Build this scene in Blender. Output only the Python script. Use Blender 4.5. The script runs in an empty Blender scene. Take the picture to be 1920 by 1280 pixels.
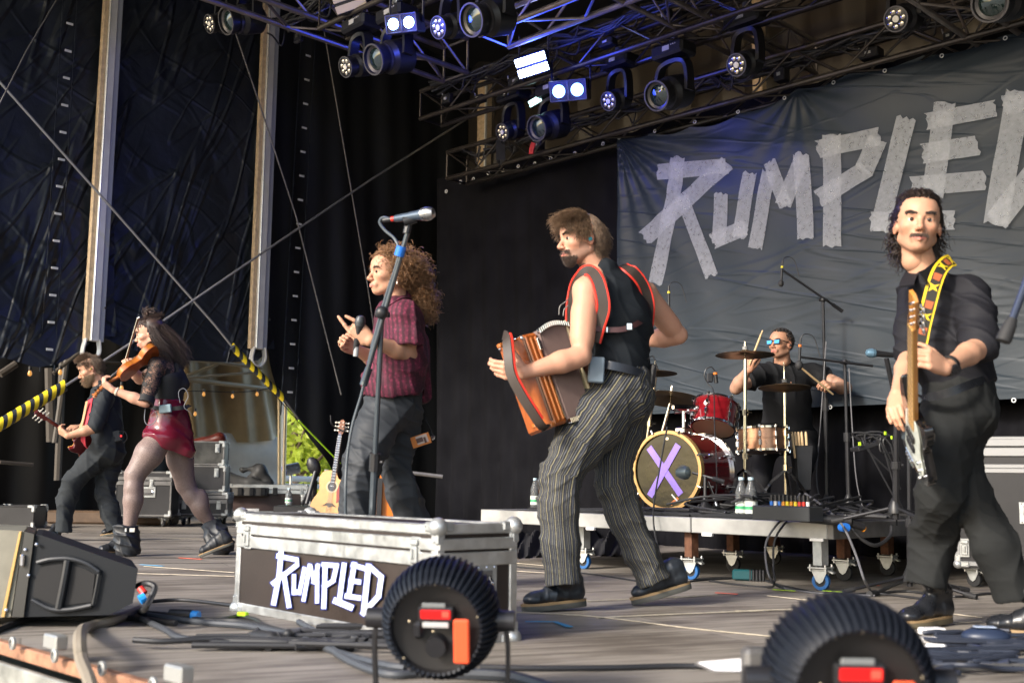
import bpy, math, random
import numpy as np
from mathutils import Matrix, Vector
C = bpy.context; SC = C.scene; COL = SC.collection
rad = math.radians
# ---------------------------------------------------------------- camera
F0 = 2100.0; HC = 0.56; PITCH = math.atan(262/2100); ROLL = rad(0.7)
cp, sp = math.cos(PITCH), math.sin(PITCH)
_r = np.array([1., 0, 0]); _u = np.array([0, -sp, cp]); _f = np.array([0, cp, sp])
CR = _r*math.cos(ROLL)+_u*math.sin(ROLL); CU = -_r*math.sin(ROLL)+_u*math.cos(ROLL)
cam = bpy.data.cameras.new('camera'); camo = bpy.data.objects.new('camera', cam); COL.objects.link(camo)
cam.sensor_width = 36; cam.lens = 36*F0/1920; cam.clip_start = .05; cam.clip_end = 600
camo.matrix_world = Matrix(((CR[0], CU[0], -_f[0], 0), (CR[1], CU[1], -_f[1], 0), (CR[2], CU[2], -_f[2], HC), (0, 0, 0, 1)))
cam.dof.use_dof = True; cam.dof.focus_distance = 7.6; cam.dof.aperture_fstop = 3.0; cam.dof.aperture_blades = 9
SC.camera = camo
# ---------------------------------------------------------------- world, sun, exposure
SUN_DIR = np.array([-.72, -.62, .50]); SUN_DIR = SUN_DIR/np.linalg.norm(SUN_DIR)
w = bpy.data.worlds.new('World'); SC.world = w; w.use_nodes = True
nt = w.node_tree; bg = nt.nodes['Background']; sky = nt.nodes.new('ShaderNodeTexSky'); sky.sky_type = 'NISHITA'
sky.sun_disc = False; sky.sun_elevation = math.asin(SUN_DIR[2]); sky.sun_rotation = math.atan2(SUN_DIR[0], SUN_DIR[1])
sky.dust_density = 2.0
nt.links.new(sky.outputs[0], bg.inputs[0]); bg.inputs[1].default_value = .15
sl = bpy.data.lights.new('sun', 'SUN'); sl.energy = 2.0; sl.angle = rad(9); sl.color = (1, .94, .86)
so = bpy.data.objects.new('sun', sl); COL.objects.link(so)
so.rotation_mode = 'QUATERNION'; so.rotation_quaternion = Vector(SUN_DIR).to_track_quat('Z', 'Y'); so.location = (-8, -8, 9)
SC.view_settings.view_transform = 'Standard'; SC.view_settings.look = 'None'; SC.view_settings.gamma = 1
SC.view_settings.exposure = 1.45
SC.cycles.max_bounces = 5; SC.cycles.diffuse_bounces = 3; SC.cycles.glossy_bounces = 3; SC.cycles.transmission_bounces = 4
SC.cycles.transparent_max_bounces = 6; SC.cycles.caustics_reflective = False; SC.cycles.caustics_refractive = False
# ---------------------------------------------------------------- pixel (1920 wide photograph) -> place in the world
CAM = np.array([0, 0, HC])
def ray(px, py): return _f+(px-960)/F0*CR+(640-py)/F0*CU
def at(px, py, Y):
    d = ray(px, py); return CAM+d*(Y/d[1])
def fl(px, py, z=0.):
    d = ray(px, py); return CAM+d*((z-HC)/d[2])
SU = np.array([-.70711, .70711, 0]); SV = np.array([.70711, .70711, 0])   # stage axes: along the stage, upstage
def onV(px, py, v):
    d = ray(px, py); return CAM+d*(v/np.dot(d, SV))
def onU(px, py, u):
    d = ray(px, py); return CAM+d*(u/np.dot(d, SU))
def uvz(u, v, z): return SU*u+SV*v+np.array([0, 0, z])
def nrm(a): a = np.asarray(a, float); return a/(np.linalg.norm(a)+1e-12)
V3 = lambda *a: np.array(a, float)
UP = V3(0, 0, 1)
def perp(d):
    a = np.cross(d, UP if abs(d[2]) < .9 else V3(1, 0, 0)); a = nrm(a); return a, np.cross(d, a)
def frame(o, x, z):
    """4x4 with x axis along x, z as near z as it can"""
    x = nrm(x); y = nrm(np.cross(z, x)); z = np.cross(x, y); m = np.eye(4); m[:3, 0] = x; m[:3, 1] = y; m[:3, 2] = z; m[:3, 3] = o; return m
def rotz(a, o=(0, 0, 0)):
    m = np.eye(4); c, s = math.cos(a), math.sin(a); m[:2, :2] = [[c, -s], [s, c]]; m[:3, 3] = o; return m
STAGE = frame(V3(0, 0, 0), SU, UP)       # local x = along stage (to the left), local y = -upstage
def tf(m, p): p = np.asarray(p, float); return p@m[:3, :3].T+m[:3, 3]
# ---------------------------------------------------------------- mesh building
class MB:
    def __init__(s): s.v = []; s.f = []; s.n = 0; s.m = None; s.col = []; s.uv = []
    def add(s, v, f, col=None, uv=None):
        v = np.asarray(v, float)
        if s.m is not None: v = tf(s.m, v)
        s.v.append(v); s.f += [tuple(i+s.n for i in q) for q in f]; s.n += len(v)
        s.col.append(col if col is not None else None); s.uv.append(uv)
        return s
    def box(s, c, h, m=None, bev=0.):
        c = np.asarray(c, float); h = np.asarray(h, float)
        b = min(bev, min(h)*.9)
        if b <= 0:
            v = np.array([[x, y, z] for x in (-1, 1) for y in (-1, 1) for z in (-1, 1)], float)*h
            f = [(0, 1, 3, 2), (4, 6, 7, 5), (0, 4, 5, 1), (2, 3, 7, 6), (0, 2, 6, 4), (1, 5, 7, 3)]
        else:
            v = []; f = []; idx = {}
            for x in (-1, 1):
                for y in (-1, 1):
                    for z in (-1, 1):
                        for a in range(3):
                            q = [h[i]-b for i in range(3)]; q[a] = h[a]
                            idx[(x, y, z, a)] = len(v); v.append([x*q[0], y*q[1], z*q[2]])
            v = np.array(v)
            sg = (-1, 1)
            for a in range(3):
                b1, b2 = [i for i in range(3) if i != a]
                for t in sg:
                    def K(p, q):
                        k = [0, 0, 0]; k[a] = t; k[b1] = p; k[b2] = q; return tuple(k)+(a,)
                    f.append((idx[K(-1, -1)], idx[K(1, -1)], idx[K(1, 1)], idx[K(-1, 1)]))
            for a in range(3):
                b1, b2 = [i for i in range(3) if i != a]
                for p in sg:
                    for q in sg:
                        k0 = [0, 0, 0]; k1 = [0, 0, 0]; k0[a] = -1; k1[a] = 1
                        for k in (k0, k1): k[b1] = p; k[b2] = q
                        f.append((idx[tuple(k0)+(b1,)], idx[tuple(k1)+(b1,)], idx[tuple(k1)+(b2,)], idx[tuple(k0)+(b2,)]))
            for x in sg:
                for y in sg:
                    for z in sg: f.append((idx[(x, y, z, 0)], idx[(x, y, z, 1)], idx[(x, y, z, 2)]))
        v = v if m is None else v@np.asarray(m)[:3, :3].T
        return s.add(v+c, f)
    def tube(s, pts, r, n=8, caps=True, flat=None):
        pts = np.asarray(pts, float); N = len(pts); r = np.broadcast_to(np.asarray(r, float), (N,))
        t = np.gradient(pts, axis=0); t /= np.linalg.norm(t, axis=1)[:, None]+1e-12
        a, _ = perp(t[0]); V = []
        ang = np.arange(n)*2*math.pi/n
        for i in range(N):
            a = a-t[i]*np.dot(a, t[i]); a = nrm(a); b = np.cross(t[i], a)
            V.append(pts[i]+r[i]*(np.cos(ang)[:, None]*a+np.sin(ang)[:, None]*b*(flat or 1)))
        f = [(i*n+j, i*n+(j+1) % n, (i+1)*n+(j+1) % n, (i+1)*n+j) for i in range(N-1) for j in range(n)]
        if caps: f += [tuple(range(n))[::-1], tuple((N-1)*n+j for j in range(n))]
        return s.add(np.concatenate(V), f)
    def cyl(s, a, b, r, r2=None, n=12): return s.tube([a, b], [r, r if r2 is None else r2], n)
    def strap(s, pts, w, t, nor):
        """flat band along pts, width w, thickness t, facing nor (one vector or one per point)"""
        pts = np.asarray(pts, float); N = len(pts); nor = np.broadcast_to(np.asarray(nor, float), (N, 3)); w = np.broadcast_to(w, (N,))
        T = np.gradient(pts, axis=0); V = []
        for i in range(N):
            tt = nrm(T[i]); nn = nrm(nor[i]-tt*np.dot(nor[i], tt)); ss = np.cross(tt, nn)
            V += [pts[i]+ss*w[i]/2+nn*t/2, pts[i]-ss*w[i]/2+nn*t/2, pts[i]-ss*w[i]/2-nn*t/2, pts[i]+ss*w[i]/2-nn*t/2]
        f = [(i*4+j, i*4+(j+1) % 4, (i+1)*4+(j+1) % 4, (i+1)*4+j) for i in range(N-1) for j in range(4)]+[(3, 2, 1, 0), tuple((N-1)*4+j for j in range(4))]
        return s.add(V, f)
    def lathe(s, o, ax, prof, n=24, ref=None, close=True):
        """prof = [(r, h)...] turned round axis ax through o"""
        ax = nrm(ax); a, b = perp(ax) if ref is None else (nrm(ref-ax*np.dot(ref, ax)), None)
        if b is None: b = np.cross(ax, a)
        ang = np.arange(n)*2*math.pi/n; V = []
        for r, h in prof: V.append(np.asarray(o)+ax*h+r*(np.cos(ang)[:, None]*a+np.sin(ang)[:, None]*b))
        N = len(prof); f = [(i*n+j, i*n+(j+1) % n, (i+1)*n+(j+1) % n, (i+1)*n+j) for i in range(N-1) for j in range(n)]
        if close: f += [tuple(range(n))[::-1], tuple((N-1)*n+j for j in range(n))]
        return s.add(np.concatenate(V), f)
    def ball(s, c, r, n=12, m=None):
        r = np.broadcast_to(np.asarray(r, float), (3,)); V = []; k = max(4, n//2)
        for i in range(k+1):
            t = math.pi*i/k
            for j in range(n): V.append([math.sin(t)*math.cos(2*math.pi*j/n), math.sin(t)*math.sin(2*math.pi*j/n), math.cos(t)])
        V = np.array(V)*r
        if m is not None: V = V@np.asarray(m)[:3, :3].T
        return s.add(V+np.asarray(c), [(i*n+j, (i+1)*n+j, (i+1)*n+(j+1) % n, i*n+(j+1) % n) for i in range(k) for j in range(n)])
    def prism(s, m, out, h0, h1, bev=0.):
        """outline in the xy plane of frame m, from h0 to h1 along its z"""
        out = np.asarray(out, float); n = len(out); L = [(h0, 1.), (h1, 1.)]
        c = out.mean(0)
        rings = [(h0, out), (h1, out)]
        if bev:
            d = out-c; ins = c+d*(1-bev/np.maximum(np.linalg.norm(d, axis=1), 1e-6)[:, None])
            sg = 1 if h1 > h0 else -1
            rings = [(h0, ins), (h0+sg*bev, out), (h1-sg*bev, out), (h1, ins)]
        V = np.concatenate([np.c_[o, np.full(n, h)] for h, o in rings]); N = len(rings)
        f = [(i*n+j, i*n+(j+1) % n, (i+1)*n+(j+1) % n, (i+1)*n+j) for i in range(N-1) for j in range(n)]+[tuple(range(n))[::-1], tuple((N-1)*n+j for j in range(n))]
        return s.add(tf(m, V), f)
    def sheet(s, fn, nu, nv, uv=False):
        V = np.array([fn(i/nu, j/nv) for i in range(nu+1) for j in range(nv+1)])
        U = np.array([(i/nu, j/nv) for i in range(nu+1) for j in range(nv+1)])
        return s.add(V, [(i*(nv+1)+j, (i+1)*(nv+1)+j, (i+1)*(nv+1)+j+1, i*(nv+1)+j+1) for i in range(nu) for j in range(nv)], uv=U if uv else None)
W = {}
def O(mb, name, mat, parent=None, label=None, cat=None, group=None, kind=None, smooth=True, ang=35, solid=0.):
    """link a builder (world coordinates) as ONE mesh object; top-level ones get label and category"""
    me = bpy.data.meshes.new(name); v = np.concatenate(mb.v)
    if parent is not None:
        inv = np.linalg.inv(W[parent.name]); base = W[parent.name]
    else:
        base = np.eye(4)
        if kind != 'structure': base[:3, 3] = [(v[:, 0].min()+v[:, 0].max())/2, (v[:, 1].min()+v[:, 1].max())/2, v[:, 2].min()]
        inv = np.linalg.inv(base)
    me.from_pydata(tf(inv, v).tolist(), [], mb.f)
    if any(c is not None for c in mb.col):
        a = me.color_attributes.new('tint', 'FLOAT_COLOR', 'POINT'); cc = []
        for c, vv in zip(mb.col, mb.v):
            c = np.zeros(len(vv)) if c is None else np.asarray(c)
            cc.append(np.repeat(c[:, None], 4, 1) if c.ndim == 1 else np.c_[c, np.ones(len(c))])
        a.data.foreach_set('color', np.concatenate(cc).astype(np.float32).ravel())
    if any(c is not None for c in mb.uv):
        uvs = np.concatenate([np.zeros((len(vv), 2)) if c is None else c for c, vv in zip(mb.uv, mb.v)])
        L = me.uv_layers.new(name='UVMap'); li = np.zeros(len(me.loops), np.int32); me.loops.foreach_get('vertex_index', li)
        L.data.foreach_set('uv', uvs[li].astype(np.float32).ravel())
    me.materials.append(mat)
    if smooth:
        me.polygons.foreach_set('use_smooth', [True]*len(me.polygons))
        if ang: me.set_sharp_from_angle(angle=rad(ang))
    me.update()
    o = bpy.data.objects.new(name, me); COL.objects.link(o)
    if parent is not None: o.parent = parent; W[o.name] = base
    else:
        o.matrix_world = Matrix(base.tolist()); W[o.name] = base
    if solid:
        md = o.modifiers.new('thick', 'SOLIDIFY'); md.thickness = solid
    tag(o, label, cat, group, kind); return o
def tag(o, label=None, cat=None, group=None, kind=None):
    if label: o['label'] = label
    if cat: o['category'] = cat
    if group: o['group'] = group
    if kind: o['kind'] = kind
def T(name, label, cat, loc, group=None):
    o = bpy.data.objects.new(name, None); COL.objects.link(o); o.empty_display_size = .1
    b = np.eye(4); b[:3, 3] = loc; o.location = loc; W[o.name] = b; tag(o, label, cat, group); return o
def children(o): return [c for c in COL.objects if c.parent == o]
def copy_tree(o, m=None, label=None, parent=None):
    c = o.copy(); COL.objects.link(c); c.parent = parent
    if parent is None and m is not None: c.matrix_world = Matrix(np.asarray(m).tolist())
    W[c.name] = m if m is not None else W[o.name]
    if label: c['label'] = label
    for ch in children(o): copy_tree(ch, None, None, c)
    return c
# ---------------------------------------------------------------- materials
MATS = {}
def mat(name, col, rough=.5, metal=0., var=0., vs=8., bump=0., bs=60., coat=0., emit=0., ecol=None, trans=0., ior=1.45, sss=0., stretch=None, spec=None, col2=None, dist=.004, rvar=0.):
    if name in MATS: return MATS[name]
    m = bpy.data.materials.new(name); m.use_nodes = True; t = m.node_tree; b = t.nodes['Principled BSDF']; MATS[name] = m
    b.inputs['Base Color'].default_value = (*col, 1); b.inputs['Roughness'].default_value = rough; b.inputs['Metallic'].default_value = metal
    b.inputs['IOR'].default_value = ior; b.inputs['Coat Weight'].default_value = coat; b.inputs['Coat Roughness'].default_value = .08
    if spec is not None: b.inputs['Specular IOR Level'].default_value = spec
    if trans: b.inputs['Transmission Weight'].default_value = trans
    if sss: b.inputs['Subsurface Weight'].default_value = sss; b.inputs['Subsurface Radius'].default_value = (.012, .005, .003); b.inputs['Subsurface Scale'].default_value = 1.
    if emit: b.inputs['Emission Color'].default_value = (*(ecol or col), 1); b.inputs['Emission Strength'].default_value = emit
    tc = None
    if var or bump or rvar:
        tc = t.nodes.new('ShaderNodeTexCoord'); mp = t.nodes.new('ShaderNodeMapping'); t.links.new(tc.outputs['Object'], mp.inputs[0])
        if stretch: mp.inputs['Scale'].default_value = stretch
    if var or rvar:
        n = t.nodes.new('ShaderNodeTexNoise'); n.inputs['Scale'].default_value = vs; n.inputs['Detail'].default_value = 5; n.inputs['Roughness'].default_value = .6
        t.links.new(mp.outputs[0], n.inputs[0])
        if var:
            r = t.nodes.new('ShaderNodeValToRGB'); t.links.new(n.outputs[0], r.inputs[0])
            r.color_ramp.elements[0].position = .3; r.color_ramp.elements[1].position = .7
            c2 = col2 or [min(1, c*(1+var)) for c in col]
            r.color_ramp.elements[0].color = (*[c*(1-var) for c in col], 1) if col2 is None else (*col, 1); r.color_ramp.elements[1].color = (*c2, 1)
            t.links.new(r.outputs[0], b.inputs['Base Color'])
        if rvar:
            q = t.nodes.new('ShaderNodeMapRange'); t.links.new(n.outputs[0], q.inputs[0]); q.inputs[1].default_value = .3; q.inputs[2].default_value = .7
            q.inputs[3].default_value = max(0, rough-rvar); q.inputs[4].default_value = min(1, rough+rvar); t.links.new(q.outputs[0], b.inputs['Roughness'])
    if bump:
        n = t.nodes.new('ShaderNodeTexNoise'); n.inputs['Scale'].default_value = bs; n.inputs['Detail'].default_value = 4; t.links.new(mp.outputs[0], n.inputs[0])
        k = t.nodes.new('ShaderNodeBump'); k.inputs['Strength'].default_value = bump; k.inputs['Distance'].default_value = dist
        t.links.new(n.outputs[0], k.inputs['Height']); t.links.new(k.outputs[0], b.inputs['Normal'])
    return m
def nodes(m): return m.node_tree, m.node_tree.nodes['Principled BSDF']
def leg_cloth(cl, L, k=.03, cut=True):
    cl.chain(L, k=k); (a, ra), (b, rb) = L[-2], L[-1]; d = nrm(b-a); cl.cap(b, b+d*.07, rb, rb*1.02, k=.01)
    if cut: m = frame(b, d, V3(0, 1, 0)); cl.box(b+d*.10, (.085, rb*1.5, rb*1.5), m, .004, .006, -1); cl.cap(b-d*.02, b+d*.1, rb*.80, rb*.88, k=.006, op=-1)
black = mat('black_plastic', (.018, .018, .02), .42, var=.3, vs=6)
blackm = mat('black_paint_metal', (.022, .022, .025), .38, .3, var=.3, vs=5)
rubber = mat('rubber', (.02, .02, .021), .7)
chrome = mat('chrome', (.75, .75, .76), .12, 1., rvar=.06)
steel = mat('steel', (.5, .5, .5), .35, 1., var=.2, vs=30, rvar=.1)
alu = mat('aluminium', (.62, .62, .60), .42, .85, var=.18, vs=14, bump=.15, bs=40, rvar=.12)
aludark = mat('dull_aluminium', (.17, .165, .16), .5, .6, var=.3, vs=9, bump=.2, bs=30)
cablem = mat('cable_rubber', (.022, .022, .024), .5)
greycab = mat('grey_cable', (.11, .11, .12), .5)
bluem = mat('blue_plastic', (.02, .16, .6), .4)
redm = mat('red_plastic', (.6, .03, .02), .4)
yelm = mat('yellow_tape', (.75, .6, .03), .5, var=.15)
lime = mat('lime_tape', (.45, .75, .02), .6)
white = mat('white_paint', (.75, .75, .75), .5, var=.06)
# ---------------------------------------------------------------- sculpting with distance fields
class Clay:
    def __init__(s): s.p = []
    def _add(s, lo, hi, fn, k, op=1): s.p.append((np.minimum(lo, hi), np.maximum(lo, hi), fn, k, op)); return s
    def cap(s, a, b, ra, rb=None, k=.01, sq=None, op=1):
        a = np.asarray(a, float); b = np.asarray(b, float); rb = ra if rb is None else rb; R = max(ra, rb)*(max(1, sq[1]) if sq else 1)
        def fn(P):
            if sq is not None:
                ax = nrm(sq[0]).astype(np.float32); g = 1/sq[1]-1
                def q(X): return X+ax*((X-a)@ax)[..., None]*g
                Q = q(P); A = a; B = b+ax*np.dot(b-a, ax)*g
            else: Q, A, B = P, a, b
            ab = B-A; t = np.clip(((Q-A)@ab)/(ab@ab+1e-12), 0, 1); d = Q-A-t[..., None]*ab
            return np.sqrt((d*d).sum(-1))-(ra+(rb-ra)*t)
        return s._add(np.minimum(a, b)-R, np.maximum(a, b)+R, fn, k, op)
    def chain(s, st, k=.015, sq=None):
        for (a, ra), (b, rb) in zip(st[:-1], st[1:]): s.cap(a, b, ra, rb, k, sq)
        return s
    def ell(s, c, r, m=None, k=.01, op=1):
        c = np.asarray(c, float); r = np.broadcast_to(np.asarray(r, float), (3,)); m = np.eye(3) if m is None else np.asarray(m)[:3, :3]; R = r.max()
        def fn(P):
            q = (P-c)@m; k0 = np.sqrt(((q/r)**2).sum(-1)); k1 = np.sqrt(((q/(r*r))**2).sum(-1))+1e-9; return k0*(k0-1)/k1
        return s._add(c-R, c+R, fn, k, op)
    def box(s, c, h, m=None, r=.01, k=.01, op=1):
        c = np.asarray(c, float); h = np.asarray(h, float); m = np.eye(3) if m is None else np.asarray(m)[:3, :3]; R = np.linalg.norm(h)
        def fn(P):
            q = np.abs((P-c)@m)-(h-r); return np.sqrt((np.maximum(q, 0)**2).sum(-1))+np.minimum(q.max(-1), 0)-r
        return s._add(c-R, c+R, fn, k, op)
    def mesh(s, h=.006, tfm=None):
        pos = [p for p in s.p if p[4] == 1]
        lo = np.min([p[0] for p in pos], 0)-3*h; hi = np.max([p[1] for p in pos], 0)+3*h
        n = np.ceil((hi-lo)/h).astype(int)+1; Fd = np.full(n, 1., np.float32)
        ax = [lo[i]+h*np.arange(n[i]) for i in range(3)]
        for a, b, fn, k, op in s.p:
            pad = 2*k+3*h; i0 = np.maximum(0, np.floor((a-pad-lo)/h).astype(int)); i1 = np.minimum(n, np.ceil((b+pad-lo)/h).astype(int)+1)
            if (i1 <= i0).any(): continue
            P = np.stack(np.meshgrid(*[ax[i][i0[i]:i1[i]].astype(np.float32) for i in range(3)], indexing='ij'), -1)
            d = fn(P).astype(np.float32); sl = tuple(slice(i0[i], i1[i]) for i in range(3)); o = Fd[sl]
            if op == 1:
                g = np.maximum(k-np.abs(o-d), 0)/k; Fd[sl] = np.minimum(o, d)-g*g*k*.25
            else:
                g = np.maximum(k-np.abs(o+d), 0)/k; Fd[sl] = np.maximum(o, -d)+g*g*k*.25
        return nets(Fd, lo, h)
def nets(Fd, lo, h):
    ins = Fd < 0; c = [ins[i:ins.shape[0]-1+i, j:ins.shape[1]-1+j, k:ins.shape[2]-1+k] for i in (0, 1) for j in (0, 1) for k in (0, 1)]
    s = sum(x.astype(np.int8) for x in c); act = (s > 0) & (s < 8); idx = np.argwhere(act); N = len(idx)
    off = np.array([(i, j, k) for i in (0, 1) for j in (0, 1) for k in (0, 1)])
    val = np.stack([Fd[tuple((idx+o).T)] for o in off], 1); acc = np.zeros((N, 3)); cnt = np.zeros(N)
    for a in range(8):
        for b in range(a+1, 8):
            if np.abs(off[a]-off[b]).sum() == 1:
                va, vb = val[:, a], val[:, b]; x = (va < 0) != (vb < 0); t = np.where(x, va/(va-vb+1e-20*(va == vb)), 0)
                acc += np.where(x[:, None], off[a]+t[:, None]*(off[b]-off[a]), 0); cnt += x
    V = lo+h*(idx+acc/cnt[:, None]); vid = np.full(act.shape, -1, np.int64); vid[act] = np.arange(N); faces = []
    for ax in range(3):
        A = [slice(None)]*3; B = [slice(None)]*3; A[ax] = slice(0, -1); B[ax] = slice(1, None)
        a, b = ins[tuple(A)], ins[tuple(B)]; e = np.argwhere(a != b); o1, o2 = [i for i in range(3) if i != ax]
        ok = (e[:, o1] > 0) & (e[:, o2] > 0) & (e[:, o1] < ins.shape[o1]-1) & (e[:, o2] < ins.shape[o2]-1); e = e[ok]
        def g(d1, d2): q = e.copy(); q[:, o1] -= d1; q[:, o2] -= d2; return vid[tuple(q.T)]
        q = np.stack([g(0, 0), g(1, 0), g(1, 1), g(0, 1)], 1); fl_ = a[tuple(e.T)]
        if ax == 1: fl_ = ~fl_
        q[~fl_] = q[~fl_][:, ::-1]; faces.append(q)
    Q = np.concatenate(faces); Q = Q[(Q >= 0).all(1)]; return V, Q
def normals(V, Q):
    fn = np.cross(V[Q[:, 2]]-V[Q[:, 0]], V[Q[:, 3]]-V[Q[:, 1]]); n = np.zeros_like(V)
    for i in range(4): np.add.at(n, Q[:, i], fn)
    return n/(np.linalg.norm(n, axis=1)[:, None]+1e-12)
def relax(V, Q, it=2, lam=.5):
    for _ in range(it):
        s = np.zeros_like(V); c = np.zeros(len(V))
        for i in range(4):
            for j in ((i+1) % 4, (i-1) % 4): np.add.at(s, Q[:, i], V[Q[:, j]]); np.add.at(c, Q[:, i], 1)
        V = V+lam*(s/np.maximum(c, 1)[:, None]-V)
    return V
def warp(P, s, seed=0):
    r = np.random.RandomState(seed); o = np.zeros(len(P))
    for i in range(5):
        k = r.normal(size=3)*s*(1+i*.5); o += np.sin(P@k+r.uniform(0, 6.3))/(1+i*.45)
    return o*.5
def folds(P, N, amp, K, seed=0, w=1.3, ws=5., sharp=1.5):
    """cloth creases running across direction K (wave vector)"""
    ph = P@np.asarray(K, float)+w*2.4*warp(P, ws, seed); s = 1-np.abs(np.sin(ph/2)); m = .5+.5*warp(P, ws*1.5, seed+7)
    return P+N*(amp*(s**(sharp*1.1)-.25)*np.clip(m*1.8-.3, 0, 1.25))[:, None]
def drapes(V, N, uvf, knees, a1=.014, a2=.012, seed=0):
    """long hanging folds down the legs, bunched folds behind knees and at hems"""
    U = uvf(V); th = U[:, 0]*2*math.pi; v = V[:, 2]; w_ = warp(V, 3.5, seed)
    d = a1*(1-np.abs(np.sin(th*1.5+1.3*np.sin(3.1*v+seed)+1.6*w_)))**1.7
    for c, rr in knees:
        m = np.exp(-(((V-c)**2).sum(1))/rr**2); d += a2*m*(1-np.abs(np.sin(v*38+2.4*np.sin(th+seed)+2.2*w_)))**2.2
    return V+N*(d-.35*a1)[:, None]
def sculpt(cl, h=.006, fold=None, it=1, mb=None, col=None, uvf=None, dr=None):
    V, Q = cl.mesh(h); V = relax(V, Q, it)
    if dr: V = drapes(V, normals(V, Q), *dr)
    if fold:
        N = normals(V, Q)
        for a in fold: V = folds(V, N, *a[0:3], **(a[3] if len(a) > 3 else {}))
    mb = mb or MB(); mb.add(V, Q.tolist(), col=col(V) if col else None, uv=uvf(V) if uvf else None); return mb
def smooth_curve(pts, n=12):
    """Catmull-Rom through pts"""
    P = np.asarray(pts, float); P = np.vstack([2*P[0]-P[1], P, 2*P[-1]-P[-2]]); o = []
    for i in range(1, len(P)-2):
        for t in np.arange(n)/n: o.append(.5*((2*P[i])+(P[i+1]-P[i-1])*t+(2*P[i-1]-5*P[i]+4*P[i+1]-P[i+2])*t*t+(3*P[i]-P[i-1]-3*P[i+1]+P[i+2])*t**3))
    return np.array(o+[P[-2]])
# ================================================================ SETTING
def floor_mat():
    m = bpy.data.materials.new('stage_plywood'); m.use_nodes = True; t, b = nodes(m); N = t.nodes.new; L = t.links.new
    tc = N('ShaderNodeTexCoord'); mp = N('ShaderNodeMapping'); mp.inputs['Rotation'].default_value = (0, 0, rad(-23)); L(tc.outputs['Object'], mp.inputs[0])
    s = N('ShaderNodeMapping'); s.inputs['Scale'].default_value = (1.2, 14, 1); L(mp.outputs[0], s.inputs[0])
    n1 = N('ShaderNodeTexNoise'); n1.inputs['Scale'].default_value = 1.6; n1.inputs['Detail'].default_value = 8; n1.inputs['Roughness'].default_value = .65; L(s.outputs[0], n1.inputs[0])
    n2 = N('ShaderNodeTexNoise'); n2.inputs['Scale'].default_value = 1.5; n2.inputs['Detail'].default_value = 6; L(mp.outputs[0], n2.inputs[0])
    br = N('ShaderNodeTexBrick'); br.inputs['Scale'].default_value = 1; br.inputs['Brick Width'].default_value = 2.4; br.inputs['Row Height'].default_value = .31
    br.inputs['Mortar Size'].default_value = .004; br.inputs['Color1'].default_value = (.3, .3, .3, 1); br.inputs['Color2'].default_value = (.72, .72, .72, 1); br.inputs['Mortar'].default_value = (0, 0, 0, 1)
    L(mp.outputs[0], br.inputs[0])
    a = N('ShaderNodeMath'); a.operation = 'MULTIPLY_ADD'; L(n1.outputs[0], a.inputs[0]); a.inputs[1].default_value = 1.3; a.inputs[2].default_value = -.38
    a2 = N('ShaderNodeMath'); a2.operation = 'MULTIPLY_ADD'; L(n2.outputs[0], a2.inputs[0]); a2.inputs[1].default_value = .9; L(a.outputs[0], a2.inputs[2])
    a3 = N('ShaderNodeMath'); a3.operation = 'MULTIPLY_ADD'; L(br.outputs['Color'], a3.inputs[0]); a3.inputs[1].default_value = .35; L(a2.outputs[0], a3.inputs[2])
    r = N('ShaderNodeValToRGB'); e = r.color_ramp.elements; e[0].position = .42; e[0].color = (.058, .048, .039, 1); e[1].position = 1.05; e[1].color = (.27, .24, .205, 1)
    x = r.color_ramp.elements.new(.76); x.color = (.135, .115, .096, 1); L(a3.outputs[0], r.inputs[0]); L(r.outputs[0], b.inputs['Base Color'])
    # pale scuffs
    s2 = N('ShaderNodeMapping'); s2.inputs['Scale'].default_value = (2.2, 30, 1); s2.inputs['Rotation'].default_value = (0, 0, .12); L(mp.outputs[0], s2.inputs[0])
    n3 = N('ShaderNodeTexNoise'); n3.inputs['Scale'].default_value = 1.4; n3.inputs['Detail'].default_value = 3; L(s2.outputs[0], n3.inputs[0])
    r3 = N('ShaderNodeMapRange'); r3.inputs[1].default_value = .64; r3.inputs[2].default_value = .72; r3.inputs[4].default_value = .5; L(n3.outputs[0], r3.inputs[0])
    mx = N('ShaderNodeMix'); mx.data_type = 'RGBA'; L(r3.outputs[0], mx.inputs[0]); L(r.outputs[0], mx.inputs[6]); mx.inputs[7].default_value = (.34, .31, .27, 1); L(mx.outputs[2], b.inputs['Base Color'])
    b.inputs['Roughness'].default_value = .62; bp = N('ShaderNodeBump'); bp.inputs['Strength'].default_value = .5; bp.inputs['Distance'].default_value = .004
    L(a3.outputs[0], bp.inputs['Height']); L(bp.outputs[0], b.inputs['Normal']); return m
FLM = floor_mat(); V0 = 1.54
mb = MB(); mb.add([uvz(-7, V0, 0), uvz(18, V0, 0), uvz(18, 12, 0), uvz(-7, 12, 0)], [(0, 3, 2, 1)]); O(mb, 'stage_floor', FLM, kind='structure', smooth=False)
mb = MB(); mb.add([[-300, -120, -1.35], [300, -120, -1.35], [300, 420, -1.35], [-300, 420, -1.35]], [(0, 1, 2, 3)])
O(mb, 'ground', mat('field_ground', (.36, .34, .30), .9, var=.25, vs=.5), kind='structure', smooth=False)
seam = mat('worn_seam', (.42, .37, .29), .8, var=.25, vs=25)
mb = MB()
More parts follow.
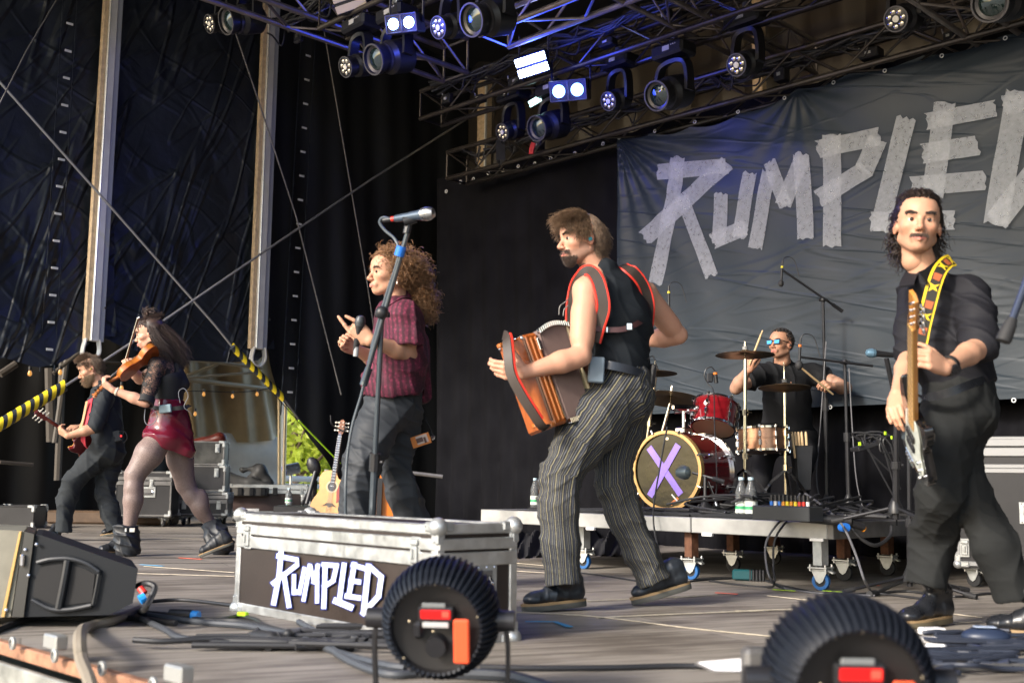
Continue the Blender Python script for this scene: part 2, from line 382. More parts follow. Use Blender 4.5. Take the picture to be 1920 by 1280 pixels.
for i, (pts, w_) in enumerate([([(962, 1148), (1120, 1157), (1290, 1178), (1450, 1194)], .016), ([(1120, 1159), (1250, 1153), (1445, 1145)], .018), ([(1100, 1128), (1230, 1122), (1345, 1116)], .012),
        ([(1265, 1122), (1330, 1117)], .01), ([(1440, 1118), (1522, 1127)], .012), ([(1790, 1153), (1842, 1159)], .014), ([(1786, 1170), (1838, 1167)], .016), ([(1380, 1147), (1492, 1144)], .014),
        ([(240, 1076), (440, 1082)], .014), ([(270, 1063), (440, 1075)], .01), ([(300, 1010), (440, 1012)], .008), ([(965, 1072), (1060, 1078)], .012), ([(965, 1057), (1020, 1062)], .008), ([(965, 1128), (1000, 1126)], .01)]):
    P = smooth_curve([fl(*p) for p in pts], 6); P[:, 2] = .004+i*.0004; mb.strap(P, w_, .003, UP)
O(mb, 'floor_seams', seam, kind='structure')
# plank gaps seen dark upstage left
mb = MB()
for y0, y1 in ((985, 989), (996, 1003), (1011, 1016), (1024, 1033), (1040, 1050), (1052, 1058)):
    P = smooth_curve([fl(-40, y0), fl(250, (y0+y1)/2), fl(640, y1)], 5); P[:, 2] = .001; mb.strap(P, .012, .003, UP)
O(mb, 'floor_gaps', mat('gap_dark', (.012, .011, .01), .9), kind='structure')
# stage rim
mb = MB(); R_ = lambda u0, u1, v0, v1, z0, z1, bev=.004: mb.box(uvz((u0+u1)/2, (v0+v1)/2, (z0+z1)/2), ((u1-u0)/2, abs(v1-v0)/2, (z1-z0)/2), STAGE, bev)
R_(-7, 18, V0-.035, V0-.003, -.03, .012); O(mb, 'edge_strip', mat('rusty_edge', (.34, .17, .10), .6, .2, var=.5, vs=14, bump=.3), parent=None, label='rusty copper coloured steel edge strip along the front of the stage', cat='edge strip')
fas = T('stage_fascia', 'grey weathered metal fascia with round bolts under the front edge of the stage', 'fascia', uvz(4, V0-.05, -.3))
mb = MB(); R_(-7, 18, V0-.06, V0-.037, -.30, -.045); O(mb, 'panel', mat('weathered_metal', (.30, .30, .27), .55, .4, var=.5, vs=6, bump=.4, bs=12), fas)
boltm = mat('zinc_bolt', (.42, .42, .40), .4, .6)
for px, py in ((26, 1205), (105, 1228), (194, 1252), (290, 1283)):
    c = onV(px, py, V0-.062); mb = MB(); mb.lathe(c, -SV, [(.0, -.002), (.021, 0), (.021, .008), (.013, .011), (.013, .004), (0, .004)], 14, close=False); O(mb, 'bolt', boltm, fas)
for px, py in ((104, 1202), (335, 1262)):
    c = onV(px, py, V0-.05); mb = MB(); mb.box(c, (.045, .02, .022), STAGE, .005); O(mb, 'clamp', boltm, fas)
mb = MB(); R_(-7, 18, V0+.4, V0+.42, -1.34, -.31); O(mb, 'stage_skirt', mat('black_scrim', (.02, .02, .02), .9), label='black scrim skirt under the front of the stage', cat='scrim')
# ---------------------------------------------------------------- roof and side walls
tarp = mat('black_tarpaulin', (.020, .024, .030), .40, var=.4, vs=1.3, bump=.6, bs=3.5, rvar=.12, dist=.03, spec=.4)
tarpn = tarp
drape = mat('black_drape', (.0088, .0088, .0105), .95, spec=.03, var=.25, vs=3)
def flat_sheet(name, pts, m, **k): mb = MB(); mb.add(pts, [(0, 1, 2, 3)]); return O(mb, name, m, smooth=False, **k)
roof = MB(); roof.sheet(lambda a, b: uvz(-7+25*a, .0+12*b, 6.1+.25*math.sin(a*40)*0+.5*math.sin(b*3.1)), 6, 8)
O(roof, 'stage_roof', mat('roof_tarpaulin', (.02, .019, .018), .7), label='dark tarpaulin roof above the lighting trusses', cat='stage roof')
def px_sheet(plane, val, xs, ytop, ybot, nx, ny, off, nor):
    """sheet hanging in a stage plane between two outlines given over x"""
    mb = MB(); Y = lambda tab, x: np.interp(x, [t[0] for t in tab], [t[1] for t in tab]); x0, x1 = xs
    def fn(a, b):
        x = x0+(x1-x0)*a; p = plane(x, Y(ytop, x)+(Y(ybot, x)-Y(ytop, x))*b, val); return p+nor*off(x, b, p)
    return mb.sheet(fn, nx, ny)
UW = 11.2
def wall_fold(x, b, p):
    v = p@SV; z = p[2]
    o = .016*math.sin(v*2.9+1.2*math.sin(z*.9+v))+.006*math.sin(v*7+z*3.1)+.006*math.sin(z*5-v*6.1+2*math.sin(v*3))+.022*(1-abs(math.sin(v*1.7+z*.55+.8*math.sin(z*1.3+v))))**4+.016*(1-abs(math.sin(v*2.6-z*.9+1.1*math.sin(z*.8))))**5
    return o*(1 if z > 2.4 else max(.2, .5+(z-2.0)))-(.14*max(0, 2.35-z)**.7 if z < 2.35 else 0)
W1 = T('side_wall_tarpaulin', 'glossy black tarpaulin wall panel at far left with a strip of small white tags', 'tarpaulin', onU(90, 680, UW))
mb = px_sheet(onU, UW, (-260, 214), [(-260, -380), (214, -380)], [(-260, 690), (0, 672), (60, 690), (100, 684), (150, 655), (176, 632), (214, 632)], 60, 60, wall_fold, SU); O(mb, 'sheet', tarpn, W1)
tagm = mat('white_tag', (.7, .7, .68), .5)
def tags(root, x0, y0, x1, y1, n, u=UW-.09):
    for i in range(n):
        t = i/(n-1); c = onU(x0+(x1-x0)*t, y0+(y1-y0)*t, u); mb = MB(); mb.box(c, (.004, .035, .012), STAGE, .002); O(mb, 'tag', tagm, root)
    for d in (-14, 13):
        P = [onU(x0+(x1-x0)*t+d+ (0), y0+(y1-y0)*t-20, u+.03) for t in np.linspace(-.1, 1.1, 9)]; mb = MB(); mb.strap(P, .012, .008, -SU); O(mb, 'weld', tarp, root)
tags(W1, 131, 45, 93, 655, 13)
W2 = T('side_wall_tarpaulin', 'navy-black tarpaulin wall panel hanging between the two pale wall posts', 'tarpaulin', onU(330, 660, UW))
mb = px_sheet(onU, UW+.03, (178, 510), [(178, -300), (510, -300)], [(178, 628), (230, 655), (330, 676), (430, 680), (480, 676), (494, 655), (510, 655)], 50, 60, wall_fold, SU); O(mb, 'sheet', tarpn, W2)
W3 = T('side_wall_tarpaulin', 'black wall curtain hanging to the floor right of the second pale post', 'tarpaulin', onU(680, 980, UW))
mb = px_sheet(onU, UW+.02, (498, 900), [(498, -250), (900, -250)], [(498, 655), (505, 690), (530, 745), (560, 790), (595, 845), (625, 885), (630, 975), (900, 975)], 80, 70,
    lambda x, b, p: .035*math.sin((p@SV)*6+.9*math.sin(p[2]*1.4))+.015*math.sin((p@SV)*17+p[2]), SU); O(mb, 'sheet', mat('black_wall_cloth', (.015, .016, .017), .55, spec=.3, bump=.4, bs=4, dist=.02), W3)
tags(W3, 578, 105, 544, 735, 15)
# wall posts : aluminium profile with a pale batten
batten = mat('pale_batten', (.60, .45, .28), .7, var=.25, vs=20)
postal = mat('post_aluminium', (.75, .74, .70), .45, .25, var=.15, vs=3)
for lab, x0, y0, x1, y1, w_, u in (('pale aluminium wall post with tan batten, left of the two', 214, -60, 181, 640, .165, UW-.14), ('pale aluminium wall post with tan batten, nearer the middle of the stage', 507, -60, 492, 655, .18, UW-.14)):
    a, b = onU(x0, y0, u), onU(x1, y1, u); r = T('wall_post', lab, 'post', b, 'pale posts in the black side wall'); d = nrm(a-b); L_ = np.linalg.norm(a-b)
    m = frame((a+b)/2, SV, d)
    def bx(name, mt, c0, c1, t0, t1, ext=0):
        mb = MB(); mb.box((a+b)/2+m[:3, 0]*(c0+c1)/2+SU*(t0+t1)/2, ((c1-c0)/2, (t1-t0)/2, L_/2+ext), m, .006); O(mb, name, mt, r)
    bx('batten', batten, -w_*.62, -w_*.30, .0, .06); bx('rail', postal, -w_*.30, w_*.22, -.03, .05); bx('flange', mat('post_grey', (.52, .54, .55), .5, .2), w_*.22, w_*.62, 0, .05)
    bx('highlight_line', mat('painted_highlight', (.85, .85, .83), .25, .7), -w_*.30, -w_*.24, -.036, -.031)  # raised paler strip, the rail's bright highlight put into the colour
    mb = MB(); P = smooth_curve([b+m[:3, 0]*.02+UP*.02, b+UP*-.12+m[:3, 0]*.03, b+UP*-.2+m[:3, 0]*-.05, b+UP*-.14+m[:3, 0]*-.14, b+UP*.02+m[:3, 0]*-.12], 6); mb.strap(P, .08, .012, np.cross(SU, nrm(P[1]-P[0])) if 0 else m[:3, 0]); O(mb, 'keder_end', postal, r)
    mb = MB(); mb.box(b+UP*.35+m[:3, 0]*.06-SU*.035, (.012, .006, .012), m, .004); O(mb, 'screw', black, r)
a, b = onV(912, 150, 9.6), onV(903, 420, 9.6); r = T('wall_post', 'tan post standing behind the rear truss above the black drape', 'post', b); mb = MB(); m = frame((a+b)/2, SU, nrm(a-b))
mb.box((a+b)/2, (.09, .05, np.linalg.norm(a-b)/2), m, .01); O(mb, 'rail', batten, r); mb = MB(); mb.box((a+b)/2-m[:3, 0]*.085-SV*.06, (.012, .012, np.linalg.norm(a-b)/2), m); O(mb, 'flange', postal, r)
a, b = onV(1424, 20, 10), onV(1421, 140, 10); r = T('wall_post', 'tan post seen between trusses above the banner', 'post', b); mb = MB(); m = frame((a+b)/2, SU, UP)
mb.box((a+b)/2, (.06, .05, 1.2), m, .01); O(mb, 'rail', batten, r)
# rear wall behind the drape
mb = px_sheet(onV, 10.3, (820, 2100), [(820, -400), (2100, -1200)], [(820, 500), (2100, 500)], 90, 10, lambda x, b, p: .06*math.sin((p@SU)*9+p[2]*2)+.03*math.sin((p@SU)*17), SV)
O(mb, 'rear_wall_tarpaulin', mat('brown_tarpaulin', (.05, .042, .034), .4, bump=.3, bs=5), label='dark brown creased tarpaulin across the back above the banner', cat='tarpaulin')
mb = MB(); mb.add([uvz(-7, 10.5, 0), uvz(12.2, 10.5, 0), uvz(12.2, 10.5, 6.2), uvz(-7, 10.5, 6.2)], [(0, 1, 2, 3)]); O(mb, 'rear_wall', drape, label='black back wall of the stage behind the drapes', cat='wall', smooth=False)
mb = MB(); mb.add([uvz(-7, 3.2, 0), uvz(-7, 10.5, 0), uvz(-7, 10.5, 6.2), uvz(-7, 3.2, 6.2)], [(0, 1, 2, 3)]); O(mb, 'side_wall', drape, label='black side wall of the stage beyond the right edge', cat='wall', smooth=False)
# black drape
VD = 8.25
mb = px_sheet(onV, VD, (820, 2250), [(820, 336), (1160, 252), (2250, -40)], [(820, 984), (1160, 1022), (1600, 1040), (2250, 1090)], 260, 20,
    lambda x, b, p: .022*math.sin((p@SU)*26+1.3*math.sin(p[2]*1.2))*(.4+b)+.012*math.sin((p@SU)*9+p[2])+.02*math.sin((p@SU)*3.1), SV)
dr = O(mb, 'back_drape', drape, label='black cloth drape with eyelets hanging from the rear truss behind the drums', cat='drape')
for i, (px, py) in enumerate(((837, 359), (864, 341), (888, 336), (916, 325), (944, 321), (972, 312), (1003, 307), (1033, 297), (1078, 288), (1098, 284), (1131, 270))):
    c = onV(px, py, VD-.05); mb = MB(); mb.lathe(c, -SV, [(.012, 0), (.021, 0), (.021, .006), (.012, .006)], 10, close=False); O(mb, 'eyelet', tagm, dr)
cr_ = MB()
def crump(a, b):
    x = 966+240*a; p = fl(x, 1048-6*math.sin(a*3)-52*(1-b)*(.8+.2*math.sin(x*.11))); p = p if b > .98 else p*np.array([1, 1, 0])+0
    return p+UP*(.09*math.sin(b*3.14)*(1+.5*math.sin(x*.13+b*6))+.02*math.sin(x*.31+b*9))
cr_.sheet(crump, 70, 16); O(cr_, 'crumpled_cloth', mat('crumpled_black', (.02, .02, .022), .55), label='crumpled black cloth bunched on the floor under the drum riser', cat='cloth')
# ---------------------------------------------------------------- banner
VB = 8.0
bc = onV(1160, 258, VB); bbl = onV(1166, 778, VB); zt = bc[2]; u0 = bc@SU; zb = onV(1210, 776, VB)[2]; u1 = u0-5.6
def ban_off(u, z):
    du, dz = u0-u, zt-z; r = math.hypot(du, dz); th = math.atan2(dz, du+1e-6)
    o = .020*math.exp(-r/.8)*math.sin(th*26)*min(1, r*4)
    du2 = du-1.93; r2 = math.hypot(du2, dz); th2 = math.atan2(dz, du2); o += .010*math.exp(-r2/.6)*math.sin(th2*14)*min(1, r2*4)
    o += .03*math.exp(-dz/.35)*math.sin(du*3.2-.3*dz)+.006*math.exp(-dz/.8)*math.sin(dz*16+math.sin(du*1.6)*2.2)
    o += .004*math.sin(dz*7+du*2.1+math.sin(du*3))+.0025*math.sin(du*11-dz*5)
    for (ca, cb, ang, L_) in ((.8, 1.9, .22, 1.2), (1.5, 2.0, .15, 1.4), (2.3, 1.75, -.12, 1.3), (2.8, 2.2, .18, 1.1), (1.0, 2.3, .1, 1.3), (3.4, 1.9, -.2, 1.2), (1.6, 1.5, .25, 1.2), (2.0, 1.3, .12, 1.6), (3.0, 1.4, .3, 1.1), (3.9, 1.2, .2, 1.)):
        c_, s_ = math.cos(ang), math.sin(ang); a_ = (du-ca)*c_-(dz-cb)*s_; b_ = (du-ca)*s_+(dz-cb)*c_+.05*math.sin(a_*3)
        o += .003*math.exp(-(b_/.02)**2)*max(0, 1-(a_/L_)**2)
    return o
def ban_top(u):
    du = u0-u; s_ = [0, .42, .85, 1.36, 1.93, 2.4, 3.0, 3.6, 4.2, 5., 5.6]
    for a, b in zip(s_[:-1], s_[1:]):
        if a <= du <= b: return .035*math.sin(math.pi*(du-a)/(b-a))+.09*math.sin(min(1, du/1.93)*math.pi)*(du < 1.93)
    return 0
BN = T('banner', 'large slate grey banner behind the drums reading RUMPLED in strips of white tape', 'banner', uvz((u0+u1)/2, VB, zb))
mb = MB()
def banf(a, b):
    u = u0+(u1-u0)*a; z = zt-ban_top(u)*(1-b)+(zb-zt)*b; return uvz(u, VB-.02, z)-SV*ban_off(u, z)
mb.sheet(banf, 420, 240); bo = O(mb, 'sheet', mat('banner_pvc', (.021, .030, .040), .42, spec=.3, var=.12, vs=1.5, bump=.12, bs=9, dist=.01), BN)
for px, py in ((1161, 259), (1228, 246), (1303, 229), (1384, 210), (1471, 184), (1563, 155), (1659, 133), (1766, 105), (1885, 72), (1220, 777), (1557, 763), (1901, 750)):
    c = onV(px, py, VB-.05); mb = MB(); mb.lathe(c, -SV, [(.010, 0), (.017, 0), (.017, .004), (.010, .004)], 10, close=False); O(mb, 'eyelet', tagm, bo)
mb = MB(); mb.strap([uvz(u, VB-.035-ban_off(u, zb+.02), zb+.02) for u in np.linspace(u0, u1, 60)], .05, .004, -SV); O(mb, 'hem', MATS['banner_pvc'], BN)
def creases(m, layers, hx=-.7071):
    t, b = nodes(m); N = t.nodes.new; L = t.links.new; tc = N('ShaderNodeTexCoord'); prev = b.inputs['Normal'].links[0].from_socket if b.inputs['Normal'].links else None
    for ang, fx, fz, st, dist in layers:
        c_, s_ = math.cos(ang), math.sin(ang); out = []
        for v in ((hx*c_*fx, .7071*c_*fx, s_*fx), (-hx*s_*fz, -.7071*s_*fz, c_*fz)):
            d = N('ShaderNodeVectorMath'); d.operation = 'DOT_PRODUCT'; d.inputs[1].default_value = v; L(tc.outputs['Object'], d.inputs[0]); out.append(d)
        cb = N('ShaderNodeCombineXYZ'); L(out[0].outputs['Value'], cb.inputs[0]); L(out[1].outputs['Value'], cb.inputs[1]); n = N('ShaderNodeTexNoise'); n.inputs['Scale'].default_value = 1; n.inputs['Detail'].default_value = 2.5; n.inputs['Distortion'].default_value = .3; L(cb.outputs[0], n.inputs[0])
        a = N('ShaderNodeMath'); a.operation = 'SUBTRACT'; a.inputs[1].default_value = .5; L(n.outputs[0], a.inputs[0]); q = N('ShaderNodeMath'); q.operation = 'ABSOLUTE'; L(a.outputs[0], q.inputs[0]); r = N('ShaderNodeMapRange'); r.interpolation_type = 'SMOOTHSTEP'; r.inputs[1].default_value = 0; r.inputs[2].default_value = .035; r.inputs[3].default_value = 1; r.inputs[4].default_value = 0; L(q.outputs[0], r.inputs[0])
        k = N('ShaderNodeBump'); k.inputs['Strength'].default_value = st; k.inputs['Distance'].default_value = dist; L(r.outputs[0], k.inputs['Height'])
        if prev is not None: L(prev, k.inputs['Normal'])
        prev = k.outputs[0]
    L(prev, b.inputs['Normal'])
creases(MATS['banner_pvc'], ((.22, .35, 3.6, .4, .007), (-.15, .5, 2.6, .22, .006)))
creases(tarp, ((1.3, .30, 2.0, .8, .03), (.95, .45, 2.2, .6, .02), (-.6, .6, 1.5, .4, .02)), .7071)
def tape_mat():
    m = bpy.data.materials.new('masking_tape'); m.use_nodes = True; t, b = nodes(m); N = t.nodes.new; L = t.links.new
    b.inputs['Roughness'].default_value = .6
    tc = N('ShaderNodeTexCoord'); n = N('ShaderNodeTexNoise'); n.inputs['Scale'].default_value = 26; n.inputs['Detail'].default_value = 9; n.inputs['Roughness'].default_value = .7; L(tc.outputs['Object'], n.inputs[0])
    r = N('ShaderNodeMapRange'); r.inputs[1].default_value = .3; r.inputs[2].default_value = .7; r.inputs[3].default_value = .30; r.inputs[4].default_value = .46; L(n.outputs[0], r.inputs[0]); L(r.outputs[0], b.inputs['Alpha'])
    b.inputs['Base Color'].default_value = (.60, .63, .66, 1); b.inputs['Specular IOR Level'].default_value = .2; return m
TAPE = tape_mat()
BSC = 1920/760
STR = [[(290, 368), (268, 560), (180, 968), 66], [(195, 440), (520, 410), 74], [(517, 398), (300, 600), (132, 752), 76], [(308, 552), (448, 930), 62],
    [(497, 540), (484, 785), 64], [(452, 768), (612, 700), 74], [(630, 438), (580, 748), 66], [(722, 436), (655, 800), 66], [(722, 385), (802, 602), 62], [(885, 358), (788, 598), 74], [(876, 360), (898, 755), 78],
    [(1022, 265), (1024, 792), 86], [(956, 335), (1248, 272), 84], [(1240, 285), (1172, 436), 92], [(1190, 425), (960, 566), 84], [(1374, 186), (1248, 718), 90], [(1202, 676), (1602, 668), 92],
    [(1556, 112), (1500, 560), 102], [(1470, 203), (1796, 140), 80], [(1452, 356), (1716, 316), 94], [(1402, 510), (1752, 482), 92], [(1905, 60), (1800, 690), 118], [(1832, 128), (2010, 96), 92], [(1990, 90), (2080, 380), 100], [(2070, 340), (1800, 680), 110]]
rs = np.random.RandomState(3)
def strip_outline(pts, w_, jag, n=5):
    pts = [np.array(p, float) for p in pts]; L_, R2 = [], []
    for i, p in enumerate(pts):
        d = (pts[min(i+1, len(pts)-1)]-pts[max(i-1, 0)]); d /= np.linalg.norm(d); q = np.array([-d[1], d[0]]); L_.append(p+q*w_/2); R2.append(p-q*w_/2)
    d0 = pts[0]-pts[1]; d0 /= np.linalg.norm(d0); d1 = pts[-1]-pts[-2]; d1 /= np.linalg.norm(d1)
    e1 = [L_[-1]+(R2[-1]-L_[-1])*t+d1*rs.uniform(-jag, jag) for t in np.linspace(0, 1, n+2)[1:-1]]; e0 = [R2[0]+(L_[0]-R2[0])*t+d0*rs.uniform(-jag, jag) for t in np.linspace(0, 1, n+2)[1:-1]]
    return L_, R2, e0, e1
for k, s_ in enumerate(STR):
    pts, w_ = s_[:-1], s_[-1]; mb = MB()
    # ladder of rungs along the strip so it follows the cloth; torn ends jut unevenly
    P = [np.array(p, float) for p in pts]; seg = []
    for a, b in zip(P[:-1], P[1:]): seg += [a+(b-a)*t for t in np.linspace(0, 1, 10)[:-1]]
    seg.append(P[-1]); seg = np.array(seg); tt = np.gradient(seg, axis=0); tt /= np.linalg.norm(tt, axis=1)[:, None]; qq = np.c_[-tt[:, 1], tt[:, 0]]; NR = 7; rows = []
    for i, (p, q) in enumerate(zip(seg, qq)):
        for j in range(NR):
            e = rs.uniform(-10, 8) if i in (0, len(seg)-1) else 0
            p2 = p+q*w_*(j/(NR-1)-.5)+tt[i]*(e if i else -e)+q*(rs.uniform(-1, 1)*.6 if j in (0, NR-1) else 0); X, Y_ = 1160+p2[0]/BSC, 150+p2[1]/BSC
            c = onV(X, Y_, VB); rows.append(c-SV*(.026+.0012*k+ban_off(c@SU, c[2])))
    mb.add(rows, [(i*NR+j, i*NR+j+1, (i+1)*NR+j+1, (i+1)*NR+j) for i in range(len(seg)-1) for j in range(NR-1)]); O(mb, 'tape_strip', TAPE, BN)
# ---------------------------------------------------------------- trusses
def truss(root, a, b, w_, h, wd, mt, r=.024, rb=.010, bay=.42):
    """square truss between a and b: a, b on the lower front chord, h upwards, w_ along wd"""
    a, b = np.asarray(a), np.asarray(b); L_ = np.linalg.norm(b-a); n = max(2, int(L_/bay)); d = (b-a)/n; off = [np.zeros(3), UP*h, wd*w_, wd*w_+UP*h]
    for o in off: mb = MB(); mb.cyl(a+o, b+o, r, n=10); O(mb, 'chord', mt, root)
    mb = MB()
    for o0, o1 in ((0, 1), (2, 3), (0, 2), (1, 3)):
        for i in range(n):
            p, q = (off[o0], off[o1]) if i % 2 else (off[o1], off[o0]); mb.cyl(a+d*i+p, a+d*(i+1)+q, rb, n=6)
    for i in (0, n):
        for o0, o1 in ((0, 1), (2, 3), (0, 2), (1, 3)): mb.cyl(a+d*i+off[o0], a+d*i+off[o1], rb, n=6)
    O(mb, 'bracing', mt, root)
trb = mat('black_truss', (.055, .046, .038), .34, .6, var=.3, vs=8); trs = mat('silver_truss', (.27, .23, .20), .38, .8, var=.25, vs=6)
def uline(px, py, v, u_from, u_to): z = onV(px, py, v)[2]; return uvz(u_from, v, z), uvz(u_to, v, z)
e = onV(838, 330, 7.8)@SU
r = T('rear_truss', 'black box truss carrying the drape and banner across the back of the stage', 'truss', uvz(3, 7.8, 3.6)); a, b = uline(1160, 248, 7.8, e, -3); truss(r, a, b, .29, .29, SV, trb)
e2 = onV(788, 211, 7.1)@SU
r = T('lamp_truss', 'black box truss carrying the row of moving lights in front of the banner', 'truss', uvz(3, 7.1, 4)); aM, bM = uline(1280, 58, 7.1, e2, -3); truss(r, aM, bM, .29, .29, SV, trb)
zF = onV(760, -22, 5.2)[2]; uF = onV(600, 0, 5.2)@SU
r = T('lamp_truss', 'black box truss nearer the audience carrying the upper left moving lights', 'truss', uvz(3, 5.2, 4)); truss(r, uvz(uF, 5.2, zF), uvz(-3, 5.2, zF), .29, .29, SV, trb)
ud = onV(839, 155, 7.05)@SU; zd = onV(839, 155, 7.05)[2]
r = T('side_truss', 'bare silver truss running upstage along the left side under the roof', 'truss', uvz(ud, 4, zd)); truss(r, uvz(ud, 2.0, zd), uvz(ud, 7.0, zd), .34, .34, -SU, trs, .026, .012)
pR = onV(1080, -5, 6.1); uR = onV(900, 0, 6.1)@SU
r = T('roof_truss', 'silver truss crossing above the lit strip lamp', 'truss', uvz(3, 6.1, 4.5)); truss(r, uvz(uR, 6.1, pR[2]), uvz(-3, 6.1, pR[2]), .34, .34, SV, trs, .026, .012)
pR2 = onV(1300, 60, 8.9)
r = T('roof_truss', 'dark brown truss furthest upstage above the banner', 'truss', uvz(3, 8.9, 4.5)); truss(r, uvz(8, 8.9, pR2[2]), uvz(-3, 8.9, pR2[2]), .3, .3, SV, trb, .024, .01)
for lab, (px, py), v0, v1 in (('silver truss running upstage above the middle of the stage', (1180, 10), 3, 8.8), ('silver truss running upstage above the right of the stage', (1650, -40), 3, 8.8)):
    p = onV(px, py, 6.5); r = T('side_truss', lab, 'truss', uvz(p@SU, 6, p[2])); truss(r, uvz(p@SU, v0, p[2]), uvz(p@SU, v1, p[2]), .3, .3, -SU, trs, .022, .01)
# black cable looms along the trusses
for k, (v, z, s0, lab) in enumerate(((7.05, aM[2]+.3, 5, 'black cable loom sagging along the middle lamp truss'), (7.85, a[2]-.03+.32, 9, 'black cable loom tied along the rear truss'), (5.25, zF+.3, 12, 'black cable loom along the upper left lamp truss'))):
    rs2 = np.random.RandomState(s0); mb = MB()
    for c in range(7):
        us = np.linspace(e2-.2, -2.8, 40); P = np.array([uvz(u, v+rs2.uniform(-.05, .12), z+rs2.uniform(-.06, .05)-.05*abs(math.sin(u*3+c))) for u in us]); mb.tube(smooth_curve(P, 2), .012, 6)
    for c in range(36):
        u = rs2.uniform(-2.5, e2); p = uvz(u, v+rs2.uniform(-.1, .2), z); P = smooth_curve([p, p-UP*rs2.uniform(.05, .2)+SU*.05, p-UP*.05+SU*rs2.uniform(.1, .3), p+SU*.3], 4); mb.tube(P, .008, 5)
    O(mb, 'cable_loom', cablem, label=lab, cat='cable')
# ================================================================ FIGURE TOOLS
def skin_mat(name, col, lips=(.42, .13, .11), stub=(.10, .07, .055)):
    m = mat(name, col, .5, sss=.10, bump=.3, bs=70, dist=.002, spec=.35, rvar=.08, vs=30); t, b = nodes(m); N = t.nodes.new; L = t.links.new
    a = N('ShaderNodeAttribute'); a.attribute_name = 'tint'; s = N('ShaderNodeSeparateColor'); L(a.outputs['Color'], s.inputs[0])
    n = N('ShaderNodeTexNoise'); n.inputs['Scale'].default_value = 22; n.inputs['Detail'].default_value = 3; r = N('ShaderNodeMapRange'); r.inputs[3].default_value = .0; r.inputs[4].default_value = .55; L(n.outputs[0], r.inputs[0])
    m0 = N('ShaderNodeMix'); m0.data_type = 'RGBA'; m0.inputs[6].default_value = (*col, 1); m0.inputs[7].default_value = (col[0]*.95, col[1]*.72, col[2]*.66, 1); L(r.outputs[0], m0.inputs[0])
    prev = m0.outputs[2]
    for i, c in ((2, (col[0]*.92, col[1]*.58, col[2]*.52)), (1, stub), (0, lips)):
        x = N('ShaderNodeMix'); x.data_type = 'RGBA'; L(s.outputs[i], x.inputs[0]); L(prev, x.inputs[6]); x.inputs[7].default_value = (*c, 1); prev = x.outputs[2]
    L(prev, b.inputs['Base Color']); return m
def hair_mat(name, col, tip=None):
    m = mat(name, col, .42, var=.55, vs=60, spec=.6); t, b = nodes(m); b.inputs['Sheen Weight'].default_value = .0; return m
sclera = mat('eye_white', (.75, .72, .69), .25)
irism = mat('iris_dark', (.03, .018, .012), .15)
def S(px, py, Y, rpx): p = at(px, py, Y); return (p, rpx*Y/F0)
def many_tubes(mb, P, R, n=4):
    """P: N x S x 3 paths, R: N x S radii"""
    N, K, _ = P.shape; t = np.gradient(P, axis=1); t /= np.linalg.norm(t, axis=2)[..., None]+1e-9
    h = np.where(np.abs(t[..., 2:3]) < .8, np.array([0, 0, 1.]), np.array([1., 0, 0])); a = np.cross(t, h); a /= np.linalg.norm(a, axis=2)[..., None]+1e-9; b = np.cross(t, a)
    ang = np.arange(n)*2*math.pi/n; V = P[:, :, None]+R[:, :, None, None]*(np.cos(ang)[:, None]*a[:, :, None]+np.sin(ang)[:, None]*b[:, :, None])
    base = (np.arange(N)[:, None, None]*K+np.arange(K-1)[None, :, None])*n; j = np.arange(n); q = np.stack(np.broadcast_arrays(base+j, base+(j+1) % n, base+n+(j+1) % n, base+n+j), -1).reshape(-1, 4)
    mb.add(V.reshape(-1, 3), q.tolist()); return mb
SKC, SKR = V3(-.012, 0, .035), V3(.098, .079, .090)
def grow(mb, m, roots, flow, L, seg=9, r=.0035, curl=0., cf=14., seed=0, jit=.25, push=True, n=4, sc=1., taper=.35):
    rs = np.random.RandomState(seed); N = len(roots); p = roots.copy(); L = np.broadcast_to(L, (N,))*rs.uniform(.75, 1.15, N); P = [p.copy()]; j = rs.normal(size=(N, 3))*jit
    for s in range(seg):
        t = s/seg; d = flow(p, t)+j; d /= np.linalg.norm(d, axis=1)[:, None]+1e-9; p = p+d*(L/seg)[:, None]
        if push:
            q = (p-SKC)/(SKR*1.03); k = np.linalg.norm(q, axis=1); p = np.where((k < 1)[:, None], SKC+(p-SKC)/np.maximum(k, .05)[:, None], p)
        P.append(p.copy())
    P = np.stack(P, 1)
    if curl:
        t = np.linspace(0, 1, seg+1); ph = rs.uniform(0, 6.3, N)[:, None]+cf*t; f = rs.choice([-1, 1], N)[:, None]; amp = curl*np.minimum(1, t*4)[None]*rs.uniform(.6, 1.4, N)[:, None]
        tt = np.gradient(P, axis=1); tt /= np.linalg.norm(tt, axis=2)[..., None]+1e-9; a = np.cross(tt, [0, .3, 1.]); a /= np.linalg.norm(a, axis=2)[..., None]+1e-9; b = np.cross(tt, a)
        P = P+a*(amp*np.cos(ph))[..., None]+b*(amp*np.sin(ph)*f)[..., None]
    tp = np.linspace(1, taper, seg+1)[None]*rs.uniform(.7, 1.3, N)[:, None]*r*sc
    return many_tubes(mb, tf(m, P.reshape(-1, 3)*sc).reshape(P.shape), tp, n)
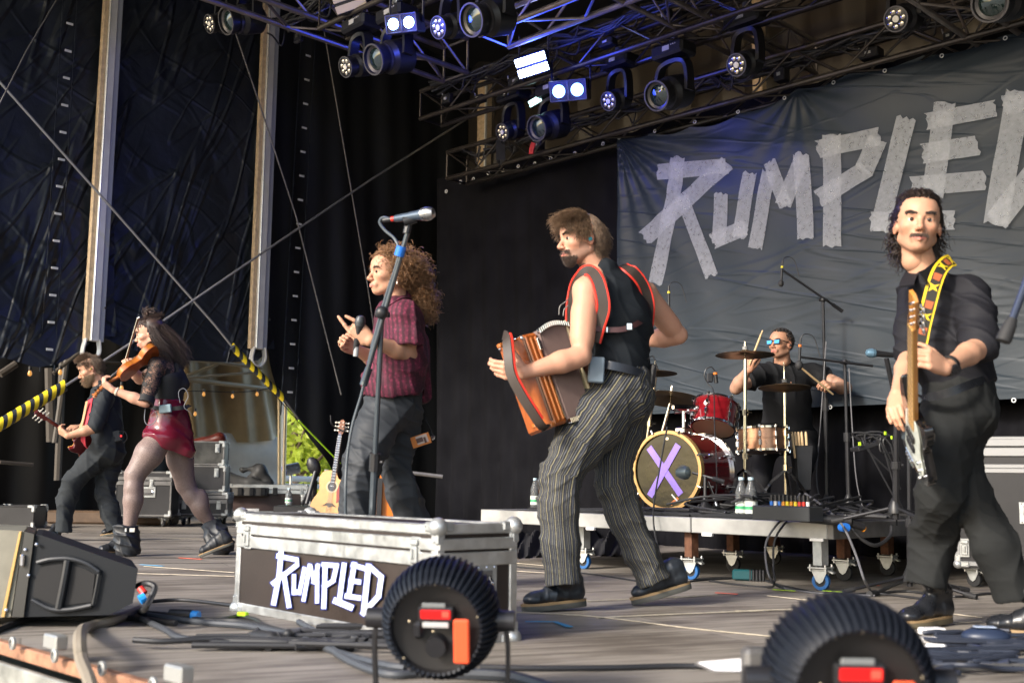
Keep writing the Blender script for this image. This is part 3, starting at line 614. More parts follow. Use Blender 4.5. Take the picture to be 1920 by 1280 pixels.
def head(mb, c, face, up=UP, sc=1., fem=False, stub=0., smile=.0, mouth=.0, thin=0.):
    """adds a head to a skin builder; returns its frame and surface (local vertices, normals)"""
    m = frame(c, face, up); cl = Clay(); y2 = lambda x, y, z: (V3(x, y, z), V3(x, -y, z))
    cl.ell(SKC, SKR, k=.01); cl.ell(V3(.026, 0, -.018), V3(.066, .060-.004*fem, .084), k=.03); cl.ell(V3(.035, 0, .045), V3(.062, .06, .052), k=.03)
    ch = V3(.062, 0, -.096+.006*fem)
    for p in y2(.050, .016-.004*fem, -.094+.006*fem): cl.cap(p, V3(-.012, .050*np.sign(p[1]), -.055), .020-.004*fem, .021-.002*fem, k=.025)
    cl.ell(ch+V3(.006, 0, 0), V3(.020, .021, .018), k=.02)
    for p in y2(.056, .042, -.024): cl.ell(p, V3(.026, .021, .018), k=.02)
    cl.cap(V3(.079, -.030, .020), V3(.079, .030, .020), .014-.003*fem, k=.015)
    for p in y2(.098, .031, .000): cl.ell(p, V3(.017, .019, .0105), k=.010, op=-1)
    for p in y2(.070, .031, -.0005): cl.ell(p, V3(.0139, .0160, .0120), k=.004)
    cl.cap(V3(.086, 0, .008), V3(.112-.004*fem, 0, -.034), .0075, .0105-.002*fem, k=.010); cl.ell(V3(.109-.003*fem, 0, -.038), V3(.012, .0115, .010), k=.007)
    for p in y2(.100, .012, -.041): cl.ell(p, V3(.011, .0075, .008), k=.005)
    for p in y2(.104, .0065, -.0495): cl.ell(p, V3(.005, .003, .003), k=.003, op=-1)
    # mouth
    cl.ell(V3(.080, 0, -.068), V3(.018, .030, .022), k=.014)
    for s in (-1, 1):
        cl.cap(V3(.101, 0, -.0665), V3(.086-.003*smile, s*(.024+.004*smile), -.070+.005*smile), .0052, .0030, k=.004)
        cl.cap(V3(.099, 0, -.0765-mouth), V3(.085-.003*smile, s*(.023+.004*smile), -.0715+.005*smile), .0066, .0030, k=.004)
    cl.cap(V3(.108, -.018, -.0715-mouth*.5), V3(.108, .018, -.0715-mouth*.5), .0022+mouth*.6, k=.003, op=-1)
    # eyelids, ears, neck
    for s in (-1, 1):
        cl.cap(V3(.084, s*.016, .004), V3(.086, s*.030, .0085), .0035, k=.003); cl.cap(V3(.086, s*.030, .0085), V3(.078, s*.045, .003), .0035, k=.003)
        cl.cap(V3(.083, s*.017, -.006), V3(.078, s*.044, -.005), .0035, k=.004)
        e = frame(V3(0, 0, 0), V3(1, s*-.35, 0), V3(-.22, 0, 1))
        cl.ell(V3(-.008, s*.079, -.008), V3(.019, .0075, .031), e, k=.006); cl.ell(V3(-.002, s*.089, -.006), V3(.010, .007, .018), e, k=.005, op=-1); cl.cap(V3(-.012, s*.066, -.008), V3(.0, s*.072, -.012), .014, k=.008)
    cl.cap(V3(-.030, 0, -.035), V3(-.040, 0, -.125), .052-.008*fem, .050-.008*fem, k=.02)
    V, Q = cl.mesh(.0028); V = relax(V, Q, 1, .4); N = normals(V, Q); x, y, z = V.T; ay = np.abs(y)
    g = lambda a, b, c, d: np.clip((a-b)/(c-b), 0, 1)
    lip = np.exp(-(((z+.0715+mouth*.4-.005*smile*(ay/.024)**2)/(.0085+mouth*.5))**4))*np.exp(-((ay/(.0235+.004*smile))**6))*(x > .082)
    st = stub*np.clip((-.048-z)/.012, 0, 1)*np.clip((x+.03)/.03, 0, 1)*np.clip((z+.14)/.02, 0, 1); st = np.maximum(st, stub*.8*(z < -.02)*(ay > .055)*(x < .04)*(x > -.005)); st *= (1-lip)
    red = .5*np.exp(-((V-V3(.110, 0, -.038))**2).sum(1)/.0004)+.35*np.exp(-(((x-.075)/.03)**2+((ay-.042)/.018)**2+((z+.028)/.016)**2))+.5*(ay > .078)
    mb.add(tf(m, V*sc), Q.tolist(), col=np.c_[lip*.9, st, red]); return m, V, N
def eyes(m, parent, sc=1., look=0.):
    mb = MB(); mi = MB()
    for s in (-1, 1):
        c = V3(.0735, s*.031, -.0005); mb.ball(tf(m, c*sc), .0142*sc, 12); d = nrm(V3(1, look, -.05)); mi.ball(tf(m, (c+d*.0112)*sc), .0082*sc, 10)
    e = O(mb, 'eyes', sclera, parent); O(mi, 'irises', irism, e)
def pick(V, N, mask, n, seed=0):
    i = np.where(mask)[0]; rs = np.random.RandomState(seed); k = rs.choice(i, n); return V[k]+rs.normal(size=(n, 3))*.0012, N[k]
def fuzz(name, m, V, N, mask, n, L, r, hm, parent, d=(0, 0, -1.), nw=.6, seed=1, sc=1., curl=0., jit=.25, seg=4):
    n = int(n*1.8); r *= .62; p, q = pick(V, N, mask, n, seed); D = np.asarray(d, float); mb = MB()
    grow(mb, m, p, (lambda P, t: D+q*nw*(1-t)) , L, seg, r, curl, 8, seed, jit, False, 4, sc); return O(mb, name, hm, parent, ang=0)
def brows(m, V, N, hm, parent, n=120, sc=1., r=.0013):
    n = int(n*1.6); r *= .62
    x, y, z = V.T; mask = (x > .055) & (np.abs(y) > .012) & (np.abs(y) < .047) & (np.abs(z-(.019+.004*np.sin((np.abs(y)-.012)*70))) < .0042)
    p, q = pick(V, N, mask, n, 4); mb = MB(); sgn = np.sign(p[:, 1])
    grow(mb, m, p, lambda P, t: np.c_[-.3*np.ones(n), sgn, .15*np.ones(n)]+q*.35, .011, 3, r, 0, 1, 5, .2, False, 4, sc); O(mb, 'eyebrows', hm, parent, ang=0)
def hand(cl, w_, fwd, back, side, curl=(.5, .5, .5, .5), thumb=(.5, .6), sc=1., spread=.06):
    """w_ wrist, fwd along the metacarpals, back = outward normal of the back of the hand, side = +1 / -1 which side the thumb is on"""
    m = frame(np.asarray(w_), fwd, back); P = lambda x, y, z: tf(m, V3(x, y, z)*sc)
    for i in range(4):
        y = side*(.031-.0205*i); kn = .092-.004*abs(i-1)-.006*(i == 3); cl.cap(P(.0, y*.45, 0), P(kn, y, 0), .0155*sc, .0115*sc, k=.010)
        a = -spread*(i-1.5)*side; d = 0.; p = V3(kn, y, 0); Ls = np.array([.044, .027, .021])*(1, 1.07, 1, .82)[i]; c = curl[i]; cs = c if hasattr(c, '__len__') else (c*.8, c*1.2, c*.9); rr = (.0098, .0088, .0080, .0070)
        for j in range(3):
            d += cs[j]; q = p+V3(math.cos(d)*math.cos(a), math.cos(d)*math.sin(-a), -math.sin(d))*Ls[j]
            cl.cap(P(*p), P(*q), rr[j]*sc, rr[j+1]*sc, k=.0035); p = q
    cl.ell(P(.045, 0, -.004), V3(.045, .038, .015)*sc, m, k=.012)
    p = V3(.018, side*.026, -.006); a, b = thumb; d = V3(math.cos(a), side*math.sin(a)*.9, -.25-.3*b); d = nrm(d); q = p+d*.042; cl.cap(P(*p), P(*q), .0150*sc, .0112*sc, k=.010)
    d2 = nrm(d+V3(.35*b, -side*.35*b, -.35*b)); r_ = q+d2*.031; cl.cap(P(*q), P(*r_), .0108*sc, .0098*sc, k=.004); d3 = nrm(d2+V3(.3*b, -side*.4*b, -.3*b)); cl.cap(P(*r_), P(*(r_+d3*.024)), .0098*sc, .0080*sc, k=.004); return m
def arm(cl, sh, el, wr, s=1., k=.02):
    sh, el, wr = map(np.asarray, (sh, el, wr)); u = el-sh; f = wr-el
    cl.cap(sh, el, .050*s, .038*s, k=k); cl.cap(sh+u*.25, sh+u*.75, .050*s, .044*s, k=k); b = nrm(nrm(f)-nrm(u)*np.dot(nrm(f), nrm(u))); cl.cap(sh+u*.35+b*.010*s, sh+u*.72+b*.012*s, .044*s, .036*s, k=k)
    cl.cap(el, el+f*.35, .039*s, .044*s, k=.015); cl.cap(el+f*.35, wr, .044*s, .0265*s, k=.015); cl.cap(el+f*.12-b*.0, el+f*.4+b*.006, .042*s, .036*s, k=.015)
def shoe(parent, heel, toe, up, L=.30, hgt=.11, w_=.052, m_up=None, m_sole=None, laces=True, sole=.026, name='shoe', shaft=None):
    """heel, toe: sole points on the ground"""
    d = nrm(toe-heel); m = frame(heel, d, up); sc = L/.30; P = lambda x, y, z: tf(m, V3(x*sc, y*sc, z))
    cl = Clay(); so = sole
    cl.cap(P(.045, 0, so+.028), P(.16, 0, so+.030), .038, .034, k=.02); cl.cap(P(.16, 0, so+.024), P(.245, .0, so+.020), .036, .030, k=.02, sq=(m[:3, 1], 1.15)); cl.ell(P(.245, 0, so+.016), V3(.048, .046, .027)*sc, m, k=.015)
    an = P(.055, 0, so+hgt); cl.cap(P(.05, 0, so+.035), an, .040, .040, k=.02); cl.cap(an+m[:3, 0]*.015, P(.16, 0, so+.045), .036, .028, k=.02)
    if shaft is not None: cl.cap(an, shaft, .042, .045, k=.02)
    cl.box(P(.15, 0, -.05+so*.7), V3(.30, .2, .05), m, .001, .002, -1)
    V, Q = cl.mesh(.0045); V = relax(V, Q, 1); N = normals(V, Q); V = folds(V, N, .004, m[:3, 0]*110, seed=3, w=1.0, ws=9)
    mb = MB(); mb.add(V, Q.tolist()); s = O(mb, name, m_up, parent)
    out = []
    for t in np.linspace(0, 2*math.pi, 28, endpoint=False):
        x = .15-.152*math.cos(t); yy = math.sin(t)*(.050 if x > .15 else .040)*(abs(math.sin(t))**-.15 if abs(math.sin(t)) > .01 else 1); out.append([x*sc, yy*sc*w_/.05])
    mb = MB(); mb.prism(m, out, 0, so, .003); so_ = O(mb, 'sole', m_sole, s)
    mb = MB(); mb.prism(m, np.array(out)*1.012, so*.72, so*1.02); O(mb, 'welt', mat('tan_welt', (.30, .20, .10), .6), s)
    if laces:
        mb = MB()
        for i in range(4):
            x = .105+.022*i; z = so+.105-.016*i; P2 = smooth_curve([P(x, -.022, z-.012), P(x+.004, 0, z+.002), P(x, .022, z-.012)], 4); mb.tube(P2, .0032, 6)
        O(mb, 'laces', mat('lace', (.03, .03, .03), .7), s)
    return s
def leg_uv(bones, ref):
    """u runs round the leg (metres), v along it; bones = list of chains [(p, r)...]"""
    segs = [(np.asarray(a[0]), np.asarray(b[0])) for ch in bones for a, b in zip(ch[:-1], ch[1:])]
    def f(V):
        best = np.full(len(V), 1e9); U = np.zeros((len(V), 2))
        for a, b in segs:
            ab = b-a; t = np.clip(((V-a)@ab)/(ab@ab), 0, 1); q = V-a-t[:, None]*ab; d = np.linalg.norm(q, axis=1); ax = nrm(ab); r0 = nrm(ref-ax*np.dot(ref, ax)); r1 = np.cross(ax, r0); an = np.arctan2(q@r1, q@r0)
            k = d < best; best[k] = d[k]; U[k, 0] = an[k]/(2*math.pi); U[k, 1] = V[k, 2]
        return U
    return f
def cloth(name, col, rough=.8, bump=.35, bs=18, **k):
    return mat(name, col, rough, bump=bump, bs=bs, dist=.006, spec=.2, **k)
leather = mat('black_leather', (.014, .015, .018), .30, bump=.3, bs=35, dist=.003, rvar=.1)
sole_d = mat('grey_sole', (.085, .085, .075), .7)
sole_b = mat('black_sole', (.025, .025, .025), .6)
K = lambda d, n: nrm(d)*n
def wrinkles(Y, g=1.):
    return [(.010*g, V3(6, 3, 42), 3, dict(w=1.7, ws=5, sharp=2)), (.006*g, V3(30, 10, 55), 11, dict(w=1.4, ws=8, sharp=2)), (.012*g, V3(20, 8, 6), 5, dict(w=1.5, ws=4, sharp=1.5))]
# ================================================================ PEOPLE
def body_base(neck, shL, shR, hip, legs, s=1.):
    """hidden trunk and legs in one sculpted surface"""
    cl = Clay(); ch = (shL+shR)/2
    cl.cap(shL*.8+ch*.2, shR*.8+ch*.2, .055*s, k=.04); cl.cap(ch-UP*.08, hip+UP*.04, .105*s, .10*s, k=.05); cl.cap(ch, neck, .07*s, .05*s, k=.04)
    for lg in legs: cl.chain([(p, min(r*.7, .07) if i < len(lg)-2 else .032) for i, (p, r) in enumerate(lg[:-1])], k=.02)
    return cl
SKM = skin_mat('skin_fair', (.50, .29, .19))
SKA = skin_mat('skin_flushed', (.53, .30, .205))
SKF = skin_mat('skin_light', (.58, .35, .25), lips=(.5, .14, .13))
SKT = skin_mat('skin_tanned', (.43, .24, .155))
# ---------------------------------------------------------------- accordion player
def person_accordion():
    Y = 5.12; shL, shR = at(1100, 545, 5.0), at(1208, 552, 5.30); hip = at(1165, 735, 5.15); neck = at(1130, 500, 5.14)
    L1 = [S(1150, 745, 5.10, 56), S(1118, 790, 5.05, 58), S(1082, 836, 5.02, 50), S(1052, 892, 4.99, 41), S(1047, 950, 4.98, 39), S(1052, 1020, 4.98, 38), S(1057, 1088, 4.98, 36)]
    L2 = [S(1172, 745, 5.20, 50), S(1168, 800, 5.22, 46), S(1150, 862, 5.2, 36), S(1150, 905, 5.2, 37), S(1172, 968, 5.22, 34), S(1202, 1035, 5.25, 34), S(1224, 1084, 5.26, 34)]
    mb = MB(); cl = body_base(neck, shL, shR, hip, [L1, L2], 1.05)
    for s in (shL, shR): cl.cap(neck*.6+s*.4, s, .055, .058, k=.04)
    cl.cap((shL+shR)/2-UP*.09+V3(.02, .0, 0), at(1165, 690, 5.15), .108, .10, k=.05, sq=(nrm(shR-shL), 1.15))
    sculpt(cl, .006, mb=mb)
    elL, wrL = at(1090, 668, 4.92), at(985, 698, 4.86); elR, wrR = at(1272, 628, 5.42), at(1192, 640, 5.62)
    ca = Clay(); arm(ca, shL, elL, wrL, 1.12); ca.cap(neck*.35+shL*.65, shL, .05, .062, k=.03)
    hand(ca, wrL, at(948, 694, 4.85)-wrL, at(985, 700, 4.7)-at(985, 698, 4.9)+V3(0, 0, -.05), -1, (.5, .55, .6, .6), (1.0, .3), 1.05)
    sculpt(ca, .0038, mb=mb); ca = Clay(); arm(ca, shR, elR, wrR, 1.10); ca.cap(neck*.35+shR*.65, shR, .05, .062, k=.03); hand(ca, wrR, V3(-.9, .5, .1), V3(.3, .9, 0), -1); sculpt(ca, .0042, mb=mb)
    hm, hv, hn = head(mb, at(1090, 451, 5.1), V3(-.93, -.36, -.04), V3(-.10, 0, 1), 1.0, stub=.62, smile=.2)
    cl = Clay(); cl.cap(hm[:3, 3]+V3(.02, 0, -.06), neck+V3(-.005, 0, -.03), .055, .066, k=.03); sculpt(cl, .005, mb=mb)
    b = O(mb, 'person', SKA, label='person in black tank top and striped trousers playing an orange-brown accordion', cat='person', ang=0)
    eyes(hm, b, look=.1); dk = hair_mat('hair_brown', (.055, .033, .022)); lt = hair_mat('hair_light_brown', (.16, .10, .06))
    brows(hm, hv, hn, mat('brow_dark', (.012, .008, .006), .6), b, 190, r=.0019); x, y, z = hv.T; ay = abs(y)
    fuzz('moustache', hm, hv, hn, (x > .078) & (ay < .034) & (z > -.066) & (z < -.052), 170, .012, .0016, dk, b, (0, 0, -1), .4)
    fuzz('beard', hm, hv, hn, ((z < -.080) & (x > .045) & (z > -.122)), 800, .011, .0012, dk, b, (.2, 0, -1), .7)
    up = (z > .055) & (x < .085) | (z > .02) & (x < .045) & (ay > .05) | (x < -.03) & (z > -.045)
    up &= ~((z < .0) & (x > -.03))
    p, q = pick(hv, hn, up, 6500, 2)
    def flow(P, t): return np.c_[.55+0*P[:, 0]-(P[:, 0] < -.02)*1.2, P[:, 1]*5, -.25-.9*(P[:, 0] < -.02)-.8*(np.abs(P[:, 1]) > .05)]
    mh = MB(); grow(mh, hm, p, flow, .062, 7, .0012, .003, 5, 3, .16, n=3)
    pf, _ = pick(hv, hn, (z > .088) & (x > -.02), 1300, 5); grow(mh, hm, pf+V3(0, 0, .006), lambda P, t: np.c_[np.ones(len(P)), P[:, 1]*6, .35-1.3*t+0*P[:, 0]], .085, 8, .0012, .004, 4, 6, .16, n=3)
    O(mh, 'hair', lt, b, ang=0)
    ee = MB(); ee.ball(tf(hm, V3(-.004, .088, -.012)), .0095, 10); O(ee, 'earpiece', mat('teal_earplug', (.02, .38, .5), .4), b)
    # tank top
    cl = Clay(); cl.cap(at(1150, 560, 5.13), at(1163, 600, 5.15), .118, .130, k=.04, sq=(nrm(shR-shL), 1.18)); cl.cap(at(1163, 600, 5.15), at(1165, 708, 5.15), .130, .118, k=.05, sq=(nrm(shR-shL), 1.2))
    for s in (shL, shR):
        e = neck*.52+s*.48+V3(.02, .0, .0); cl.cap(e+UP*.035, at(1155, 580, 5.12), .034, .07, k=.035)
    cl.cap(at(1138, 508, 5.1), at(1148, 540, 5.12), .055, .09, k=.04)
    cl.ell(hm[:3, 3]+V3(.02, .02, -.12), .075, k=.02, op=-1)
    sculpt(cl, .006, [(.009, V3(25, 5, 70), 4, dict(w=1.6, ws=5)), (.007, V3(55, 10, 30), 8, dict(w=1.5, ws=6))], mb=(m_ := MB())); O(m_, 'tank_top', cloth('black_jersey', (.012, .015, .019), .75), b, ang=0)
    # trousers with stripes
    cl = Clay(); leg_cloth(cl, slim(L1)); leg_cloth(cl, slim(L2)); cl.cap(at(1168, 708, 5.15), at(1165, 745, 5.16), .120, .135, k=.04, sq=(nrm(shR-shL), 1.2)); cl.ell(at(1185, 748, 5.12), .10, k=.05)
    st = mat('striped_cloth', (.06, .06, .065), .85, bump=.3, bs=40); t, bb = nodes(st); N = t.nodes.new; Lk = t.links.new
    tc = N('ShaderNodeTexCoord'); sx = N('ShaderNodeSeparateXYZ'); Lk(tc.outputs['UV'], sx.inputs[0]); prev = None
    mu = N('ShaderNodeMath'); mu.operation = 'MULTIPLY'; mu.inputs[1].default_value = 16; Lk(sx.outputs[0], mu.inputs[0]); fr = N('ShaderNodeMath'); fr.operation = 'FRACT'; Lk(mu.outputs[0], fr.inputs[0])
    cr = N('ShaderNodeValToRGB'); cr.color_ramp.interpolation = 'CONSTANT'; E_ = cr.color_ramp.elements
    tab = [(0, (.018, .020, .028)), (.14, (.24, .215, .125)), (.22, (.012, .013, .018)), (.40, (.10, .105, .115)), (.50, (.010, .011, .016)), (.66, (.17, .16, .12)), (.73, (.010, .011, .016)), (.84, (.06, .065, .08)), (.93, (.010, .011, .016))]
    E_[0].position = 0; E_[0].color = (*tab[0][1], 1); E_[1].position = tab[1][0]; E_[1].color = (*tab[1][1], 1)
    for p_, c_ in tab[2:]: e = E_.new(p_); e.color = (*c_, 1)
    Lk(fr.outputs[0], cr.inputs[0]); Lk(cr.outputs[0], bb.inputs['Base Color'])
    sculpt(cl, .006, [(.006, V3(25, 8, 70), 4, dict(w=1.6, ws=5, sharp=2)), (.006, V3(60, 12, 6), 8, dict(w=1.4, ws=5)), (.004, V3(40, 4, 95), 2, dict(w=1.3, ws=7, sharp=2))], mb=(m_ := MB()), uvf=leg_uv([L1, L2], V3(.2, 1, 0)), dr=(leg_uv([L1, L2], V3(.2, 1, 0)), ((L1[3][0], .16), (L2[3][0], .16), (hip, .17)), .008, .009, 3)); tr = O(m_, 'trousers', st, b, ang=0)
    # belt and radio packs
    P = [at(x, y, Yb) for x, y, Yb in ((1112, 690, 5.18), (1118, 684, 5.06), (1138, 684, 4.985), (1165, 689, 4.985), (1195, 697, 5.03), (1216, 704, 5.12), (1220, 702, 5.2))]
    m_ = MB(); m_.strap(smooth_curve(P, 5), .038, .006, V3(0, -1, .1)); be = O(m_, 'belt', mat('dark_leather_belt', (.03, .035, .045), .35), b)
    m_ = MB(); m_.box(at(1118, 693, 4.96), (.036, .014, .058), frame(V3(0, 0, 0), V3(1, .1, -.05), UP), .006); pk = O(m_, 'radio_pack', mat('grey_pack', (.14, .18, .22), .35), b)
    m_ = MB(); m_.tube(smooth_curve([at(1118, 678, 4.96), at(1112, 668, 4.95), at(1108, 672, 4.96)], 5), .003, 6); m_.cyl(at(1121, 678, 4.96), at(1121, 673, 4.96), .006); O(m_, 'plug', black, pk)
    m_ = MB(); m_.box(at(1222, 704, 5.13), (.014, .02, .055), frame(V3(0, 0, 0), V3(1, .5, -.1), V3(.1, 0, 1)), .006); pk = O(m_, 'radio_pack', black, b)
    m_ = MB(); m_.tube(smooth_curve([at(1216, 682, 5.12), at(1216, 672, 5.1), at(1224, 668, 5.1), at(1229, 680, 5.1), at(1224, 696, 5.1)], 5), .003, 6); O(m_, 'pack_cable', cablem, pk)
    # accordion shoulder straps
    rd = mat('red_piping', (.62, .035, .02), .45); bl = mat('brown_strap', (.045, .034, .028), .5)
    def sstrap(pts, w_, nor, lab):
        P = smooth_curve([at(*p) for p in pts], 6); m1 = MB(); m1.strap(P, w_, .007, nor); s = O(m1, 'shoulder_strap', bl, b)
        for sg in (-1, 1):
            T_ = np.gradient(P, axis=0); Q_ = np.array([p+sg*w_/2*nrm(np.cross(nrm(t_), nrm(n_-nrm(t_)*np.dot(n_, nrm(t_))))) for p, t_, n_ in zip(P, T_, np.broadcast_to(nor, P.shape))]); m2 = MB(); m2.tube(Q_, .0062, 6); O(m2, 'piping', rd, s)
    sstrap([(1074, 640, 5.14), (1073, 585, 5.12), (1079, 540, 5.09), (1090, 515, 5.02), (1104, 507, 4.98), (1118, 520, 4.945), (1128, 550, 4.93), (1131, 580, 4.935), (1122, 612, 4.96), (1114, 640, 4.98)], .054, V3(-.1, -1, .35), 0)
    sstrap([(1166, 498, 5.14), (1182, 506, 5.10), (1198, 522, 5.11), (1210, 545, 5.13), (1216, 575, 5.14), (1213, 612, 5.17)], .06, V3(.45, -1, .3), 0)
    m_ = MB(); m_.strap(smooth_curve([at(1117, 616, 4.95), at(1140, 618, 4.965), at(1168, 617, 4.97), (at(1192, 608, 5.0)), at(1213, 595, 5.12)], 5), .024, .006, V3(0, -1, 0)); cs = O(m_, 'chest_strap', mat('oxblood_strap', (.06, .025, .025), .4), b)
    m_ = MB(); m_.box(at(1180, 612, 4.965), (.014, .004, .016), None, .003); m_.box(at(1138, 618, 4.955), (.004, .004, .013), None, .002); O(m_, 'buckle', chrome, cs)
    # shoes
    sm = mat('shoe_leather', (.02, .024, .030), .35, bump=.2, bs=30)
    f1 = fl(1099, 1143); f2 = fl(990, 1146); shoe(b, f1+UP*.018, f2*1.0, UP, .30, .08, .052, sm, sole_d, False, .034, shaft=L1[-1][0]+UP*.02)
    g1, g2 = fl(1262, 1135)+UP*.055, fl(1182, 1135); g1 = g2+nrm(g1-g2)*.30; shoe(b, g1, g2, UP, .29, .08, .052, sm, sole_d, False, .034, shaft=L2[-1][0]+UP*.02)
    return b
# ---------------------------------------------------------------- bass player
def slim(L, f=.93): return [(p, q*f) for p, q in L]
def person_bass():
    shL, shR = at(1824, 556, 4.33), at(1715, 552, 4.58); hip = at(1800, 752, 4.45); neck = at(1740, 520, 4.44)
    yf1 = fl(1740, 1176)[1]; yf2 = fl(1885, 1190)[1]
    L1 = [S(1788, 752, 4.46, 55), S(1774, 810, 4.44, 53), S(1768, 870, 4.42, 50), S(1763, 925, 4.40, 47), S(1754, 1000, yf1, 44), S(1738, 1092, yf1, 39)]
    L2 = [S(1820, 768, 4.50, 49), S(1800, 850, 4.50, 38), S(1817, 925, 4.46, 36), S(1866, 1025, 4.38, 41), S(1902, 1112, yf2, 40)]
    mb = MB(); sculpt(body_base(neck, shL, shR, hip, [L1, L2]), .008, mb=mb)
    elL, wrL = at(1838, 650, 4.20), at(1772, 690, 3.98); elR, wrR = at(1706, 668, 4.50), at(1682, 738, 4.26)
    ca = Clay(); arm(ca, shL, elL, wrL, .95); hL = hand(ca, wrL, at(1725, 662, 3.92)-wrL, V3(.15, -.9, .25), -1, ((.75, .9, .6), (.75, .95, .6), (.8, .95, .6), (.8, .9, .6)), (.9, .5), .98, .10); sculpt(ca, .0032, mb=mb)
    ca = Clay(); arm(ca, shR, elR, wrR, .92); hand(ca, wrR, at(1684, 775, 4.16)-wrR, V3(-.55, -.8, .1), -1, ((.5, .7, .5), (.45, .6, .4), (.6, .9, .7), (.7, .9, .7)), (.55, .6), .98, .08); sculpt(ca, .0032, mb=mb)
    hc = at(1721, 422, 4.40); hm, hv, hn = head(mb, hc, V3(-.24, -.95, .04), V3(.09, 0, 1), 1.06, stub=.12, smile=1., mouth=.0035)
    cl = Clay(); cl.cap(tf(hm, V3(-.032, 0, -.07)), neck+V3(0, .02, -.02), .053, .064, k=.03); sculpt(cl, .005, mb=mb)
    b = O(mb, 'person', SKM, label='person with moustache and black shirt playing a bass guitar on a yellow strap', cat='person', ang=0)
    eyes(hm, b, 1.06, .05); te = MB(); te.ball(tf(hm, V3(.0965, 0, -.0725)*1.06), V3(.013, .004, .0026), 10, np.c_[hm[:3, 1], hm[:3, 0], hm[:3, 2]]); O(te, 'teeth', mat('teeth', (.75, .7, .62), .3), b); dk = hair_mat('hair_dark', (.022, .014, .011)); brows(hm, hv, hn, dk, b, 130, 1.06, .0015); x, y, z = hv.T; ay = abs(y)
    fuzz('moustache', hm, hv, hn, (x > .078) & (ay < .036) & (z > -.0655) & (z < -.056) & (ay < .031), 330, .008, .0015, hair_mat('moustache_brown', (.06, .036, .024)), b, (0, 0, -1), .4, sc=1.06)
    up = (z > .082) & (x < .10) | (z > .035) & (x < .055) & (ay > .045) | (z > .02) & (x < .03) | (x < .02) & (z > -.01) & (ay > .03) | (x < -.03) & (z > -.06)
    p, q = pick(hv, hn, up, 3600, 2); mh = MB()
    def flow(P, t):
        bk = P[:, 0] < -.06; return np.c_[np.where(bk, .05, -1.), np.where(bk, -P[:, 1]*3, P[:, 1]*1.5), np.where(bk, -1.2, .55-P[:, 2]*3.4)-.5*(np.abs(P[:, 1]) > .07)]
    grow(mh, hm, p, flow, .10, 8, .0018, .003, 7, 3, .10, n=3, sc=1.06)
    pt_, _ = pick(hv, hn, (z > .082) & (x > -.03), 1300, 9); grow(mh, hm, pt_, lambda P, t: np.c_[-.9+0*P[:, 0], P[:, 1]*3, 1.0-1.3*t+0*P[:, 0]], .05, 6, .0018, .004, 5, 12, .15, n=3, sc=1.06)
    pb, _ = pick(hv, hn, (x < -.03) & (z < .03) & (z > -.07), 800, 6); grow(mh, hm, pb, lambda P, t: np.c_[-.05+0*P[:, 0], P[:, 1]*(4-3*t), -1+.35*t+0*P[:, 0]], .105, 9, .0022, .008, 8, 7, .14, n=3, sc=1.06)
    O(mh, 'hair', dk, b, ang=0)
    ee = MB(); ee.ball(tf(hm, V3(-.002, .090, -.012)*1.06), .009, 10); O(ee, 'earpiece', black, b)
    ee = MB(); t_ = np.linspace(0, 6.2, 14); ee.tube([tf(hm, V3(-.004+.007*math.cos(a), .088, -.047+.007*math.sin(a))) for a in t_], .0014, 5); O(ee, 'earring', chrome, b)
    # shirt: trunk, left sleeve to the elbow, right sleeve
    sd = nrm(shL-shR); cl = Clay(); cl.cap(at(1722, 552, 4.55), at(1812, 548, 4.36), .068, .074, k=.04)
    cl.cap(at(1762, 590, 4.46), at(1775, 650, 4.46), .125, .130, k=.05, sq=(sd, 1.22)); cl.cap(at(1775, 650, 4.46), at(1800, 722, 4.47), .128, .122, k=.05, sq=(sd, 1.2))
    cl.chain([(shL, .070), (shL*.55+elL*.45, .071), (shL*.12+elL*.88, .069)], k=.03); cl.cap(shL*.2+elL*.8, elL*.97+shL*.03, .074, .072, k=.01); cl.chain([(shR, .066), (shR*.4+elR*.6, .066), (elR*.92+shR*.08, .062)], k=.03)
    cl.cap(neck+V3(.01, .03, .015), neck+V3(0, .0, -.05), .070, .088, k=.03)
    cl.ell(hc+V3(-.02, -.055, -.155), V3(.040, .06, .05), k=.02, op=-1); cl.box(at(1800, 728, 4.46)-UP*.205, (.3, .35, .2), frame(V3(0, 0, 0), V3(1, 0, .22), UP), .005, .01, -1)
    sh = cloth('black_shirt', (.0135, .0135, .017), .7, bump=.3, bs=12); sculpt(cl, .0055, [(.008, V3(30, 10, 60), 4, dict(w=1.7, ws=5, sharp=2)), (.010, V3(60, 14, 34), 9, dict(w=1.5, ws=6)), (.005, V3(40, 5, 120), 2, dict(w=1.4, ws=8, sharp=2))], mb=(m_ := MB())); so_ = O(m_, 'shirt', sh, b, ang=0)
    for pts in ([(1768, 496, 4.44), (1758, 503, 4.36), (1742, 516, 4.30), (1729, 522, 4.26)], [(1715, 505, 4.48), (1708, 516, 4.42), (1702, 528, 4.36), (1700, 536, 4.33)]):
        m_ = MB(); m_.strap(smooth_curve([at(*p) for p in pts], 4), [.05]*9+[.075]*4 if 0 else .058, .008, V3(.25 if pts[0][0] > 1740 else -.5, -.8, .25)); O(m_, 'collar', sh, so_)
    # yellow strap with patches
    ys = [(1785, 488, 4.38), (1775, 492, 4.335), (1762, 507, 4.285), (1751, 535, 4.265), (1741, 572, 4.26), (1732, 608, 4.26), (1724, 648, 4.25)]
    P = smooth_curve([at(*p) for p in ys], 6); nn = V3(-.15, -1, .12); m_ = MB(); m_.strap(P, .056, .006, nn); stp = O(m_, 'guitar_strap', mat('yellow_strap', (.72, .50, .02), .6, var=.1), b)
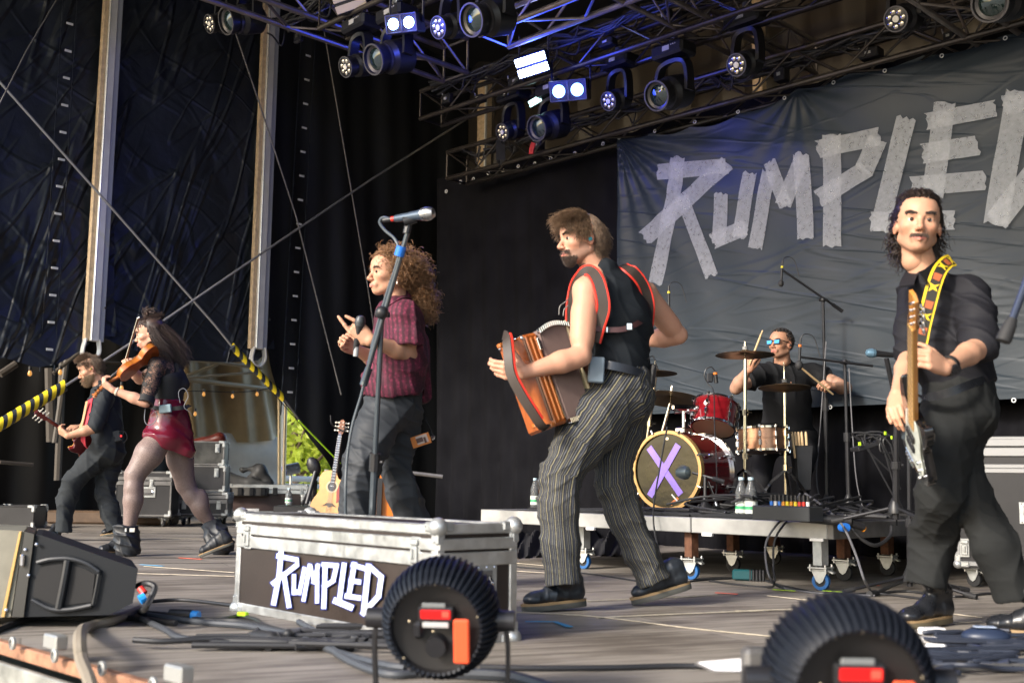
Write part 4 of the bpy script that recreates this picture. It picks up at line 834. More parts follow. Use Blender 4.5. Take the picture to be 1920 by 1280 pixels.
    m_ = MB(); m_.strap(P-np.array([0, .0045, 0]), .038, .002, nn); O(m_, 'strap_inlay', mat('strap_black', (.02, .018, .012), .6), stp)
    for i, f in enumerate(np.linspace(.06, .94, 8)):
        j = int(f*(len(P)-2)); c = P[j]; tdir = nrm(P[j+1]-P[j]); m = frame(c, tdir, -nn); m_ = MB()
        if i % 2: m_.prism(frame(c-V3(0, .006, 0), tdir, -nn), [(-.016, -.016), (.016, -.012), (.014, .014), (-.016, .016)], -.001, .002); O(m_, 'patch', mat('strap_rust', (.35, .09, .03), .6), stp)
        else:
            m_.prism(frame(c-V3(0, .006, 0), tdir, -nn), [(-.022, -.02), (-.006, -.006), (.010, -.018), (.004, .002), (.018, .016), (-.004, .012), (-.02, .02), (-.012, 0)], -.001, .002); O(m_, 'patch', MATS['yellow_strap'], stp)
    # trousers, belt, watch
    cl = Clay(); leg_cloth(cl, slim(L1)); leg_cloth(cl, slim(L2)); cl.cap(at(1800, 728, 4.46), at(1802, 765, 4.47), .126, .134, k=.04, sq=(sd, 1.15))
    sculpt(cl, .0065, [(.006, V3(45, 10, 60), 4, dict(w=1.6, ws=4, sharp=2)), (.007, V3(52, 12, 8), 8, dict(w=1.3, ws=4)), (.003, V3(30, 4, 110), 2, dict(w=1.4, ws=7, sharp=2))], dr=(leg_uv([L1, L2], V3(0, 1, 0)), ((L1[3][0], .17), (L2[2][0], .17), (hip, .17), (L2[0][0], .1)), .009, .004, 5), mb=(m_ := MB())); O(m_, 'trousers', cloth('black_trousers', (.017, .018, .018), .85, bs=30), b, ang=0)
    m_ = MB(); m_.strap(smooth_curve([at(1722, 742, 4.42), at(1740, 744, 4.32), at(1775, 737, 4.26), at(1815, 722, 4.27), at(1850, 710, 4.34)], 5), .032, .006, V3(0, -1, 0)); O(m_, 'belt', leather, b)
    m_ = MB(); ax = nrm(elL-wrL); c = wrL+ax*.035; m_.lathe(c-ax*.011, ax, [(.0335, 0), (.037, .001), (.037, .021), (.0335, .022)], 20, close=False); wt = O(m_, 'watch', black, b); f_ = nrm(V3(.3, -1, -.5)); m_ = MB(); m_.cyl(c+f_*.033, c+f_*.045, .019, n=16); O(m_, 'watch_case', leather, wt)
    a1, a2 = fl(1786, 1170), fl(1690, 1178); a1 = a2+nrm(a1-a2)*.30; bs_ = mat('boot_sole', (.12, .10, .06), .6); shoe(b, a1+UP*.012, a2, UP, .30, .10, .054, leather, bs_, True, .03, 'boot', L1[-1][0]+UP*.03)
    c2 = fl(1846, 1189); c1 = c2+nrm(fl(1935, 1196)-c2)*.29; shoe(b, c1, c2, UP, .29, .10, .054, leather, bs_, True, .03, 'boot', L2[-1][0]+UP*.03)
    return b
# ---------------------------------------------------------------- singer
def person_singer():
    shL, shR = at(757, 592, 5.62), at(728, 588, 5.95); hip = at(735, 745, 5.8); neck = at(745, 562, 5.8)
    L1 = [S(722, 765, 5.75, 46), S(700, 815, 5.68, 45), S(680, 865, 5.62, 40), S(670, 910, 5.6, 33), S(667, 985, 5.6, 32), S(664, 1080, 5.6, 33)]
    L2 = [S(748, 760, 5.85, 44), S(750, 815, 5.9, 38), S(742, 870, 5.92, 30), S(758, 925, 5.95, 32), S(782, 985, 6.0, 30), S(805, 1045, 6.03, 31)]
    mb = MB(); sculpt(body_base(neck, shL, shR, hip, [L1, L2], .95), .008, mb=mb)
    elL, wrL = at(768, 664, 5.66), at(694, 638, 5.46); elR, wrR = at(715, 680, 5.98), at(668, 655, 5.85)
    ca = Clay(); arm(ca, shL, elL, wrL, .98); hand(ca, wrL, at(668, 616, 5.45)-wrL, V3(-.1, -.95, .2), 1, ((.05, .1, .05), (1.2, 1.4, 1.0), (1.2, 1.4, 1.0), (-.05, .1, .05)), (.25, 1.2), 1.1, .16); sculpt(ca, .0036, mb=mb)
    ca = Clay(); arm(ca, shR, elR, wrR, 1.); hand(ca, wrR, V3(-.7, -.5, .5), V3(-.3, .9, 0), -1, (1.2, 1.2, 1.2, 1.2)); sculpt(ca, .005, mb=mb)
    hc = at(729, 514, 5.75); hm, hv, hn = head(mb, hc, V3(-.86, -.50, .02), V3(.02, 0, 1), .98, stub=.05)
    cl = Clay(); cl.cap(hc+V3(.02, .02, -.05), neck+V3(0, 0, -.02), .056, .062, k=.03); sculpt(cl, .005, mb=mb)
    b = O(mb, 'person', SKM, label='person with big curly hair and burgundy crochet shirt holding a microphone', cat='person', ang=0)
    eyes(hm, b, .98, .25); hr = hair_mat('hair_curly_brown', (.25, .13, .060)); brows(hm, hv, hn, hair_mat('brow_brown', (.05, .03, .02)), b, 120, .98); x, y, z = hv.T; ay = abs(y)
    up = (z > .062) & (x < .08) | (z > .02) & (x < .03) & (ay > .04) | (x < -.02) & (z > -.05)
    # filler mass in head coordinates: crown, back puff, hanging ponytail
    cl = Clay(); cl.ell(V3(-.025, 0, .052), V3(.094, .083, .082), k=.02); cl.ell(V3(-.105, -.01, .065), V3(.062, .065, .062), k=.03); cl.ell(V3(-.155, -.02, .01), V3(.055, .06, .06), k=.03); cl.ell(V3(-.175, -.02, -.07), V3(.055, .055, .07), k=.03); cl.ell(V3(-.20, -.02, -.14), V3(.045, .05, .055), k=.03)
    cl.ell(V3(.075, 0, .0), V3(.075, .095, .068), k=.02, op=-1); cl.ell(V3(.0, .09, -.02), V3(.05, .04, .05), k=.01, op=-1)
    V, Q = cl.mesh(.007); N_ = normals(V, Q); V = V+N_*(.016*warp(V, 55, 3)+.010*warp(V, 95, 5))[:, None]; mh = MB(); mh.add(tf(hm, V*.98), Q.tolist())
    k = np.random.RandomState(5).choice(len(V), 4200); pr = V[k]-N_[k]*.01
    grow(mh, hm, pr, lambda P, t: N_[k]*(.9-1.2*t)+np.array([-.6, 0, -.7]), .085, 13, .0017, .012, 10, 9, .5, False, 3, .98, .5)
    k = np.where((V[:, 0] > .02) & (V[:, 2] > .085))[0]; k = np.random.RandomState(6).choice(k, 320); grow(mh, hm, V[k], lambda P, t: N_[k]*.8+np.array([.1, 0, .1]), .025, 8, .0022, .007, 10, 11, .5, False, 4, .98, .5)
    O(mh, 'hair', hr, b, ang=0)
    ee = MB(); ee.ball(tf(hm, V3(-.002, .089, -.010)), .008, 10); ee.cyl(tf(hm, V3(-.012, .085, -.042)), tf(hm, V3(-.012, .085, -.062)), .004, .003, 6); O(ee, 'earring', chrome, b)
    sd = nrm(shL-shR); cl = Clay(); cl.chain([(shL, .070), (at(764, 640, 5.62), .082), (at(766, 665, 5.62), .084)], k=.03)
    cl.box(at(766, 672, 5.62), (.2, .25, .062), frame(V3(0, 0, 0), V3(1, 0, .05), UP), .004, .008, -1); cl.cap(at(764, 636, 5.62), at(766, 670, 5.62), .066, .074, k=.006, op=-1); cl.cap(shR, shL, .066, .070, k=.04); cl.cap(at(750, 605, 5.78), at(750, 670, 5.78), .130, .138, k=.05, sq=(V3(0, 1, 0), 1.25)); cl.cap(at(750, 670, 5.78), at(738, 722, 5.78), .138, .165, k=.05, sq=(V3(0, 1, 0), 1.1))
    cl.chain([(shR, .066), (shR*.4+elR*.6, .075)], k=.03); cl.cap(at(788, 640, 5.85), at(797, 742, 5.9), .045, .04, k=.04); cl.cap(at(700, 700, 5.72), at(692, 718, 5.7), .05, .045, k=.03)
    cl.cap(neck+V3(.01, .02, 0), neck-UP*.05, .068, .085, k=.03); cl.ell(hc+V3(-.02, -.0, -.125), V3(.06, .07, .055), k=.02, op=-1)
    cl.box(at(745, 808, 5.8), (.4, .5, .14), frame(V3(0, 0, 0), V3(1, 0, -.10), UP), .004, .008, -1); cl.cap(at(742, 715, 5.79), at(738, 760, 5.78), .145, .16, k=.01, op=-1)
    cm = mat('crochet_burgundy', (.16, .02, .05), .8, bump=.5, bs=60); t, bb = nodes(cm); N = t.nodes.new; Lk = t.links.new; tc = N('ShaderNodeTexCoord')
    mp = N('ShaderNodeMapping'); mp.inputs['Rotation'].default_value = (0, .1, .3); Lk(tc.outputs['Object'], mp.inputs[0]); wv = N('ShaderNodeTexWave'); wv.wave_type = 'BANDS'; wv.bands_direction = 'X'; wv.inputs['Scale'].default_value = 11; wv.inputs['Distortion'].default_value = 1.6; wv.inputs['Detail'].default_value = 2; wv.inputs['Detail Scale'].default_value = 4; Lk(mp.outputs[0], wv.inputs[0])
    vo = N('ShaderNodeTexVoronoi'); vo.inputs['Scale'].default_value = 55; Lk(mp.outputs[0], vo.inputs[0]); r = N('ShaderNodeValToRGB'); Lk(wv.outputs[0], r.inputs[0]); e = r.color_ramp.elements; e[0].position = .25; e[0].color = (.060, .010, .024, 1); e[1].position = .7; e[1].color = (.17, .022, .055, 1)
    r2 = N('ShaderNodeMapRange'); r2.inputs[1].default_value = .25; r2.inputs[2].default_value = .5; r2.inputs[3].default_value = .0; r2.inputs[4].default_value = .55; Lk(vo.outputs[0], r2.inputs[0]); mx = N('ShaderNodeMix'); mx.data_type = 'RGBA'; Lk(r2.outputs[0], mx.inputs[0]); Lk(r.outputs[0], mx.inputs[6]); mx.inputs[7].default_value = (.03, .006, .012, 1); Lk(mx.outputs[2], bb.inputs['Base Color'])
    sculpt(cl, .006, [(.012, V3(55, 10, 12), 4, dict(w=1.5, ws=4)), (.008, V3(35, 8, 60), 9, dict(w=1.5, ws=5, sharp=2))], mb=(m_ := MB())); so_ = O(m_, 'shirt', cm, b, ang=0)
    m_ = MB(); m_.strap(smooth_curve([at(768, 562, 5.8), at(752, 557, 5.68), at(735, 562, 5.62), at(722, 574, 5.66)], 5), .045, .008, V3(-.2, -1, .5)); O(m_, 'collar', cm, so_)
    cl = Clay(); leg_cloth(cl, slim(L1), cut=False); leg_cloth(cl, slim(L2), cut=False); cl.cap(at(738, 728, 5.8), at(738, 765, 5.8), .135, .13, k=.04)
    sculpt(cl, .0065, [(.010, V3(60, 12, 10), 4, dict(w=1.6, ws=4)), (.008, V3(40, 12, 60), 8, dict(w=1.6, ws=4, sharp=2)), (.006, V3(50, 4, 90), 2, dict(w=1.4, ws=7, sharp=2))], dr=(leg_uv([L1, L2], V3(0, 1, 0)), ((L1[3][0], .17), (L2[2][0], .17), (hip, .17), (L2[0][0], .1)), .015, .008, 2), mb=(m_ := MB())); O(m_, 'trousers', mat('slate_satin', (.034, .038, .044), .6, spec=.3, bump=.2, bs=14, dist=.006), b, ang=0)
    m_ = MB(); f0 = at(664, 1092, 5.6); f0[2] = 0
    for c_, yy in ((fl(650, 1101), 5.6), (fl(800, 1070), 6.0)): shoe(b, c_+V3(.14, .03, 0), c_-V3(.15, .06, 0), UP, .29, .08, .05, leather, sole_b, False)
    return b
# ---------------------------------------------------------------- violinist
def person_violin():
    shL, shR = at(294, 686, 8.16), at(312, 682, 8.46); hip = at(320, 785, 8.3); neck = at(302, 664, 8.3)
    L1 = [S(303, 818, 8.22, 24), S(280, 850, 8.16, 26.5), S(253, 890, 8.12, 18.5), S(250, 915, 8.1, 16.5), S(249, 938, 8.1, 17), S(243, 985, 8.1, 11.5)]
    L2 = [S(330, 820, 8.38, 25), S(338, 862, 8.42, 24), S(348, 908, 8.45, 17.5), S(360, 930, 8.45, 15.5), S(374, 950, 8.45, 14.5), S(397, 985, 8.5, 10)]
    mb = MB(); cl = Clay(); cl.cap(shL, shR, .05, k=.03); cl.cap(at(310, 695, 8.3), at(315, 740, 8.3), .095, .085, k=.04); sculpt(cl, .008, mb=mb)
    elL, wrL = at(273, 754, 8.02), at(212, 731, 7.98); elR, wrR = at(262, 712, 8.62), at(244, 686, 8.42)
    ca = Clay(); arm(ca, shL, elL, wrL, .86); hand(ca, wrL, at(194, 718, 7.98)-wrL, V3(-.35, -.6, -.8), 1, ((.7, .9, .7), (.8, .9, .7), (.8, 1, .7), (.9, 1, .7)), (.6, .4), .95, .1); sculpt(ca, .0042, mb=mb)
    ca = Clay(); arm(ca, shR, elR, wrR, .86); hand(ca, wrR, at(238, 675, 8.35)-wrR, V3(-.3, .8, .3), -1, (.8, .8, .8, .8), (.4, .5), .95); sculpt(ca, .0048, mb=mb)
    hc = at(281, 626, 8.27); hm, hv, hn = head(mb, hc, V3(-.955, -.24, -.20), V3(-.16, 0, 1), .95, fem=True, smile=1.3, mouth=.002)
    cl = Clay(); cl.cap(hc+V3(.03, .0, -.05), neck-UP*.03, .045, .05, k=.03); sculpt(cl, .006, mb=mb)
    b = O(mb, 'person', SKF, label='person with long dark hair in a red leather skirt and fishnets playing violin', cat='person', ang=0)
    eyes(hm, b, .95); hr = hair_mat('hair_dark_brown', (.045, .026, .020)); brows(hm, hv, hn, hr, b, 90, .95); x, y, z = hv.T; ay = abs(y)
    up = (z > .05) & (x < .09) | (z > .0) & (x < .03) & (ay > .04) | (x < -.02) & (z > -.05)
    p, q = pick(hv, hn, up & (z > .04) & (x > -.05), 1500, 2); mh = MB(); grow(mh, hm, p, lambda P, t: np.c_[-.8+0*P[:, 0], -P[:, 1]*6, .9-.6*(P[:, 2] > .11)], .08, 7, .0023, .002, 3, 3, .12, sc=.95, n=3)
    p, q = pick(hv, hn, (x < .012) & (x > -.03) & (ay > .055) & (z > .0), 500, 3); grow(mh, hm, p, lambda P, t: np.c_[-.30-.3*t+0*P[:, 0], np.sign(P[:, 1])*.05, -1+0*P[:, 0]], .26, 10, .0026, .006, 3, 4, .08, sc=.95, n=3)
    p, q = pick(hv, hn, (x < -.03) & (z > -.05) & (ay < .062), 1500, 4); grow(mh, hm, p, lambda P, t: np.c_[-.85+0*P[:, 0]+.3*t, -P[:, 1]*4, -1.15-.4*t+0*P[:, 0]], .29, 12, .0022, .010, 4, 5, .13, sc=.95, n=3)
    p, q = pick(hv, hn, (x > .05) & (z > .075) & (z < .11), 160, 7); grow(mh, hm, p, lambda P, t: np.c_[.15+0*P[:, 0], P[:, 1]*3, -1+0*P[:, 0]], .055, 6, .0038, .0, 3, 8, .15, sc=.95)
    cl = Clay(); cl.ell(SKC+V3(-.018, 0, .012), SKR*V3(.98, 1.07, 1.03), k=.01); cl.ell(V3(.11, 0, -.03), V3(.10, .12, .105), k=.02, op=-1); cl.box(V3(.07, 0, -.10), (.09, .2, .08), None, .01, .02, -1); V, Q = cl.mesh(.005); mh.add(tf(hm, V*.95), Q.tolist())
    cl = Clay(); cl.ell(V3(-.02, 0, .165), V3(.036, .034, .030), k=.01); V, Q = cl.mesh(.005); V += normals(V, Q)*(.006*warp(V, 90, 3))[:, None]; mh.add(tf(hm, V*.95), Q.tolist())
    k = np.random.RandomState(8).choice(len(V), 90); grow(mh, hm, V[k], lambda P, t: np.cross(P-V3(-.02, 0, .165), V3(0, 1, .2))*30, .07, 9, .003, .003, 5, 6, .5, False, sc=.95)
    ho = O(mh, 'hair', hr, b, ang=0); m_ = MB(); m_.lathe(tf(hm, V3(-.018, 0, .128)), hm[:3, 2], [(.012, 0), (.019, .004), (.019, .012), (.012, .016)], 14, close=False); O(m_, 'hair_tie', tagm, ho)
    ee = MB(); ee.ball(tf(hm, V3(-.002, .089, -.010)*.95), .008, 10); O(ee, 'earpiece', black, b)
    # lace top, bodice, skirt, fishnets, boots
    lace = bpy.data.materials.new('black_lace'); lace.use_nodes = True; t, bb = nodes(lace); N = t.nodes.new; Lk = t.links.new; bb.inputs['Base Color'].default_value = (.012, .012, .013, 1); bb.inputs['Roughness'].default_value = .8
    tc = N('ShaderNodeTexCoord'); v1 = N('ShaderNodeTexVoronoi'); v1.feature = 'DISTANCE_TO_EDGE'; v1.inputs['Scale'].default_value = 42; nz = N('ShaderNodeTexNoise'); nz.inputs['Scale'].default_value = 30; mxv = N('ShaderNodeMix'); mxv.data_type = 'VECTOR'; mxv.inputs[0].default_value = .06; Lk(tc.outputs['Object'], nz.inputs[0]); Lk(tc.outputs['Object'], mxv.inputs[4]); Lk(nz.outputs['Color'], mxv.inputs[5]); Lk(mxv.outputs[1], v1.inputs[0])
    gt = N('ShaderNodeMath'); gt.operation = 'LESS_THAN'; gt.inputs[1].default_value = .085; Lk(v1.outputs[0], gt.inputs[0]); n3 = N('ShaderNodeTexNoise'); n3.inputs['Scale'].default_value = 11; Lk(tc.outputs['Object'], n3.inputs[0]); g3 = N('ShaderNodeMath'); g3.operation = 'GREATER_THAN'; g3.inputs[1].default_value = .56; Lk(n3.outputs[0], g3.inputs[0]); m3 = N('ShaderNodeMath'); m3.operation = 'MAXIMUM'; Lk(gt.outputs[0], m3.inputs[0]); Lk(g3.outputs[0], m3.inputs[1])
    m4 = N('ShaderNodeMapRange'); m4.inputs[3].default_value = .35; m4.inputs[4].default_value = .96; Lk(m3.outputs[0], m4.inputs[0]); Lk(m4.outputs[0], bb.inputs['Alpha'])
    cl = Clay(); cl.cap(shL, shR, .062, k=.03); cl.cap(at(308, 698, 8.3), at(315, 745, 8.3), .112, .100, k=.04, sq=(V3(0, 1, 0), 1.2)); cl.chain([(shL, .058), (shL*.45+elL*.55, .055), (shL*.08+elL*.92, .052)], k=.03); cl.chain([(shR, .055), (shR*.3+elR*.7, .050)], k=.02); sculpt(cl, .006, [(.005, V3(20, 6, 30), 4, dict(w=1.5, ws=6))], mb=(m_ := MB())); lo = O(m_, 'lace_top', lace, b, ang=0)
    m_ = MB(); u_ = nrm(elL-shL); m_.lathe(elL-u_*.035, u_, [(.052, 0), (.060, .0), (.062, .05), (.050, .052)], 18, close=False); O(m_, 'cuff', mat('black_band', (.014, .014, .015), .7), lo)
    cl = Clay(); cl.cap(at(316, 712, 8.28), at(316, 745, 8.29), .108, .105, k=.03, sq=(V3(0, 1, 0), 1.22)); cl.box(at(295, 688, 8.25), (.3, .3, .095), frame(V3(0, 0, 0), V3(1, 0, .45), UP), .01, .01, -1); cl.cap(at(328, 690, 8.3), at(340, 720, 8.32), .05, .06, k=.03); sculpt(cl, .006, mb=(m_ := MB())); O(m_, 'bodice', MATS['black_band'], b, ang=0)
    rl = mat('red_leather', (.13, .008, .022), .24, bump=.25, bs=16, dist=.006, coat=.3)
    cl = Clay(); cl.cap(at(316, 752, 8.3), at(318, 785, 8.3), .112, .130, k=.03, sq=(V3(0, 1, 0), 1.25)); cl.cap(at(318, 785, 8.3), at(313, 820, 8.3), .132, .176, k=.04, sq=(V3(0, 1, 0), 1.15)); cl.cap(at(336, 800, 8.3), at(345, 845, 8.28), .09, .082, k=.04)
    cl.box(at(300, 905, 8.2), (.5, .5, .24), frame(V3(0, 0, 0), V3(1, 0, -.42), UP), .01, .012, -1); cl.box(at(318, 720, 8.3), (.3, .3, .115), None, .01, .01, -1)
    sculpt(cl, .0055, [(.008, V3(14, 6, 36), 4, dict(w=1.8, ws=5, sharp=2)), (.006, V3(28, 6, 30), 9, dict(w=1.5, ws=7))], mb=(m_ := MB())); sk = O(m_, 'skirt', rl, b, ang=0)
    m_ = MB(); m_.strap(smooth_curve([at(281, 760, 8.25), at(290, 764, 8.14), (at(315, 766, 8.1)), at(342, 764, 8.13), at(356, 760, 8.25)], 5), .03, .006, V3(0, -1, 0)); bel = O(m_, 'belt', mat('black_webbing', (.02, .02, .02), .7), b)
    m_ = MB(); m_.box(at(310, 766, 8.085), (.044, .012, .030), frame(V3(0, 0, 0), V3(1, 0, .12), UP), .005); O(m_, 'radio_pack', mat('slate_pack', (.18, .26, .30), .35), bel)
    m_ = MB(); m_.tube(smooth_curve([at(273, 760, 8.1), at(271, 785, 8.08), at(276, 796, 8.07), at(287, 794, 8.07), at(295, 782, 8.07), at(292, 772, 8.08)], 5), .0028, 6); O(m_, 'pack_cable', mat('pale_cable', (.16, .17, .19), .4), bel); m_ = MB(); m_.tube(smooth_curve([at(338, 755, 8.1), at(335, 735, 8.09), at(345, 728, 8.1), at(353, 742, 8.1), at(345, 762, 8.1), at(356, 772, 8.12), at(360, 780, 8.14)], 5), .0028, 6); O(m_, 'pack_cable', mat('pale_cable', (.16, .17, .19), .4), bel)
    fn = mat('fishnet_tights', (.50, .36, .30), .5); t, bb = nodes(fn); N = t.nodes.new; Lk = t.links.new; tc = N('ShaderNodeTexCoord'); v1 = N('ShaderNodeTexVoronoi'); v1.feature = 'DISTANCE_TO_EDGE'; v1.inputs['Scale'].default_value = 260; v1.inputs['Randomness'].default_value = 1.; Lk(tc.outputs['Object'], v1.inputs[0]); r = N('ShaderNodeMapRange'); r.inputs[1].default_value = .05; r.inputs[2].default_value = .3; Lk(v1.outputs[0], r.inputs[0]); mx = N('ShaderNodeMix'); mx.data_type = 'RGBA'; Lk(r.outputs[0], mx.inputs[0]); mx.inputs[6].default_value = (.12, .085, .08, 1); mx.inputs[7].default_value = (.33, .24, .21, 1); Lk(mx.outputs[2], bb.inputs['Base Color'])
    cl = Clay(); cl.chain(L1, k=.02); cl.chain(L2, k=.02)
    for lg in (L1, L2): a_, k_, c_ = lg[2][0], lg[3][0], lg[4][0]; cl.ell(c_+V3(.012, .0, .02), V3(.058, .055, .12)*.95, k=.03)
    sculpt(cl, .0055, mb=(m_ := MB())); O(m_, 'fishnet_tights', fn, b, ang=0)
    bt = mat('boot_leather', (.016, .018, .022), .48, bump=.4, bs=30, dist=.004)
    h1, t1 = fl(258, 1036), fl(184, 1040); h1 = t1+nrm(h1-t1)*.26; s = shoe(b, h1, t1, UP, .26, .06, .045, bt, sole_d, False, .022, 'boot')
    cl = Clay(); cl.chain([S(236, 988, 8.1, 23), S(238, 1008, 8.1, 22), S(240, 1028, 8.1, 23)], k=.02); cl.box(at(236, 970, 8.1), (.2, .2, .055), None, .01, .01, -1); cl.box(h1-UP*.03, (.3, .3, .04), None, .005, .01, -1); sculpt(cl, .0055, [(.014, V3(30, 6, 110), 4, dict(w=1.6, ws=8, sharp=1.5)), (.010, V3(80, 6, 34), 9, dict(w=1.5, ws=9))], mb=(m_ := MB())); gs = O(m_, 'boot_shaft', bt, s, ang=0)
    m_ = MB(); m_.box(at(248, 993, 7.995), (.020, .004, .016), None, .003); m_.box(at(236, 993, 7.995), (.008, .004, .014), None, .003); O(m_, 'buckle', steel, s)
    t2 = fl(375, 1045); h2 = t2+nrm(V3(1, .12, .42))*.25; s = shoe(b, h2, t2, nrm(V3(-.4, 0, 1)), .25, .06, .05, bt, sole_d, False, .022, 'boot')
    cl = Clay(); cl.chain([S(398, 984, 8.5, 18), S(406, 1004, 8.42, 22), S(416, 1020, 8.36, 22)], k=.02); cl.box(at(392, 962, 8.5), (.2, .2, .055), frame(V3(0, 0, 0), V3(1, 0, .25), UP), .01, .01, -1); sculpt(cl, .0055, [(.014, V3(50, 6, 105), 4, dict(w=1.6, ws=8, sharp=1.5)), (.010, V3(80, 6, 34), 9, dict(w=1.5, ws=9))], mb=(m_ := MB())); O(m_, 'boot_shaft', bt, s, ang=0)
    m_ = MB(); ax = nrm(elL-wrL); m_.lathe(wrL+ax*.02, ax, [(.026, 0), (.031, .003), (.031, .012), (.026, .015)], 16, close=False); O(m_, 'bracelet', mat('cream_bracelet', (.6, .55, .45), .5), b)
    return b
# ---------------------------------------------------------------- guitarist
def person_guitar():
    Y = fl(120, 1013)[1]; shL, shR = at(197, 744, Y-.16), at(188, 740, Y+.2); hip = at(203, 838, Y+.02); neck = at(190, 722, Y)
    L1 = [S(198, 842, Y, 27), S(170, 868, Y-.03, 25), S(137, 902, Y-.05, 21), S(124, 940, Y-.05, 17), S(119, 994, Y-.05, 16)]
    L2 = [S(206, 845, Y+.1, 26), S(202, 890, Y+.12, 21), S(196, 924, Y+.12, 18), S(206, 960, Y+.12, 18), S(216, 990, Y+.12, 17)]
    mb = MB(); sculpt(body_base(neck, shL, shR, hip, [L1, L2], .95), .009, mb=mb)
    elL, wrL = at(178, 802, Y-.26), at(127, 817, Y-.32); elR, wrR = at(178, 800, Y+.25), at(152, 800, Y-.05)
    ca = Clay(); arm(ca, shL, elL, wrL, 1.); hand(ca, wrL, at(108, 804, Y-.30)-wrL, V3(-.3, -.7, -.6), 1, ((.6, .9, .6), (.6, .9, .6), (.7, .9, .6), (.7, .9, .6)), (.75, .3), 1.0, .08); sculpt(ca, .0045, mb=mb)
    ca = Clay(); arm(ca, shR, elR, wrR, 1.); hand(ca, wrR, at(140, 800, Y-.12)-wrR, V3(0, -.5, .8), -1, (.6, .6, .6, .6), (.5, .5), 1.); sculpt(ca, .0055, mb=mb)
    hc = at(171, 693, Y-.02); hm, hv, hn = head(mb, hc, V3(-.90, -.32, -.36), V3(-.35, 0, 1), 1., stub=.3)
    cl = Clay(); cl.cap(hc+V3(.03, .0, -.05), neck-UP*.03, .056, .06, k=.03); sculpt(cl, .006, mb=mb)
    b = O(mb, 'person', SKM, label='bearded person in black shirt looking down, playing a dark red electric guitar at far left', cat='person', ang=0)
    eyes(hm, b); hr = hair_mat('hair_ash_brown', (.13, .085, .055)); brows(hm, hv, hn, hr, b, 100); x, y, z = hv.T; ay = abs(y)
    fuzz('beard', hm, hv, hn, ((z < -.078) & (x > .0) & (z > -.125)) | ((z < -.045) & (ay > .035) & (x > -.01)) | (x > .078) & (ay < .036) & (z > -.066) & (z < -.050), 900, .03, .0022, hair_mat('beard_ginger', (.20, .125, .065)), b, (.35, 0, -1), .6)
    up = (z > .06) & (x < .085) | (z > .02) & (x < .04) & (ay > .05) | (x < -.03) & (z > -.05)
    p, q = pick(hv, hn, up, 2600, 2); mh = MB(); grow(mh, hm, p, lambda P, t: np.c_[.25+0*P[:, 0]-(P[:, 0] < 0)*.7, P[:, 1]*5, .7*(P[:, 2] > .09)-.35-.7*(P[:, 0] < -.03)], .036, 5, .0019, .002, 5, 3, .2)
    p, q = pick(hv, hn, (z > .085) & (x > -.03), 900, 5); grow(mh, hm, p, lambda P, t: np.c_[.6+0*P[:, 0], P[:, 1]*3, 1-1.2*t+0*P[:, 0]], .055, 6, .0019, .003, 5, 6, .22); O(mh, 'hair', hr, b, ang=0)
    ee = MB(); ee.ball(tf(hm, V3(-.002, .089, -.010)), .009, 10); O(ee, 'earpiece', mat('olive_earplug', (.25, .22, .03), .4), b)
    cl = Clay(); cl.cap(shL, shR, .068, k=.04); cl.cap(at(196, 758, Y), at(203, 828, Y), .140, .128, k=.05, sq=(V3(0, 1, 0), 1.25)); cl.chain([(shL, .070), (shL*.45+elL*.55, .072), (shL*.08+elL*.92, .070)], k=.03); cl.chain([(shR, .066), (shR*.2+elR*.8, .066)], k=.03); cl.cap(neck, neck-UP*.05, .066, .085, k=.03); cl.ell(hc+V3(-.04, 0, -.13), V3(.06, .06, .05), k=.02, op=-1)
    sculpt(cl, .007, [(.011, V3(30, 8, 65), 4, dict(w=1.7, ws=5, sharp=2)), (.010, V3(60, 8, 25), 9, dict(w=1.5, ws=6))], mb=(m_ := MB())); O(m_, 'shirt', cloth('charcoal_shirt', (.022, .026, .031), .7), b, ang=0)
    cl = Clay(); leg_cloth(cl, slim(L1)); leg_cloth(cl, slim(L2)); cl.cap(at(204, 826, Y), at(204, 845, Y), .125, .135, k=.04, sq=(V3(0, 1, 0), 1.2))
    sculpt(cl, .0075, [(.009, V3(35, 10, 60), 4, dict(w=1.7, ws=4, sharp=2)), (.009, V3(55, 12, 12), 8, dict(w=1.4, ws=4))], dr=(leg_uv([L1, L2], V3(0, 1, 0)), ((L1[3][0], .17), (L2[2][0], .17), (hip, .17), (L2[0][0], .1)), .015, .010, 8), mb=(m_ := MB())); O(m_, 'trousers', cloth('charcoal_trousers', (.026, .030, .034), .8, bs=14), b, ang=0)
    m_ = MB(); m_.box(at(219, 817, Y-.1), (.032, .016, .05), frame(V3(0, 0, 0), V3(1, .3, .3), V3(-.2, 0, 1)), .006); pk = O(m_, 'radio_pack', black, b); m_ = MB(); m_.box(at(227, 817, Y-.13), (.006, .004, .006)); O(m_, 'pack_light', mat('red_lamp', (.8, .02, .02), .4, emit=1.5), pk)
    m_ = MB(); m_.tube(smooth_curve([at(226, 808, Y-.1), at(235, 810, Y-.1), at(238, 822, Y-.1), at(231, 830, Y-.1)], 5), .004, 6); O(m_, 'pack_cable', cablem, pk)
    t1 = fl(88, 1014); h1 = t1+nrm(fl(137, 1006)-t1)*.28; shoe(b, h1, t1, UP, .28, .08, .05, leather, sole_d, True)
    t2 = fl(200, 1005); shoe(b, t2+V3(.22, .05, .04), t2, UP, .28, .08, .05, leather, sole_d, True)
    m_ = MB(); m_.strap(smooth_curve([at(170, 748, Y-.16), at(165, 775, Y-.24), at(158, 800, Y-.27), at(156, 826, Y-.26), at(161, 838, Y-.2)], 5), .055, .005, V3(-.5, -1, .1)); O(m_, 'guitar_strap', mat('red_strap', (.5, .03, .05), .6), b)
